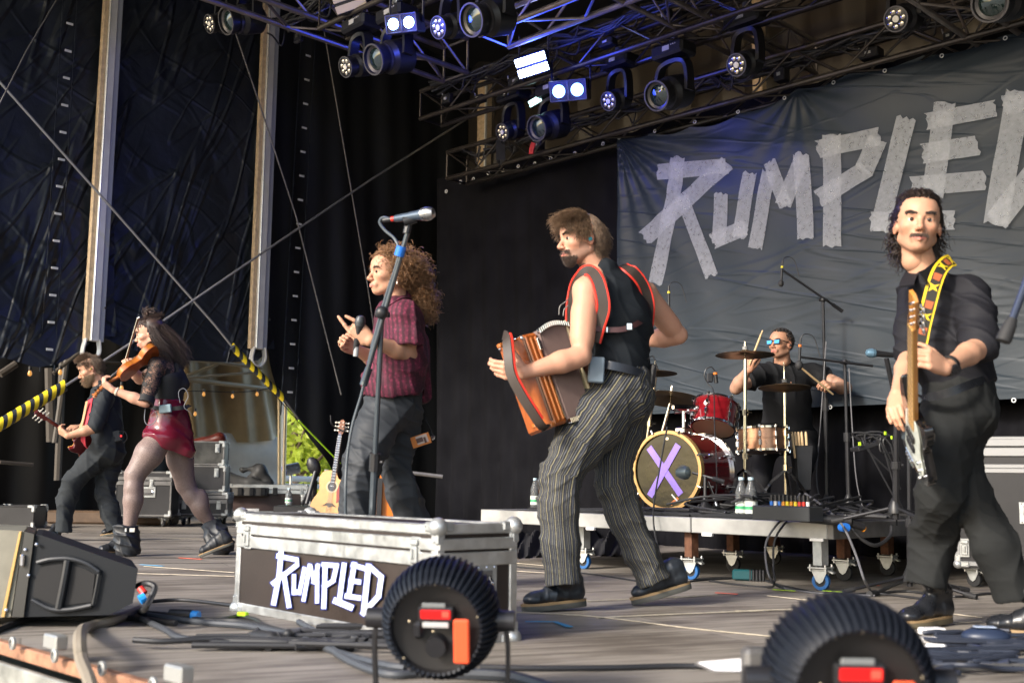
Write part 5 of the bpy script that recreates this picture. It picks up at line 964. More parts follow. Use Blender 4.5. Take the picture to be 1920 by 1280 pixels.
    m_ = MB(); m_.strap(smooth_curve([at(163, 752, Y-.20), at(155, 790, Y-.27), at(146, 810, Y-.27)], 5), .03, .005, V3(-.6, -1, .1)); O(m_, 'strap_back', mat('tan_strap', (.42, .24, .12), .6), b)
    return b
# ---------------------------------------------------------------- drummer
def person_drums():
    shL, shR = at(1524, 700, 8.62), at(1426, 700, 8.50); hip = at(1482, 822, 8.75); neck = at(1468, 682, 8.6); RZ = .36
    L1 = [(hip+V3(-.1, -.02, 0), .095), (at(1432, 850, 8.35), .082), (at(1428, 900, 8.25), .062), (at(1428, 938, 8.25), .055)]
    L2 = [(hip+V3(.1, 0, 0), .095), (at(1508, 852, 8.28), .082), (at(1502, 900, 8.2), .062), (at(1500, 935, 8.2), .055)]
    mb = MB(); sculpt(body_base(neck, shL, shR, hip, [L1, L2], .78), .009, mb=mb)
    elR, wrR = at(1380, 728, 8.30), at(1401, 695, 8.15); elL, wrL = at(1586, 727, 8.50), at(1561, 724, 8.32)
    ca = Clay(); arm(ca, shR, elR, wrR, 1.02); hand(ca, wrR, at(1407, 678, 8.12)-wrR, V3(-.7, -.6, 0), -1, (1.1, 1.2, 1.3, 1.3), (.3, .6), 1.02); sculpt(ca, .0045, mb=mb)
    ca = Clay(); arm(ca, shL, elL, wrL, 1.05); hand(ca, wrL, at(1548, 720, 8.25)-wrL, V3(.1, -.75, .6), -1, (1.0, 1.1, 1.2, 1.2), (.3, .6), 1.02); sculpt(ca, .0045, mb=mb)
    hc = at(1464, 646, 8.5); hm, hv, hn = head(mb, hc, V3(-.74, -.66, .12), V3(0, 0, 1), .97, stub=.35, mouth=.002)
    cl = Clay(); cl.cap(hc+V3(.01, .02, -.05), neck-UP*.03, .058, .066, k=.03); sculpt(cl, .006, mb=mb)
    tm = mat('tattooed_skin', (.42, .24, .165), .5, sss=.1); t, bb = nodes(tm); N = t.nodes.new; Lk = t.links.new; tc = N('ShaderNodeTexCoord'); nz = N('ShaderNodeTexNoise'); nz.inputs['Scale'].default_value = 13; nz.inputs['Detail'].default_value = 2; nz.inputs['Distortion'].default_value = 1.6; Lk(tc.outputs['Object'], nz.inputs[0]); r = N('ShaderNodeValToRGB'); Lk(nz.outputs[0], r.inputs[0]); e = r.color_ramp.elements
    e[0].position = .36; e[0].color = (.03, .045, .05, 1); e[1].position = .38; e[1].color = (.40, .225, .15, 1)
    for p_, c_ in ((.44, (.40, .225, .15)), (.455, (.03, .045, .05)), (.475, (.36, .20, .14)), (.52, (.38, .21, .14)), (.535, (.04, .05, .05)), (.56, (.14, .13, .11)), (.58, (.36, .20, .14)), (.63, (.16, .04, .03)), (.66, (.04, .08, .075))): q_ = e.new(p_); q_.color = (*c_, 1)
    b = O(mb, 'person', SKT, label='person with sunglasses, black T-shirt and tattooed arms, seated and playing the drum kit', cat='person', ang=0)
    # tattooed forearms: thin second skin over the same limbs
    for sh_, el_, wr_ in ((shR, elR, wrR), (shL, elL, wrL)):
        cl = Clay(); arm(cl, sh_, el_, wr_+(el_-wr_)*.05, 1.11 if sh_ is shR else 1.14); V, Q = cl.mesh(.0055); m_ = MB(); m_.add(V, Q.tolist()); O(m_, 'tattoo', tm, b, ang=0)
    hr = hair_mat('hair_black', (.016, .012, .010)); x, y, z = hv.T; ay = abs(y); brows(hm, hv, hn, hr, b, 90, .97)
    p, q = pick(hv, hn, (z > .085) & (x < .08) | (z > .03) & (x < .03) | (x < -.02) & (z > -.03), 1500, 2); mh = MB(); grow(mh, hm, p, lambda P, t: q*.6+np.array([-.3, 0, .2]), .016, 3, .003, 0, 1, 3, .3, sc=.97); O(mh, 'hair', hr, b, ang=0)
    m_ = MB()
    for s in (-1, 1): m_.prism(frame(tf(hm, V3(.097, s*.034, .002)), hm[:3, 1], -hm[:3, 0]), [(-.028, -.017), (.028, -.017), (.024, .021), (-.024, .021)][::1], -.003, .003, .003)
    m_.cyl(tf(hm, V3(.1, -.01, .008)), tf(hm, V3(.1, .01, .008)), .003, n=6)
    for s in (-1, 1): m_.cyl(tf(hm, V3(.095, s*.064, .012)), tf(hm, V3(-.005, s*.078, .008)), .0032, n=6)
    sg = O(m_, 'sunglasses', black, b); m_ = MB()
    for s in (-1, 1): m_.prism(frame(tf(hm, V3(.1005, s*.034, .002)), hm[:3, 1], -hm[:3, 0]), [(-.022, -.011), (.022, -.011), (.019, .015), (-.019, .015)], -.002, .002)
    O(m_, 'lenses', mat('blue_mirror', (.10, .38, .62), .08, .9), sg)
    ee = MB(); ee.ball(tf(hm, V3(-.002, .089, -.010)*.97), .009, 10); O(ee, 'earpiece', black, b)
    sd = nrm(shL-shR); cl = Clay(); cl.cap(shR, shL, .078, k=.04); cl.cap(at(1474, 725, 8.62), at(1478, 812, 8.72), .142, .145, k=.05, sq=(sd, 1.38)); cl.chain([(shR, .080), (shR*.55+elR*.45, .082)], k=.03); cl.chain([(shL, .080), (shL*.72+elL*.28, .082)], k=.03); cl.cap(neck, neck-UP*.05, .072, .10, k=.03)
    sculpt(cl, .007, [(.013, V3(50, 10, 22), 4, dict(w=1.6, ws=4, sharp=2)), (.009, V3(30, 8, 60), 9, dict(w=1.5, ws=5))], mb=(m_ := MB())); O(m_, 't_shirt', cloth('black_cotton', (.013, .0135, .015), .85, bs=12), b, ang=0)
    cl = Clay(); cl.chain([(p, r*1.1) for p, r in L1], k=.03); cl.chain([(p, r*1.1) for p, r in L2], k=.03); cl.cap(hip-sd*.09, hip+sd*.09, .13, k=.04); sculpt(cl, .008, [(.010, V3(12, 6, 34), 4, dict(w=1.6, ws=4))], mb=(m_ := MB())); O(m_, 'trousers', cloth('black_shorts', (.016, .016, .018), .85), b, ang=0)
    for lg in (L1, L2): c_ = lg[-1][0].copy(); c_[2] = RZ+.012; shoe(b, c_+V3(.06, .06, 0), c_+V3(-.08, -.16, 0), UP, .28, .08, .05, leather, sole_d, True)
    return b
for fn in (person_accordion, person_bass, person_singer, person_violin, person_guitar, person_drums): fn()
# ================================================================ INSTRUMENTS IN HAND
wood_or = mat('orange_lacquer', (.33, .085, .018), .22, coat=.6, var=.35, vs=7, stretch=(3, 3, .6)); cream = mat('cream_plate', (.50, .42, .26), .4); taupe = mat('bellows_cloth', (.17, .11, .095), .6, var=.15, vs=9)
def accordion():
    P0, P1 = at(1041, 799, 4.86), at(981, 627, 4.86); z = nrm(P1-P0); x = V3(.78, .62, .0); x = nrm(x-z*np.dot(x, z)); y = np.cross(z, x); m = np.eye(4); m[:3, 0] = x; m[:3, 1] = y; m[:3, 2] = z; m[:3, 3] = P0
    H = np.linalg.norm(P1-P0); r = T('accordion', 'orange-brown lacquered piano accordion with taupe bellows, held by the player in the tank top', 'accordion', P0); L = lambda *p: tf(m, V3(*p))
    def bx(name, mt, a, b, bev=.008, par=r): mb = MB(); a, b = np.array(a, float), np.array(b, float); mb.box(tf(m, (a+b)/2), abs(b-a)/2, m, bev); return O(mb, name, mt, par)
    bb = bx('bass_box', wood_or, (0, 0, 0), (.085, .19, H), .012); bx('trim', mat('brown_trim', (.12, .045, .02), .3, coat=.5), (-.004, .004, .03), (.008, .018, H-.02), .003, bb)
    for xx in (.028, .055): bx('rib', mat('lacquer_light', (.42, .13, .03), .2, coat=.6), (xx, -.006, .02), (xx+.012, .002, H-.02), .003, bb)
    bx('air_vent', chrome, (.062, -.008, H-.085), (.078, .0, H-.030), .002, bb); bx('vent_slot', black, (.066, -.010, H-.080), (.074, -.0075, H-.035), .001, bb)
    for i, (yy, zz) in enumerate(((.01, H-.012), (.17, H-.012), (.012, .012), (.10, H+.002), (.16, H+.002))):
        mb = MB(); mb.ball(L(-.004 if i < 3 else .04, yy, zz), .009, 10); O(mb, 'stud', chrome, bb)
    n = 15; x0, x1 = .085, .255; V = []; rings = 2*n+1
    for i in range(rings):
        t = i/(rings-1); g = .006 if i % 2 else -.008; bul = .022*math.sin(math.pi*t); a = t*.0
        for yy, zz in ((-.0-g, .01-g), (.19+g, .01-g), (.19+g, H-.01+g+bul), (-.0-g, H-.01+g+bul)): V.append(L(x0+(x1-x0)*t+.05*t*(zz/H-.5), yy, zz))
    f = [(i*4+j, i*4+(j+1) % 4, (i+1)*4+(j+1) % 4, (i+1)*4+j) for i in range(rings-1) for j in range(4)]; mb = MB(); mb.add(V, f); be = O(mb, 'bellows', taupe, r, smooth=False)
    for i in range(1, rings-1, 2):
        for j in (0, 3, 2): mb = MB(); c = np.array(V[i*4+j]); mb.box(c, (.003, .012, .012), m, .002); O(mb, 'corner_tip', chrome, be)
    tb = bx('treble_box', mat('brown_lacquer', (.16, .06, .03), .25, coat=.5), (.275, -.0, -.02), (.36, .19, H+.01), .012); bx('frame_plate', cream, (.262, -.01, -.03), (.276, .20, H+.02), .004, tb); bx('grille', cream, (.29, -.012, .30), (.35, 0, H-.02), .004, tb)
    for i in range(4): bx('register', mat('cream_key', (.6, .52, .34), .35), (.29+.016*i, -.020, .04), (.302+.016*i, -.012, .09), .002, tb)
    kb = bx('keyboard', black, (.36, -.01, .0), (.40, .12, H), .004)
    mb = MB()
    for i in range(19): mb.box(L(.415, .055, .012+.0215*i), (.012, .06, .0095), m, .002)
    O(mb, 'keys', mat('ivory', (.7, .67, .58), .3), kb)
    sp = [(944, 628, 4.93), (949, 632, 4.82), (952, 662, 4.775), (957, 700, 4.765), (974, 735, 4.765), (997, 772, 4.775), (1017, 800, 4.80), (1030, 800, 4.86)]
    P = smooth_curve([at(*p) for p in sp], 6); mb = MB(); mb.strap(P, .042, .006, V3(-.5, -.85, 0)); st = O(mb, 'hand_strap', bl_ := MATS['brown_strap'], r)
    for s in (-1,):
        tt = np.gradient(P, axis=0); Q = np.array([p+s*.023*nrm(np.cross(nrm(t_), V3(-.5, -.85, 0)))+V3(.004, .01, 0) for p, t_ in zip(P, tt)])[6:-9]; mb = MB(); mb.tube(Q, .007, 6); O(mb, 'red_lining', MATS['red_piping'], st)
    for px, py in ((1004, 797), (1034, 796), (938, 648)): mb = MB(); c = at(px, py, 4.84); mb.box(c, (.013, .012, .010), m, .004); mb.ball(c+V3(0, -.012, -.004), .007, 8); O(mb, 'bracket', MATS['lacquer_light'], st)
    mb = MB(); mb.tube(smooth_curve([at(1048, 590, 5.1), at(1050, 574, 5.1), at(1060, 566, 5.1), at(1066, 560, 5.08)], 5), .0025, 6); mb.tube(smooth_curve([at(1056, 592, 5.1), at(1058, 580, 5.1), at(1066, 572, 5.1)], 5), .0025, 6); O(mb, 'strap_ring', aludark, r)
accordion()
LP = [(0, .0), (.01, .10), (.05, .155), (.12, .165), (.19, .135), (.24, .115), (.30, .125), (.36, .120), (.40, .09), (.41, .03), (.40, -.03), (.36, -.05), (.345, -.085), (.37, -.12), (.35, -.135), (.30, -.13), (.24, -.115), (.19, -.135), (.12, -.165), (.05, -.155), (.01, -.10)]
PB = [(0, .02), (.01, .11), (.06, .16), (.13, .155), (.19, .12), (.25, .10), (.31, .115), (.38, .145), (.46, .150), (.50, .135), (.47, .11), (.41, .085), (.38, .04), (.37, -.03), (.385, -.07), (.41, -.10), (.43, -.13), (.40, -.15), (.32, -.14), (.25, -.115), (.19, -.14), (.12, -.175), (.05, -.165), (.01, -.10)]
def guitar(r, E, Hd, nor, outl, total, bodyL, bodyT, cb, cn, cf, heads, sides, guard=None, bind=None, nstr=4, headw=.045, nw=.028, side_body=None, sc=1.):
    m = frame(E, Hd-E, nor); k = np.linalg.norm(Hd-E)/total; m[:3, :3] *= k; o = smooth_curve(outl+outl[:1], 4)[:-1]
    mb = MB(); mb.prism(m, o, -bodyT, 0, .006); bd = O(mb, 'body', cb, r)
    if bind: mb = MB(); mb.prism(m, o*1.004, -.010, -.001); O(mb, 'binding', bind, bd)
    nj = bodyL*.86; hl = total-heads
    mb = MB(); Q = np.linspace(nj-.04, hl, 10); V = []
    for q in Q:
        t = (q-nj)/(hl-nj); ww = nw*(1-.25*t); V += [[q, -ww, .002], [q, -ww*.8, -.016], [q, 0, -.024], [q, ww*.8, -.016], [q, ww, .002]]
    mb.add(tf(m, V), [(i*5+j, i*5+(j+1) % 5, (i+1)*5+(j+1) % 5, (i+1)*5+j) for i in range(9) for j in range(5)]+[(4, 3, 2, 1, 0), tuple(45+j for j in range(5))]); nk = O(mb, 'neck', cn, r)
    mb = MB(); mb.prism(m, [(nj-.10, -nw), (hl, -nw*.75), (hl, nw*.75), (nj-.10, nw)], .002, .009, .001); fb = O(mb, 'fretboard', cf, nk)
    mb = MB()
    for i in range(20): q = nj-.08+(hl-nj+.08)*(1-.943874**(20-i)*1.0)*1.45 if 0 else nj-.09+(hl-nj+.09)*(i/20)**.85; mb.box(tf(m, (q, 0, .0098)), V3(.0012, nw*.85, .001)*k, m/k)
    O(mb, 'frets', chrome, fb)
    mb = MB(); mb.prism(m, [(hl-.005, -nw*.75), (hl+.03, -headw), (total-.02, -headw*.9), (total, -headw*.3), (total-.01, headw*.5), (hl+.06, headw*(1 if sides == 2 else .55)), (hl+.02, nw*.8), (hl-.005, nw*.75)], -.014, .002, .002); hs = O(mb, 'headstock', cn, nk)
    n = nstr if sides == 1 else nstr//2
    for s in ((-1,) if sides == 1 else (-1, 1)):
        for i in range(n):
            q = hl+.045+i*(heads-.08)/max(1, n-1); mb = MB(); mb.cyl(tf(m, (q, s*headw*.55, .002)), tf(m, (q, s*headw*.55, .018)), .006*k, n=8); mb.box(tf(m, (q, s*headw*.9, -.018)), V3(.009, .012, .006)*k, m/k, .002); mb.cyl(tf(m, (q, s*headw, -.018)), tf(m, (q, s*(headw+.028), -.018)), .0035*k, n=6); mb.ball(tf(m, (q, s*(headw+.034), -.018)), V3(.013, .012, .006)*k*(1.25 if nstr == 4 else .8), 8, m/k); O(mb, 'tuner', chrome if nstr == 4 else MATS['ivory'], hs)
    mb = MB()
    for i in range(nstr): y0 = (i-(nstr-1)/2)*.018*(1 if nstr == 4 else .55); mb.tube([tf(m, (.07, y0, .016)), tf(m, (hl, y0*.6, .011)), tf(m, (hl+.05, y0*.9, .006))], .0011*k, 4)
    O(mb, 'strings', chrome, nk); mb = MB(); mb.box(tf(m, (.07, 0, .009)), V3(.028, .045, .009)*k, m/k, .002)
    for i in range(nstr): mb.box(tf(m, (.072, (i-(nstr-1)/2)*.018*(1 if nstr == 4 else .55), .019)), V3(.012, .005, .004)*k, m/k, .001)
    O(mb, 'bridge', chrome, bd)
    for q in ((.17, .24) if nstr == 4 else (.12, .22)): mb = MB(); mb.box(tf(m, (q, 0, .008)), V3(.02, .042, .008)*k, m/k, .003); O(mb, 'pickup', black if nstr == 4 else chrome, bd)
    if guard is not None: mb = MB(); mb.prism(m, smooth_curve(guard+guard[:1], 3)[:-1], .001, .006, .001); O(mb, 'pickguard', mat('pearl_guard', (.55, .58, .52), .3, var=.15, vs=30), bd)
    for i in range(3): mb = MB(); mb.cyl(tf(m, (.06+.045*i, -.115+.01*i, .003)), tf(m, (.06+.045*i, -.115+.01*i, .020)), .010*k, n=10); O(mb, 'knob', chrome, bd)
    return m
r = T('bass_guitar', 'black electric bass guitar with pearly pickguard and amber neck, pointing towards the camera', 'bass guitar', at(1713, 862, 4.6))
guitar(r, at(1712, 872, 4.30), at(1709, 548, 3.56), V3(-.985, -.10, -.1), PB, 1.16, .46, .042, mat('gloss_black', (.008, .008, .009), .12, coat=.6), mat('amber_maple', (.52, .22, .045), .3, coat=.4, var=.2, vs=12), mat('maple_board', (.62, .36, .12), .35), .20, 1,
    [(.05, -.10), (.08, .06), (.16, .075), (.30, .07), (.37, .05), (.37, -.04), (.30, -.09), (.2, -.10), (.12, -.14)], None, 4, .045, .030)
r = T('electric_guitar', 'dark red single cutaway electric guitar with pale tuning pegs, held by the bearded person', 'electric guitar', at(170, 850, 9.7))
guitar(r, at(186, 852, 10.12), at(66, 770, 9.50), V3(-.42, .80, .40), LP, 1.0, .41, .05, mat('cherry_red', (.11, .008, .010), .15, coat=.6), mat('cherry_neck', (.13, .012, .010), .2, coat=.5), mat('dark_board', (.05, .03, .02), .4), .17, 2, None, mat('amber_binding', (.6, .30, .08), .25, coat=.4), 6, .038, .026)
# ---------------------------------------------------------------- violin and bow
VO = [(0, 0), (.004, .06), (.03, .097), (.08, .104), (.12, .085), (.145, .060), (.175, .056), (.21, .064), (.235, .078), (.28, .084), (.325, .072), (.352, .035), (.356, 0)]; VO = VO+[(x, -y) for x, y in VO[-2:0:-1]]
def violin():
    E, Hd = at(291, 650, 8.17), at(172, 741, 7.98); r = T('violin', 'orange-brown violin held under the chin and seen from its side and back', 'violin', E); m = frame(E, Hd-E, V3(-.60, .20, .75)); k = np.linalg.norm(Hd-E)/.585; m[:3, :3] *= k
    vm = mat('violin_varnish', (.42, .14, .025), .2, coat=.6, var=.3, vs=9); vb = mat('violin_back', (.36, .085, .02), .2, coat=.6, var=.3, vs=9); eb = mat('ebony', (.012, .011, .011), .35)
    o = smooth_curve(VO+VO[:1], 4)[:-1]; mb = MB(); mb.prism(m, o*.985+[.003, 0], -.034, -.001); bd = O(mb, 'body', vm, r); mb = MB(); mb.prism(m, o, -.001, .006, .003); O(mb, 'top_plate', vm, bd); mb = MB(); mb.prism(m, o, -.041, -.034, .003); O(mb, 'back_plate', vb, bd)
    mb = MB(); mb.tube([tf(m, p) for p in ((.33, 0, -.012), (.36, 0, -.010), (.45, 0, .004), (.50, 0, .002))], np.array([.016, .013, .011, .012])*k, 10); nk = O(mb, 'neck', vm, r); mb = MB(); mb.prism(m, [(.24, -.019), (.485, -.012), (.485, .012), (.24, .019)], .014, .022, .003); O(mb, 'fingerboard', eb, nk)
    mb = MB(); mb.tube([tf(m, (.49, 0, .0)), tf(m, (.53, 0, -.004)), tf(m, (.56, 0, -.012))], np.array([.013, .011, .012])*k, 8); mb.tube([tf(m, (.575+.022*(1-t/9)*math.cos(t), 0, -.018+.022*(1-t/9)*math.sin(t))) for t in np.linspace(1.2, 8.2, 26)], .0075*k, 6); mb.cyl(tf(m, (.575, -.016, -.018)), tf(m, (.575, .016, -.018)), .008*k, n=8); O(mb, 'scroll', vm, nk)
    for i, s in enumerate((-1, 1, -1, 1)): mb = MB(); q = .505+.014*i; mb.cyl(tf(m, (q, 0, .0)), tf(m, (q, s*.035, .0)), .0035*k, n=6); mb.ball(tf(m, (q, s*.040, .0)), V3(.009, .009, .004)*k, 8, m/k); O(mb, 'peg', eb, nk)
    mb = MB(); mb.prism(frame(tf(m, (.195, 0, .006)), m[:3, 1], m[:3, 0]) @ np.diag([k, k, k, 1]), [(-.021, 0), (.021, 0), (.017, .032), (-.017, .032)][::-1], -.002, .002); O(mb, 'bridge', cream, bd); mb = MB(); mb.prism(m, [(.012, -.012), (.125, -.02), (.125, .02), (.012, .012)], .014, .020, .002); O(mb, 'tailpiece', eb, bd); mb = MB(); mb.ball(tf(m, (.03, .05, .022)), V3(.028, .032, .012)*k, 12, m/k); O(mb, 'chin_rest', eb, bd)
    mb = MB()
    for i in range(4): mb.tube([tf(m, (.12, (i-1.5)*.009, .018)), tf(m, (.195, (i-1.5)*.009, .038)), tf(m, (.5, (i-1.5)*.004, .022))], .0012, 4)
    O(mb, 'strings', steel, r)
    r = T('violin_bow', 'slim brown violin bow with pale hair, tip raised in front of the dark fringe', 'bow', at(240, 670, 8.3)); a, b = at(259, 596, 7.98), at(234, 680, 8.38); mb = MB(); u = V3(.5, 0, .25)*.02
    mb.tube(smooth_curve([a+u, a*.7+b*.3-u*.1+u*.4, a*.35+b*.65+u*.3, b+u], 6), np.linspace(.0045, .0065, 19), 6); O(mb, 'stick', mat('bow_wood', (.16, .05, .02), .3), r); mb = MB(); mb.strap([a-u*.6, b-u*.6], .010, .0015, V3(-1, -.5, 0)); O(mb, 'bow_hair', mat('bow_hair', (.6, .55, .42), .5), r); mb = MB(); mb.box(b, (.009, .009, .022), frame(V3(0, 0, 0), u, b-a), .003); O(mb, 'frog', eb, r); mb = MB(); mb.cyl(a+u*1.1, a-u*.9, .006, .004, 8); O(mb, 'tip', tagm, r)
violin()
# ---------------------------------------------------------------- drumsticks, microphones, acoustic guitar
stickm = mat('hickory', (.62, .44, .24), .5)
for lab, a, b in (('wooden drumstick raised in the hand at the left of the drummer', (1405, 684, 8.10), (1430, 619, 8.02)), ('wooden drumstick held low across the chest of the drummer', (1562, 739, 8.22), (1492, 681, 8.05))):
    a, b = at(*a), at(*b); u = b-a; mb = MB(); mb.tube([a, a+u*.1, a+u*.75, a+u*.94, a+u*.96, b], [.006, .0078, .0078, .0048, .0062, .004], 8); O(mb, 'drumstick', stickm, label=lab, cat='drumstick')
def mic(tip, tail, s=1., name='microphone', ring=None, label='', ball=None, parent=None, grip=None):
    d = nrm(tail-tip); r = T(name, label, 'microphone', tail) if parent is None else parent; mb = MB(); mb.lathe(tip, d, [(.004*s, -.002*s), (.018*s, .003*s), (.0255*s, .018*s), (.0265*s, .034*s), (.024*s, .052*s)], 16); mb.lathe(tip+d*.030*s, d, [(.0262*s, 0), (.0278*s, .001), (.0278*s, .006*s), (.0262*s, .007*s)], 16, close=False); O(mb, 'grille', ball or steel, r); mb = MB(); mb.lathe(tip+d*.050*s, d, [(.023*s, 0), (.019*s, .02*s), (.0135*s, .115*s), (.012*s, .12*s)], 14); O(mb, 'body', grip or black, r)
    if ring is not None: mb = MB(); mb.lathe(tip+d*.172*s, d, [(.0105*s, 0), (.0105*s, .012*s)], 12); O(mb, 'ring', ring, r); mb = MB(); mb.lathe(tip+d*.184*s, d, [(.0098*s, 0), (.0098*s, .035*s), (.006*s, .04*s)], 12); O(mb, 'plug', black, r)
    return r
def stand(label, foot, top, booms, Lf=.32, r0=.011, feet=(0, 2.1, 4.2), base='legs', cable=None, mt=None):
    """straight pole foot->top with folding legs, booms = [(a, b, radius)]"""
    mt = mt or blackm; r = T('microphone_stand', label, 'microphone stand', foot); mb = MB(); d = top-foot; mb.tube([foot+d*.05, foot+d*.5], r0*1.35, 10); p = O(mb, 'pole', mt, r); mb = MB(); mb.tube([foot+d*.48, top], r0*.95, 10); O(mb, 'inner_pole', mt, r); mb = MB(); mb.cyl(foot+d*.47, foot+d*.53, r0*2., n=10); mb.cyl(foot+d*.5, foot+d*.5+V3(.035, -.01, 0), r0*.6, n=8); O(mb, 'clutch', black, r)
    mb = MB(); mb.lathe(foot+UP*.06, UP, [(.038, 0), (.036, .03), (.018, .07), (r0*1.3, .075)], 14); O(mb, 'hub', black, r)
    for a in feet:
        mb = MB(); e = foot+V3(math.cos(a)*Lf, math.sin(a)*Lf, .014); mb.cyl(foot+UP*.09, e, .009, n=8); l_ = O(mb, 'leg', mt, r); mb = MB(); q = nrm(e-foot-UP*.08); mb.cyl(e-q*.05, e+q*.01, .014, n=10); O(mb, 'rubber_foot', rubber, l_)
    for a, b, rr in booms: mb = MB(); mb.cyl(a, b, rr, n=10); O(mb, 'boom', mt, r)
    if booms: mb = MB(); mb.ball(top, .022, 10); mb.cyl(top-V3(.03, 0, 0), top+V3(.035, 0, 0), .012, n=10); O(mb, 'boom_clamp', black, r)
    return r
# foreground stand with vocal microphone
ft = fl(690, 1140); tp = at(716, 590, 4.82); bl_ = mat('satin_grey_tube', (.07, .085, .10), .32, .6)
r = stand('tall microphone stand with long angled boom in front of the curly haired singer', ft, tp, [(at(683, 716, 4.86), at(766, 430, 4.72), .011), (at(681, 722, 4.87), at(692, 690, 4.86), .017), (at(700, 650, 4.85), at(735, 530, 4.8), .0145)], .30, .0125, mt=bl_)
mb = MB(); mb.ball(at(716, 586, 4.76), .030, 12); O(mb, 'knob', black, r); mb = MB(); mb.cyl(at(748, 480, 4.74), at(753, 462, 4.73), .022, n=12); O(mb, 'blue_tape', bluem, r)
mb = MB(); mb.cyl(at(762, 438, 4.72), at(766, 418, 4.72), .016, n=10); mb.cyl(at(757, 416, 4.71), at(780, 409, 4.71), .021, n=12); O(mb, 'clip', black, r)
r = mic(at(814, 399, 4.66), at(735, 411, 4.74), 1.12, label='blue-grey vocal microphone on top of the foreground boom stand', ring=redm, grip=mat('blue_grey_mic', (.09, .12, .16), .3, .5))
mb = MB(); mb.tube(smooth_curve([at(732, 411, 4.74), at(718, 408, 4.75), at(712, 417, 4.76), at(722, 432, 4.76), at(740, 448, 4.75), at(748, 470, 4.74), at(742, 500, 4.75), at(722, 560, 4.79), at(700, 640, 4.83), at(680, 730, 4.88), at(660, 800, 4.9), at(650, 870, 4.9), at(648, 960, 4.9), fl(655, 1136)], 8), .0065, 8); O(mb, 'microphone_cable', mat('slate_cable', (.06, .075, .09), .45), label='slate grey cable looping from the vocal microphone down its stand', cat='cable')
r = mic(at(677, 592, 5.44), at(668, 648, 5.46), 1., label='black wireless handheld microphone gripped in the hand of the singer', ball=mat('dark_grille', (.06, .065, .07), .45, .5)); mb = MB(); mb.cyl(at(668.5, 646, 5.46), at(667, 668, 5.46), .013, n=10); O(mb, 'antenna_cap', mat('grey_cap', (.28, .29, .3), .4), r)
def acoustic():
    E, Hd = at(614, 973, 11.5), at(642, 786, 11.6); r = T('acoustic_guitar', 'pale spruce acoustic guitar with cutaway standing upright on a floor stand', 'acoustic guitar', fl(618, 999)); AC = [(0, 0), (.01, .12), (.06, .19), (.13, .205), (.20, .18), (.27, .14), (.32, .135), (.38, .15), (.44, .145), (.49, .10), (.50, .03), (.49, -.02), (.46, -.035), (.42, -.06), (.41, -.11), (.38, -.14), (.32, -.135), (.27, -.14), (.20, -.18), (.13, -.205), (.06, -.19), (.01, -.12)]
    nor = V3(-.18, -.96, .05); m = guitar(r, E, Hd, nor, AC, 1.04, .50, .09, mat('dark_sides', (.10, .045, .02), .3), mat('mahogany_neck', (.25, .09, .04), .35), MATS['dark_board'], .16, 2, None, None, 6, .036, .026)
    bd = [c for c in children(r) if c.name.startswith('body')][0]
    for c in list(children(bd)):
        if c.name.split('.')[0] in ('pickup', 'knob', 'bridge'): bpy.data.objects.remove(c)
    o = smooth_curve(AC+AC[:1], 4)[:-1]; mb = MB(); mb.prism(m, o*[1., 1.]+[0, 0], .001, .006, .001); O(mb, 'soundboard', mat('spruce', (.56, .29, .075), .3, coat=.4, var=.12, vs=14, stretch=(1, 1, 1)), bd)
    c = tf(m, (.335, 0, .0065)); nn = m[:3, 2]; mb = MB(); mb.lathe(c, nn, [(.0, .0), (.047, .0), (.047, .0012), (0, .0012)], 24, close=False); O(mb, 'soundhole', black, bd); mb = MB(); mb.lathe(c, nn, [(.048, .0), (.064, .0), (.064, .0012), (.048, .0012)], 24, close=False); O(mb, 'rosette', cream, bd)
    mb = MB(); mb.prism(m, [(.17, -.07), (.30, -.055), (.36, -.075), (.33, -.12), (.22, -.13)], .007, .010); O(mb, 'pickguard', mat('red_guard', (.25, .02, .015), .25), bd); mb = MB(); mb.prism(m, [(.13, -.075), (.165, -.03), (.165, .03), (.13, .075), (.14, .03), (.12, 0), (.14, -.03)][::-1], .007, .016); O(mb, 'bridge', MATS['dark_board'], bd)
    f = fl(618, 999); s = T('guitar_stand', 'black tubular stand holding the acoustic guitar upright', 'guitar stand', f); mb = MB(); mb.cyl(f+V3(0, .25, .12), at(641, 806, 11.68), .012); O(mb, 'pole', blackm, s)
    for x in (-.22, .22): mb = MB(); mb.cyl(f+V3(0, .25, .3), f+V3(x, -.1, .01), .011); O(mb, 'leg', blackm, s); mb = MB(); mb.tube(smooth_curve([f+V3(0, .2, .22), f+V3(x*.6, .1, .17), f+V3(x*.7, -.12, .13), f+V3(x*.7, -.14, .2)], 4), .011, 8); O(mb, 'cradle_arm', blackm, s)
    mb = MB(); mb.tube(smooth_curve([at(634, 803, 11.6), at(622, 795, 11.5), at(620, 778, 11.5)], 5), .007, 6); mb.tube(smooth_curve([at(634, 803, 11.6), at(645, 808, 11.5), at(652, 800, 11.5)], 5), .007, 6); O(mb, 'neck_yoke', blackm, s)
acoustic()
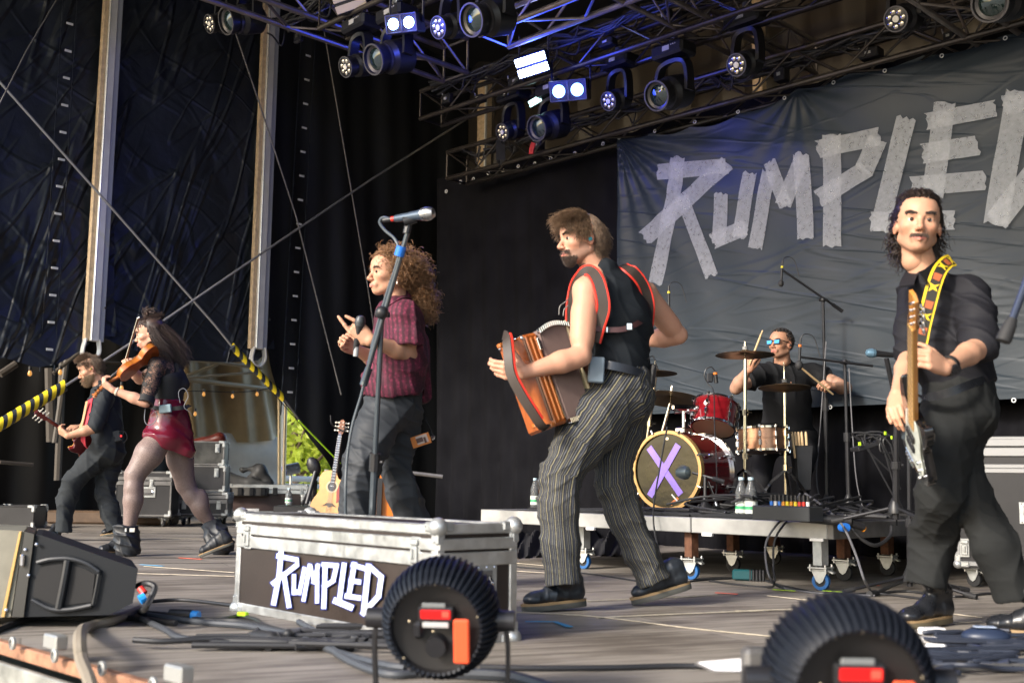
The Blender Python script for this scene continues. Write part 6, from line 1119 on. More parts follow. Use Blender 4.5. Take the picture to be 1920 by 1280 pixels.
# ================================================================ DRUM RISER AND KIT
RZ = onV(1551, 979, 5.41)[2]; UR = onV(1551, 979, 5.41)@SU; UL = onV(901, 954, 5.41)@SU; VF, VBk = 5.41, 7.85; TH = .088
seamU = [UL, onV(1082, 963, 5.41)@SU, onV(1295, 970, 5.41)@SU, UR]
riser = T('drum_riser', 'low aluminium drum riser on blue castor wheels under the drum kit', 'stage riser', uvz((UL+UR)/2, 6.6, 0))
frm = mat('riser_aluminium', (.36, .36, .35), .5, .55, var=.22, vs=5, bump=.25, bs=18, rvar=.1)
for a, b in zip(seamU[:-1], seamU[1:]):
    mb = MB(); c = uvz((a+b)/2, VF+.03, RZ-TH/2); mb.box(c, (abs(a-b)/2-.003, .03, TH/2), STAGE, .004); O(mb, 'front_rail', frm, riser)
    mb = MB(); mb.box(uvz(a-.12, VF-.004, RZ-TH-.006), (.035, .012, .010), STAGE, .003); O(mb, 'clip', white, riser)
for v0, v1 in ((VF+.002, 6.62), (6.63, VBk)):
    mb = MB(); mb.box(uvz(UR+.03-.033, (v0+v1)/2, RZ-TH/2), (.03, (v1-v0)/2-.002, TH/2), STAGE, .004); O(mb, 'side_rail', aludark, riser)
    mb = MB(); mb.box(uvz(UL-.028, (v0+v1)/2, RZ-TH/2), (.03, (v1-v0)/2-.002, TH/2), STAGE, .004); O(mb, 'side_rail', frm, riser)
mb = MB(); mb.box(uvz((UL+UR)/2, (VF+VBk)/2+.03, RZ-.012), (abs(UL-UR)/2-.06, (VBk-VF)/2-.03, .010), STAGE); O(mb, 'deck', mat('riser_deck', (.03, .028, .027), .8), riser)
mb = MB(); mb.box(uvz(UR+.06, VF-.006, RZ-TH-.004), (.04, .006, .008), STAGE, .002); O(mb, 'clip', white, riser)
rusty = mat('rusty_steel', (.16, .075, .045), .6, .5, var=.5, vs=20); galv = mat('galvanised', (.5, .51, .5), .4, .7, var=.2, vs=20); wheelb = mat('wheel_blue', (.012, .10, .30), .45)
def caster(par, c, s=1., blue=True, a=.5):
    """c: point on the floor"""
    m = rotz(a); L = lambda *p: np.asarray(c)+(m[:3, :3]@V3(*p))*s; w_ = MB(); w_.lathe(L(-.014, 0, .048), m[:3, 0]*s, [(.030*s, 0), (.046*s, .0), (.048*s, .006*s), (.048*s, .022*s), (.046*s, .028*s), (.030*s, .028*s)], 20, close=False); w1 = O(w_, 'wheel', wheelb if blue else rubber, par)
    w_ = MB(); w_.lathe(L(-.012, 0, .048), m[:3, 0]*s, [(.0, 0), (.031*s, .0), (.031*s, .024*s), (0, .024*s)], 20, close=False); O(w_, 'rim', rubber, w1)
    w_ = MB()
    for sx in (-1, 1): w_.prism(frame(L(sx*.022, 0, 0), m[:3, 1], m[:3, 0]), [(y_*s, z_*s) for y_, z_ in ((.0, .036), (.018, .048), (.045, .105), (-.045, .105), (-.018, .048))], -.002*s, .002*s)
    w_.box(L(0, 0, .107), V3(.035, .045, .004)*s, m, .002); w_.box(L(0, -.055, .10), V3(.018, .022, .006)*s, m@np.array(frame(V3(0, 0, 0), V3(1, 0, 0), V3(0, -.4, 1))), .003); w_.box(L(0, 0, .118), V3(.052, .052, .004)*s, m, .001)
    for sx in (-1, 1):
        for sy in (-1, 1): w_.cyl(L(sx*.042, sy*.042, .10), L(sx*.042, sy*.042, .135), .006*s, n=6)
    O(w_, 'fork', galv, w1)
for px, py, mt, bl in ((1095, 1066, galv, 1), (1297, 1086, rusty, 1), (1540, 1106, galv, 1), (1375, 1071, rusty, 0), (1583, 1088, rusty, 0), (1452, 1058, rusty, 0), (1665, 1078, rusty, 0)):
    c = fl(px, py); mb = MB(); mb.box((c[0], c[1], (.13+RZ-TH)/2), (.030, .030, (RZ-TH-.13)/2), rotz(.6), .003); lg = O(mb, 'leg', mt, riser); caster(lg, c, 1.02, bool(bl), .9)
mb = MB(); mb.box(uvz((onV(1300, 960, 5.9)@SU), 5.86, RZ+.012), (.75, .40, .012), STAGE, .006); O(mb, 'drum_mat', mat('black_carpet', (.016, .017, .02), .95, bump=.4, bs=200), label='black carpet mat under the bass drum', cat='mat')
red_l = mat('red_lacquer', (.16, .006, .010), .14, coat=.8, var=.35, vs=5, stretch=(1, 1, 5)); gold = mat('gold_hoop', (.46, .28, .10), .3, .2, coat=.4); headm = mat('coated_head', (.34, .21, .15), .45); brass = mat('aged_bronze', (.20, .135, .065), .36, .85, var=.35, vs=4, rvar=.1)
def drum(r, c, ax, rad_, h, shell, top, bot, nlug=8, hoop=chrome, hw=.014, ref=None):
    """c = centre of the bottom rim, ax up"""
    ax = nrm(ax); mb = MB(); mb.lathe(c, ax, [(rad_, 0), (rad_, h)], 40, close=False); sh = O(mb, 'shell', shell, r)
    for z_, nm, mt, sg in ((0, 'bottom_head', bot, -1), (h, 'top_head', top, 1)):
        mb = MB(); mb.lathe(c+ax*(z_+sg*.004), ax, [(0, 0), (rad_*.96, 0), (rad_*1.0, -sg*.006)], 40, close=False); O(mb, nm, mt, sh); mb = MB(); mb.lathe(c+ax*(z_-sg*.012 if sg > 0 else z_-.006), ax, [(rad_+.001, 0), (rad_+.012, .0), (rad_+.013, hw), (rad_+.001, hw+.002)], 40, close=False); O(mb, 'hoop', hoop, sh)
    a, b = perp(ax) if ref is None else (ref, np.cross(ax, ref))
    for i in range(nlug):
        mb = MB(); t = 2*math.pi*(i+.5)/nlug; d = a*math.cos(t)+b*math.sin(t); p = c+d*(rad_+.010); mb.cyl(p+ax*.01, p+ax*(h-.01), .0035, n=6); m_ = frame(V3(0, 0, 0), d, ax)
        for z_ in (h*.32, h*.68): mb.box(p+ax*z_-d*.002, (.012, .010, .022), m_, .005)
        for z_ in (-.002, h): mb.box(p+ax*z_+d*.006, (.008, .009, .012), m_, .003)
        O(mb, 'lug', chrome, sh)
    return sh
ka = V3(math.sin(rad(39)), math.cos(rad(39)), 0); kc = at(1253, 882, 7.25); KR = .245; kc[2] = RZ+.03+KR
r = T('bass_drum', 'dark red bass drum with gold hoop and purple tape cross on its black head', 'bass drum', kc*V3(1, 1, 0)+UP*RZ)
mb = MB(); mb.lathe(kc+ka*.01, ka, [(KR, 0), (KR, .42)], 56, close=False); ks = O(mb, 'shell', red_l, r)
mb = MB(); mb.lathe(kc+ka*-.028, ka, [(KR-.012, .004), (KR-.008, 0), (KR+.012, 0), (KR+.014, .036), (KR-.001, .038)], 56, close=False); O(mb, 'front_hoop', gold, r)
mb = MB(); mb.lathe(kc+ka*.41, ka, [(KR, 0), (KR+.014, 0), (KR+.014, .03), (KR-.01, .032)], 56, close=False); mb.lathe(kc+ka*.40, ka, [(KR+.001, 0), (KR+.017, .0), (KR+.017, .010)], 56, close=False); O(mb, 'rear_hoop', chrome, r)
rh = mat('painted_reflection_head', (.005, .005, .004), .16, 0., var=.9, vs=3.4, col2=(.030, .027, .006), bump=.25, bs=4, dist=.01)  # olive patches in the colour stand in for reflections on the black head
mb = MB(); mb.lathe(kc-ka*.012, ka, [(0, 0), (KR-.006, 0)], 56, close=False); fh = O(mb, 'front_head', rh, r); kx = nrm(np.cross(UP, ka))*-1; km = np.eye(4); km[:3, 0] = -kx; km[:3, 1] = UP; km[:3, 2] = -ka; km[:3, 3] = kc-ka*.012
if np.dot(km[:3, 0], V3(1, 0, 0)) < 0: km[:3, 0] *= -1
mb = MB(); mb.lathe(tf(km, V3(.115, -.01, .002)), ka, [(0, -.001), (.048, -.001)], 28, close=False); O(mb, 'port_hole', black, fh)
pt = mat('purple_tape', (.26, .17, .62), .55, bump=.5, bs=30, var=.12)
def tapeq(m, p, q, w_, h): d = nrm(np.array(q)-np.array(p)); n_ = np.array([-d[1], d[0]])*w_/2; p, q = np.array(p), np.array(q); return [tuple(p+n_), tuple(p-n_), tuple(q-n_), tuple(q+n_)]
for i, (p, q) in enumerate((((-.135, .150), (.100, -.150)), ((.085, .165), (-.13, -.165)))): mb = MB(); mb.prism(km, tapeq(km, p, q, .045, 0)[::-1], .002+.002*i, .004+.002*i); O(mb, 'tape_cross', pt, fh)
mb = MB(); mb.box(tf(km, V3(0.0, .205, .003)), (.012, .008, .002), km, .001); O(mb, 'badge', chrome, fh)
mb = MB(); mb.prism(km, [(.02, -.205), (.075, -.165), (.085, -.18), (.03, -.222)], .001, .003); O(mb, 'sticker', mat('orange_sticker', (.5, .14, .03), .4), fh)
mb = MB(); mb.prism(km, [(.035, -.145), (.085, -.195), (.081, -.205), (.031, -.155)], .0035, .0045); O(mb, 'white_print', tagm, fh)
for i in range(8):
    mb = MB(); t = 2*math.pi*(i+.5)/8; d = km[:3, 0]*math.cos(t)+UP*math.sin(t); p = kc+d*(KR+.018); mb.cyl(p-ka*.03, p+ka*.10, .004, n=6); mb.box(p+ka*.115, (.012, .010, .022), frame(V3(0, 0, 0), d, ka), .005); mb.cyl(p-ka*.035-d*.012, p-ka*.035+d*.014, .007, n=8); mb.cyl(p+ka*.44, p+ka*.33, .004, n=6); mb.box(p+ka*.32, (.012, .010, .022), frame(V3(0, 0, 0), d, ka), .005)
    O(mb, 'claw', chrome, r)
mb = MB(); mb.box(kc+ka*.2+UP*(KR+.02), (.035, .06, .02), frame(V3(0, 0, 0), kx, UP), .008); mb.cyl(kc+ka*.2+UP*KR, kc+ka*.2+UP*(KR+.17), .013); mb.box(kc+ka*.2+UP*(KR+.17), (.10, .03, .02), frame(V3(0, 0, 0), V3(1, .4, 0), UP), .01); mb.ball(kc+ka*.2+UP*(KR+.17)+V3(.10, .04, 0), .025, 10); O(mb, 'tom_mount', chrome, r)
for s in (-1, 1): mb = MB(); a_ = kc+ka*.1+km[:3, 0]*s*KR*.92-UP*.06; e_ = a_+km[:3, 0]*s*.12-ka*.05; e_[2] = RZ+.006; mb.cyl(a_, e_, .008, n=8); O(mb, 'spur', chrome, r)
# kick microphone on its short stand
f_ = at(1322, 953, 7.0); f_[2] = RZ+.02; k_ = tf(km, V3(.135, -.012, -.02)); r = T('kick_drum_microphone', 'dark round-headed microphone pushed into the port of the bass drum on a short stand', 'microphone', f_)
mb = MB(); mb.lathe(k_+V3(.02, -.02, 0)*0, nrm(V3(.5, -.8, 0)), [(.03, -.07), (.048, -.06), (.050, -.0), (.042, .025), (.020, .04)], 18); O(mb, 'body', mat('mic_slate', (.07, .09, .10), .35, .5), r); a_ = k_+nrm(V3(.5, -.8, 0))*.05; mb = MB(); b_ = at(1356, 902, 7.0); mb.cyl(a_, b_, .010, n=8); mb.cyl(at(1322, 893, 7.02), f_, .011, n=8); mb.cyl(at(1336, 897, 7.0), at(1358, 903, 6.98), .016, n=8); mb.lathe(f_, UP, [(.065, 0), (.06, .02), (.02, .06), (.012, .10)], 16); O(mb, 'short_stand', blackm, r)
# rack tom, snare
tb_ = at(1337, 803, 7.45); ta = nrm(at(1353, 752, 7.56)-tb_); tn = nrm(V3(.20, .36, .90)); r = T('rack_tom', 'tilted dark red rack tom above the bass drum', 'tom drum', tb_); sh = drum(r, tb_, tn, .142, .185, red_l, headm, headm, 6)
mb = MB(); d_ = nrm(V3(-.55, -.8, 0)-tn*np.dot(V3(-.55, -.8, 0), tn)); mb.lathe(tb_+tn*.12+d_*.142, d_, [(0, .003), (.020, .003), (.020, 0)], 20, close=False); O(mb, 'badge', white, sh); mb = MB(); q_ = nrm(V3(-1, -.1, 0)-tn*np.dot(V3(-1, -.1, 0), tn)); mb.box(tb_+tn*.09+q_*.17, (.03, .02, .02), frame(V3(0, 0, 0), q_, tn), .006); mb.cyl(tb_+tn*.09+q_*.15, tb_+tn*.05+q_*.27, .01); O(mb, 'bracket', chrome, sh)
cop = mat('copper_shell', (.42, .22, .13), .3, .8, var=.25, vs=8, rvar=.08); sb_ = at(1431, 846, 8.0); sn = nrm(V3(-.02, .06, 1)); r = T('snare_drum', 'copper coloured snare drum with chrome lugs beside the rack tom', 'snare drum', sb_); sh = drum(r, sb_, sn, .172, .165, cop, headm, headm, 10); mb = MB(); mb.lathe(sb_+sn*.08, sn, [(.172, 0), (.176, .002), (.172, .004)], 36, close=False); O(mb, 'bead', chrome, sh)
# cymbals
def cymbal(lab, px, py, Y, R_, foot, tilt=V3(0, 0, 1), hats=False, felt=True):
    c = at(px, py, Y); n_ = nrm(tilt); f = at(foot[0], 950, foot[1]); f[2] = RZ; r = T('cymbal_stand', lab+' on its chrome stand', 'cymbal', f)
    mb = MB(); mb.lathe(c, n_, [(R_, -.022), (R_*.98, -.019), (R_*.6, -.007), (R_*.22, -.001), (R_*.20, .004), (R_*.12, .015), (.008, .019)], 48, close=False); mb.lathe(c-n_*.0015, n_, [(R_, -.022), (R_*.6, -.009), (R_*.2, -.003), (.008, .014)], 48, close=False); O(mb, 'cymbal', brass, r)
    if hats: mb = MB(); mb.lathe(c-n_*.030, n_, [(R_, .004), (R_*.6, -.008), (R_*.2, -.014), (.008, -.03)], 48, close=False); O(mb, 'lower_cymbal', brass, r)
    mb = MB(); mb.lathe(c+n_*.016, n_, [(.018, 0), (.018, .022), (.008, .024)], 12); O(mb, 'felt', mat('grey_felt', (.25, .25, .24), .9), r); mb = MB(); mb.cyl(c-n_*.06, c+n_*(.16 if hats else .075), .004, n=6); mb.cyl(c+n_*.042, c+n_*.055, .010, n=8)
    mb.cyl(f+UP*.12, c-n_*.05, .0125, n=12); 
    for z_ in (.35, .62): q = f+(c-f)*z_; mb.cyl(q-UP*.02, q+UP*.02, .02, n=10); mb.cyl(q, q+V3(.045, -.01, 0), .007, n=6)
    O(mb, 'pole', mat('warm_chrome', (.72, .66, .52), .15, 1.), r)
    for a in (2.7, .3, 4.6): e = f+V3(math.cos(a)*.26, math.sin(a)*.26, .012); mb = MB(); mb.strap([f+UP*.30, f+(e-f)*.35+UP*.22, e], .018, .010, V3(0, -1, .2)); mb.cyl(f+UP*.10, f*.45+e*.55+UP*.1, .006, n=6); l_ = O(mb, 'leg', chrome, r); mb = MB(); mb.ball(e, .018, 8); O(mb, 'rubber_foot', rubber, l_)
cymbal('thin bronze crash cymbal in front of the drummer\'s face', 1397, 660, 7.75, .205, (1397, 7.75), V3(.0, .03, 1)); cymbal('bronze hi-hat cymbal pair below the drummer\'s chest', 1471, 721, 7.9, .185, (1474, 7.9), V3(0, .05, 1), True)
cymbal('bronze ride cymbal left of the rack tom', 1258, 743, 7.8, .235, (1210, 7.9), V3(.12, .16, 1)); cymbal('dark bronze cymbal half hidden behind the accordion player', 1229, 695, 8.2, .16, (1200, 8.3), V3(.0, .05, 1))
r = T('microphone', 'small clip-on microphone on the rack tom rim', 'microphone', at(1335, 715, 7.4)); mb = MB(); mb.cyl(at(1341, 700, 7.4), at(1343, 718, 7.4), .014, n=10); mb.cyl(at(1341, 697, 7.4), at(1341, 701, 7.4), .009, n=8); O(mb, 'body', black, r); mb = MB(); mb.cyl(at(1341, 698, 7.395), at(1341.4, 702, 7.395), .0145, n=10); O(mb, 'orange_ring', mat('orange_ring', (.6, .16, .02), .4), r); mb = MB(); mb.box(at(1331, 708, 7.4), (.02, .015, .03), None, .006); mb.tube(smooth_curve([at(1341, 697, 7.4), at(1334, 688, 7.4), at(1324, 692, 7.4), at(1321, 705, 7.4), at(1328, 720, 7.4), at(1338, 735, 7.36), at(1340, 800, 7.2), at(1344, 900, 7.1), at(1338, 955, 7.)], 6), .004, 6); O(mb, 'clip_and_cable', black, r)
r = T('stick_bag', 'black hanging stick bag holding five drumsticks beside the drummer', 'stick bag', at(1507, 925, 8.0)); mb = MB(); mb.prism(frame(at(1506, 880, 8.0), V3(1, 0, 0), V3(0, -1, 0)), [(-.055, .17), (-.045, -.15), (.045, -.15), (.065, .17)], -.03, .03, .01); O(mb, 'pouch', mat('nylon_black', (.018, .018, .02), .5, bump=.4, bs=15, dist=.01), r)
for i, x in enumerate((1485, 1491, 1497, 1503, 1511)): mb = MB(); mb.tube([at(x+6-i*.8, 858, 8.0), at(x, 812, 7.98), at(x-.2, 809, 7.98)], [.009, .009, .005], 8); O(mb, 'drumstick', stickm, r)
# small things on the riser
def bottle(lab, px, py, z0, h=.215, s=1., Y=None):
    c = fl(px, py, z0) if Y is None else at(px, py, Y); r = T('water_bottle', lab, 'bottle', c, 'clear water bottles'); mb = MB(); mb.lathe(c, UP, [(.030*s, 0), (.033*s, .008), (.033*s, h*.6), (.029*s, h*.70), (.014*s, h*.88), (.013*s, h*.95)], 20); O(mb, 'body', mat('clear_plastic', (.82, .86, .88), .08, trans=.9, ior=1.2), r); mb = MB(); mb.lathe(c, UP, [(.0338*s, h*.13), (.0338*s, h*.42)], 20, close=False); lb = O(mb, 'paper_label', mat('bottle_label', (.62, .66, .62), .5), r); mb = MB(); mb.lathe(c, UP, [(.0343*s, h*.22), (.0343*s, h*.30)], 20, close=False); O(mb, 'green_band', mat('label_green', (.05, .33, .14), .5), lb); mb = MB(); mb.lathe(c+UP*h*.93, UP, [(.014*s, 0), (.015*s, .001), (.015*s, .016), (.0, .017)], 14); O(mb, 'cap', mat('pale_cap', (.45, .6, .68), .4), r)
bottle('clear water bottle on the riser, left of the pair', 1391, 971, RZ, .235, 1.1); bottle('clear water bottle on the riser, right of the pair', 1409, 972, RZ, .235, 1.1); bottle('clear water bottle on the left end of the riser behind the accordion player', 1003, 953, RZ, .22)
c = fl(1476, 978, RZ); r = T('stage_box', 'black audio stage box with a row of coloured plugs on the riser edge', 'stage box', c); bm_ = frame(V3(0, 0, 0), nrm(at(1523, 975, c[1]-.13)-at(1427, 970, c[1]+.13))*V3(1, 1, 0), UP); mb = MB(); mb.box(c+UP*.045, (.185, .06, .038), bm_, .004); O(mb, 'case', mat('dark_case', (.03, .032, .034), .5), r)
for i, cc in enumerate((bluem, white, bluem, mat('orange_plug', (.7, .28, .02), .4), yelm, MATS['orange_plug'], yelm, redm, redm, white)): p = c+bm_[:3, 0]*(-.10+.026*i)+UP*.085; mb = MB(); mb.cyl(p, p+UP*.022, .0095, n=8); k_ = O(mb, 'plug', cc, r); mb = MB(); mb.cyl(p+UP*.02, p+UP*.055, .008, n=8); O(mb, 'boot', black, k_)
c = fl(1403, 1088); r = T('adaptor_box', 'small teal and black ribbed adaptor box on the floor under the riser', 'adaptor', c); mb = MB(); mb.box(c+V3(-.03, 0, .035), (.06, .03, .030), rotz(-.3), .008); O(mb, 'case', mat('teal_case', (.01, .07, .08), .4), r)
for i in range(5): mb = MB(); mb.box(c+V3(.012+.018*i, -.01-.005*i, .033), (.0075, .034, .034), rotz(-.3), .004); O(mb, 'rib', black, r)
c = at(1578, 988, 5.9); r = T('cable_connector', 'blue capped connector with orange-ringed plug on the riser corner', 'connector', c); mb = MB(); mb.cyl(c, c+V3(.01, -.05, 0), .023, n=16); O(mb, 'cap', bluem, r); mb = MB(); mb.cyl(c+V3(.05, 0, .02), c+V3(.12, .02, -.0), .02, n=12); mb.cyl(c+V3(-.2, .05, .05), c+V3(.05, 0, .03), .028, n=12); O(mb, 'plug', black, r); mb = MB(); mb.cyl(c+V3(.11, .02, .0), c+V3(.125, .022, -.01), .017, n=12); O(mb, 'ring', MATS['orange_plug'], r)
# microphone stands round the kit
def fp(px, py): return fl(px, py, RZ)
s1 = fp(1552, 958); t1 = at(1543, 562, s1[1]-.05); stand('tall overhead microphone stand right of the drummer', s1, t1, [(at(1468, 507, s1[1]-.1), at(1579, 583, s1[1]), .009), (at(1560, 570, s1[1]), at(1580, 584, s1[1]), .014)], .30, .012, (2.6, .2, 4.4))
s2 = fp(1592, 962); t2 = at(1584, 679, s2[1]); stand('shorter microphone stand with level boom right of the drummer', s2, t2, [(at(1500, 669, s2[1]-.1), at(1636, 686, s2[1]), .009)], .30, .012, (3.0, .4, 5.0))
s3 = fl(1686, 985, RZ); stand('black microphone stand behind the bass guitar', s3+V3(0, .05, 0), at(1680, 760, s3[1]), [(at(1688, 790, s3[1]), at(1662, 672, s3[1]-.1), .012)], .30, .012, (2.8, .4, 5.0))
s4 = fl(1706, 1112); stand('thin straight microphone stand beside the front leg of the bass player', s4, at(1704, 850, s4[1]), [], .36, .011, (3.3, .3, 5.4))
mic(at(1624, 661, 6.4), at(1680, 666, 6.42), 1., label='blue-topped vocal microphone pointing left beside the bass neck', ball=mat('pale_blue_grille', (.14, .25, .34), .4, .5), ring=yelm)
def pencil(lab, tip, tail, fo=.022): d = nrm(tail-tip); r = T('microphone', lab, 'microphone', tip); mb = MB(); mb.ball(tip+d*.02, V3(fo, fo, fo*1.25), 12); O(mb, 'foam', rubber, r); mb = MB(); mb.cyl(tip+d*.03, tip+d*.14, .010, n=10); O(mb, 'body', black, r); mb = MB(); mb.cyl(tip+d*.14, tip+d*.155, .0105, n=10); O(mb, 'ring', yelm if 'overhead' in lab else MATS['orange_ring'], r); mb = MB(); e = tip+d*.155; mb.cyl(e, e+d*.04, .008, n=8); mb.tube(smooth_curve([e+d*.04, e+V3(.03, 0, .07), e+V3(.09, 0, .05), e+V3(.13, 0, -.08)], 5), .003, 5); O(mb, 'plug', black, r)
pencil('slim overhead microphone with black foam hanging from the tall boom', at(1464, 536, s1[1]-.1), at(1467, 490, s1[1]-.1)); pencil('slim microphone with black foam hanging over the hi-hat', at(1498, 690, 7.3), at(1500, 648, 7.3), .026)
pencil('slim microphone with yellow ring hanging behind the elbow of the accordion player, overhead', at(1254, 585, 8.2), at(1254, 570, 8.2), .012)
# in-ear and cable tidy rack beside the riser
c = at(1628, 835, 6.3); r = T('cable_tray', 'tilted black tray of tangled leads with lime tags behind the bass', 'cable tray', c); mb = MB(); mb.box(c, (.09, .05, .012), frame(V3(0, 0, 0), V3(1, .2, .3), UP), .004); O(mb, 'tray', black, r); mb = MB()
for i in range(9): a = rs.uniform(-.07, .07, 3); mb.tube(smooth_curve([c+a*V3(1, .4, .2), c+V3(rs.uniform(-.12, .1), -.03, rs.uniform(.02, .07)), c+V3(rs.uniform(-.05, .15), -.05, rs.uniform(-.05, .05)), c+V3(.16+rs.uniform(-.02, .02), 0, -.04-.05*i)], 5), .005, 6)
O(mb, 'leads', cablem, r)
for i, (px, py) in enumerate(((1612, 832), (1660, 812), (1672, 820), (1681, 867))): mb = MB(); mb.box(at(px, py, 6.22), (.008, .005, .010), rotz(.5*i), .003); O(mb, 'lime_tag', lime, r)
# loose cables of the kit, each one thing
def cable(lab, pts, r_=.005, mt=None, name='cable', z=None, n=6):
    P = []
    for p in pts:
        q = fl(p[0], p[1], (p[3] if len(p) > 3 else 0)+r_) if (len(p) < 3 or p[2] is None) else at(p[0], p[1], p[2]); P.append(q)
    mb = MB(); mb.tube(smooth_curve(P, n), r_, 7); return O(mb, name, mt or cablem, label=lab, cat='cable', group='loose cables on the stage')
cable('thin black cable hanging over the riser edge in front of the bass drum', [(1251, 800, 7.0), (1240, 860, 6.9), (1228, 930, 6.8), (1225, 968, 6.72), (1228, 1000, 6.68), (1238, 1040, 6.6), None or (1250, 1078)], .0055)
cable('black cable looping over the riser front, left of the looped pair', [(1500, 925, 6.6), (1480, 960, 6.3), (1455, 985, 6.1), (1437, 1015, 6.05), (1436, 1050, 6.05), (1445, 1085, 6.0), (1470, 1102), (1540, 1112), (1640, 1116)], .006, greycab)
cable('black cable looping over the riser front, right of the looped pair', [(1508, 926, 6.6), (1488, 965, 6.3), (1468, 985, 6.1), (1452, 1015, 6.05), (1450, 1060, 6.05), (1452, 1092, 6.0), (1440, 1100), (1380, 1095), (1330, 1088)], .006)
cable('grey cable falling from the stage box corner to the floor beside the front castor', [(1510, 925, 6.5), (1545, 950, 6.2), (1580, 985, 5.85), (1605, 1040, 5.8), (1620, 1085, 5.7), (1636, 1112)], .0065, greycab)
cable('long thin cable running down the tall overhead stand', [(1549, 640, s1[1]-.12), (1538, 800, s1[1]-.12), (1531, 890, s1[1]-.12), (1540, 940, s1[1]-.1), (1560, 965, s1[1]-.1)], .0045, greycab)
cable('thin cable running down the shorter stand', [(1592, 690, s2[1]-.1), (1598, 800, s2[1]-.1), (1606, 900, s2[1]-.1), (1622, 968, s2[1]-.1)], .0045, greycab)
cable('black looped cable hanging from the right end of the riser', [(1585, 965, 5.95), (1605, 1000, 5.9), (1640, 1022, 5.9), (1668, 1005, 6.0), (1672, 985, 6.05)], .010)
cable('dark cable lying along the floor behind the accordion player', [(965, 1062), (1060, 1070), (1140, 1080), (1230, 1092), (1330, 1086), (1385, 1083)], .005)
cable('black cable lying on the floor under the front of the riser', [(1420, 1083), (1470, 1098), (1560, 1114), (1640, 1112), (1730, 1122)], .006)
mb = MB()
for i in range(16):
    u0_ = rs.uniform(UR+.1, UL-1.2); v0_ = VF+rs.uniform(.06, .5); P = [uvz(u0_+.25*j+rs.uniform(-.08, .08), v0_+rs.uniform(-.06, .06), RZ+.008+.012*rs.rand()) for j in range(5)]; mb.tube(smooth_curve(P, 5), .006, 6)
for i in range(34):
    u0_ = rs.uniform(UR-.02, UR+1.3); h_ = .03+.10*(i % 3 == 0); P = [uvz(min(UL, u0_+.13*j*rs.uniform(-.8, 1)), VF+.12+rs.uniform(-.08, .5), RZ+.01+h_*rs.rand()) for j in range(6)]; mb.tube(smooth_curve(P, 5), .008, 6)
O(mb, 'cable_tangle', cablem, label='tangle of black cables along the front edge of the riser deck', cat='cable tangle', kind='stuff')
for px, py, mt, an, lab in ((1362, 1114, redm, 0, 'coral red tape mark on the floor right of the riser castor'), (357, 1048, redm, 0, 'coral red tape mark on the floor left of the lettered case'), (1012, 1169, bluem, 0, ''), (285, 1061, bluem, 0, 'pale blue tape mark on the floor behind the monitor'), (1470, 1108, lime, 0, 'lime tape mark on the floor by the front castor'), (1563, 1110, lime, 0, 'lime tape mark on the floor right of the front castor'), (1640, 1098, redm, 0, 'small orange tape scrap on the floor under the riser corner')):
    if not lab: continue
    c = fl(px, py); a = fl(px+22*(1 if px != 1640 else .2), py+1.5)-c; a[2] = 0; mb = MB(); P = frame(c+UP*.006, a, UP); l_ = np.linalg.norm(a); mb.prism(P, [(-l_, .008), (-l_*.9, -.016), (l_, -.013), (l_*.95, .014)], 0, .0015); O(mb, 'tape_mark', mat('coral_tape', (.75, .13, .07), .6) if mt is redm else mat('sky_tape', (.08, .36, .62), .6) if mt is bluem else lime, label=lab, cat='tape mark')
mb = MB(); P = [fl(985, 1167), fl(1040, 1168), fl(1068, 1178)]
for i in range(3): P[i][2] = .006+.001*i
mb.strap(P, [.018, .022, .03], .0015, UP); O(mb, 'tape_mark', MATS['sky_tape'], label='bent bright blue tape mark on the floor between case and accordion player', cat='tape mark')
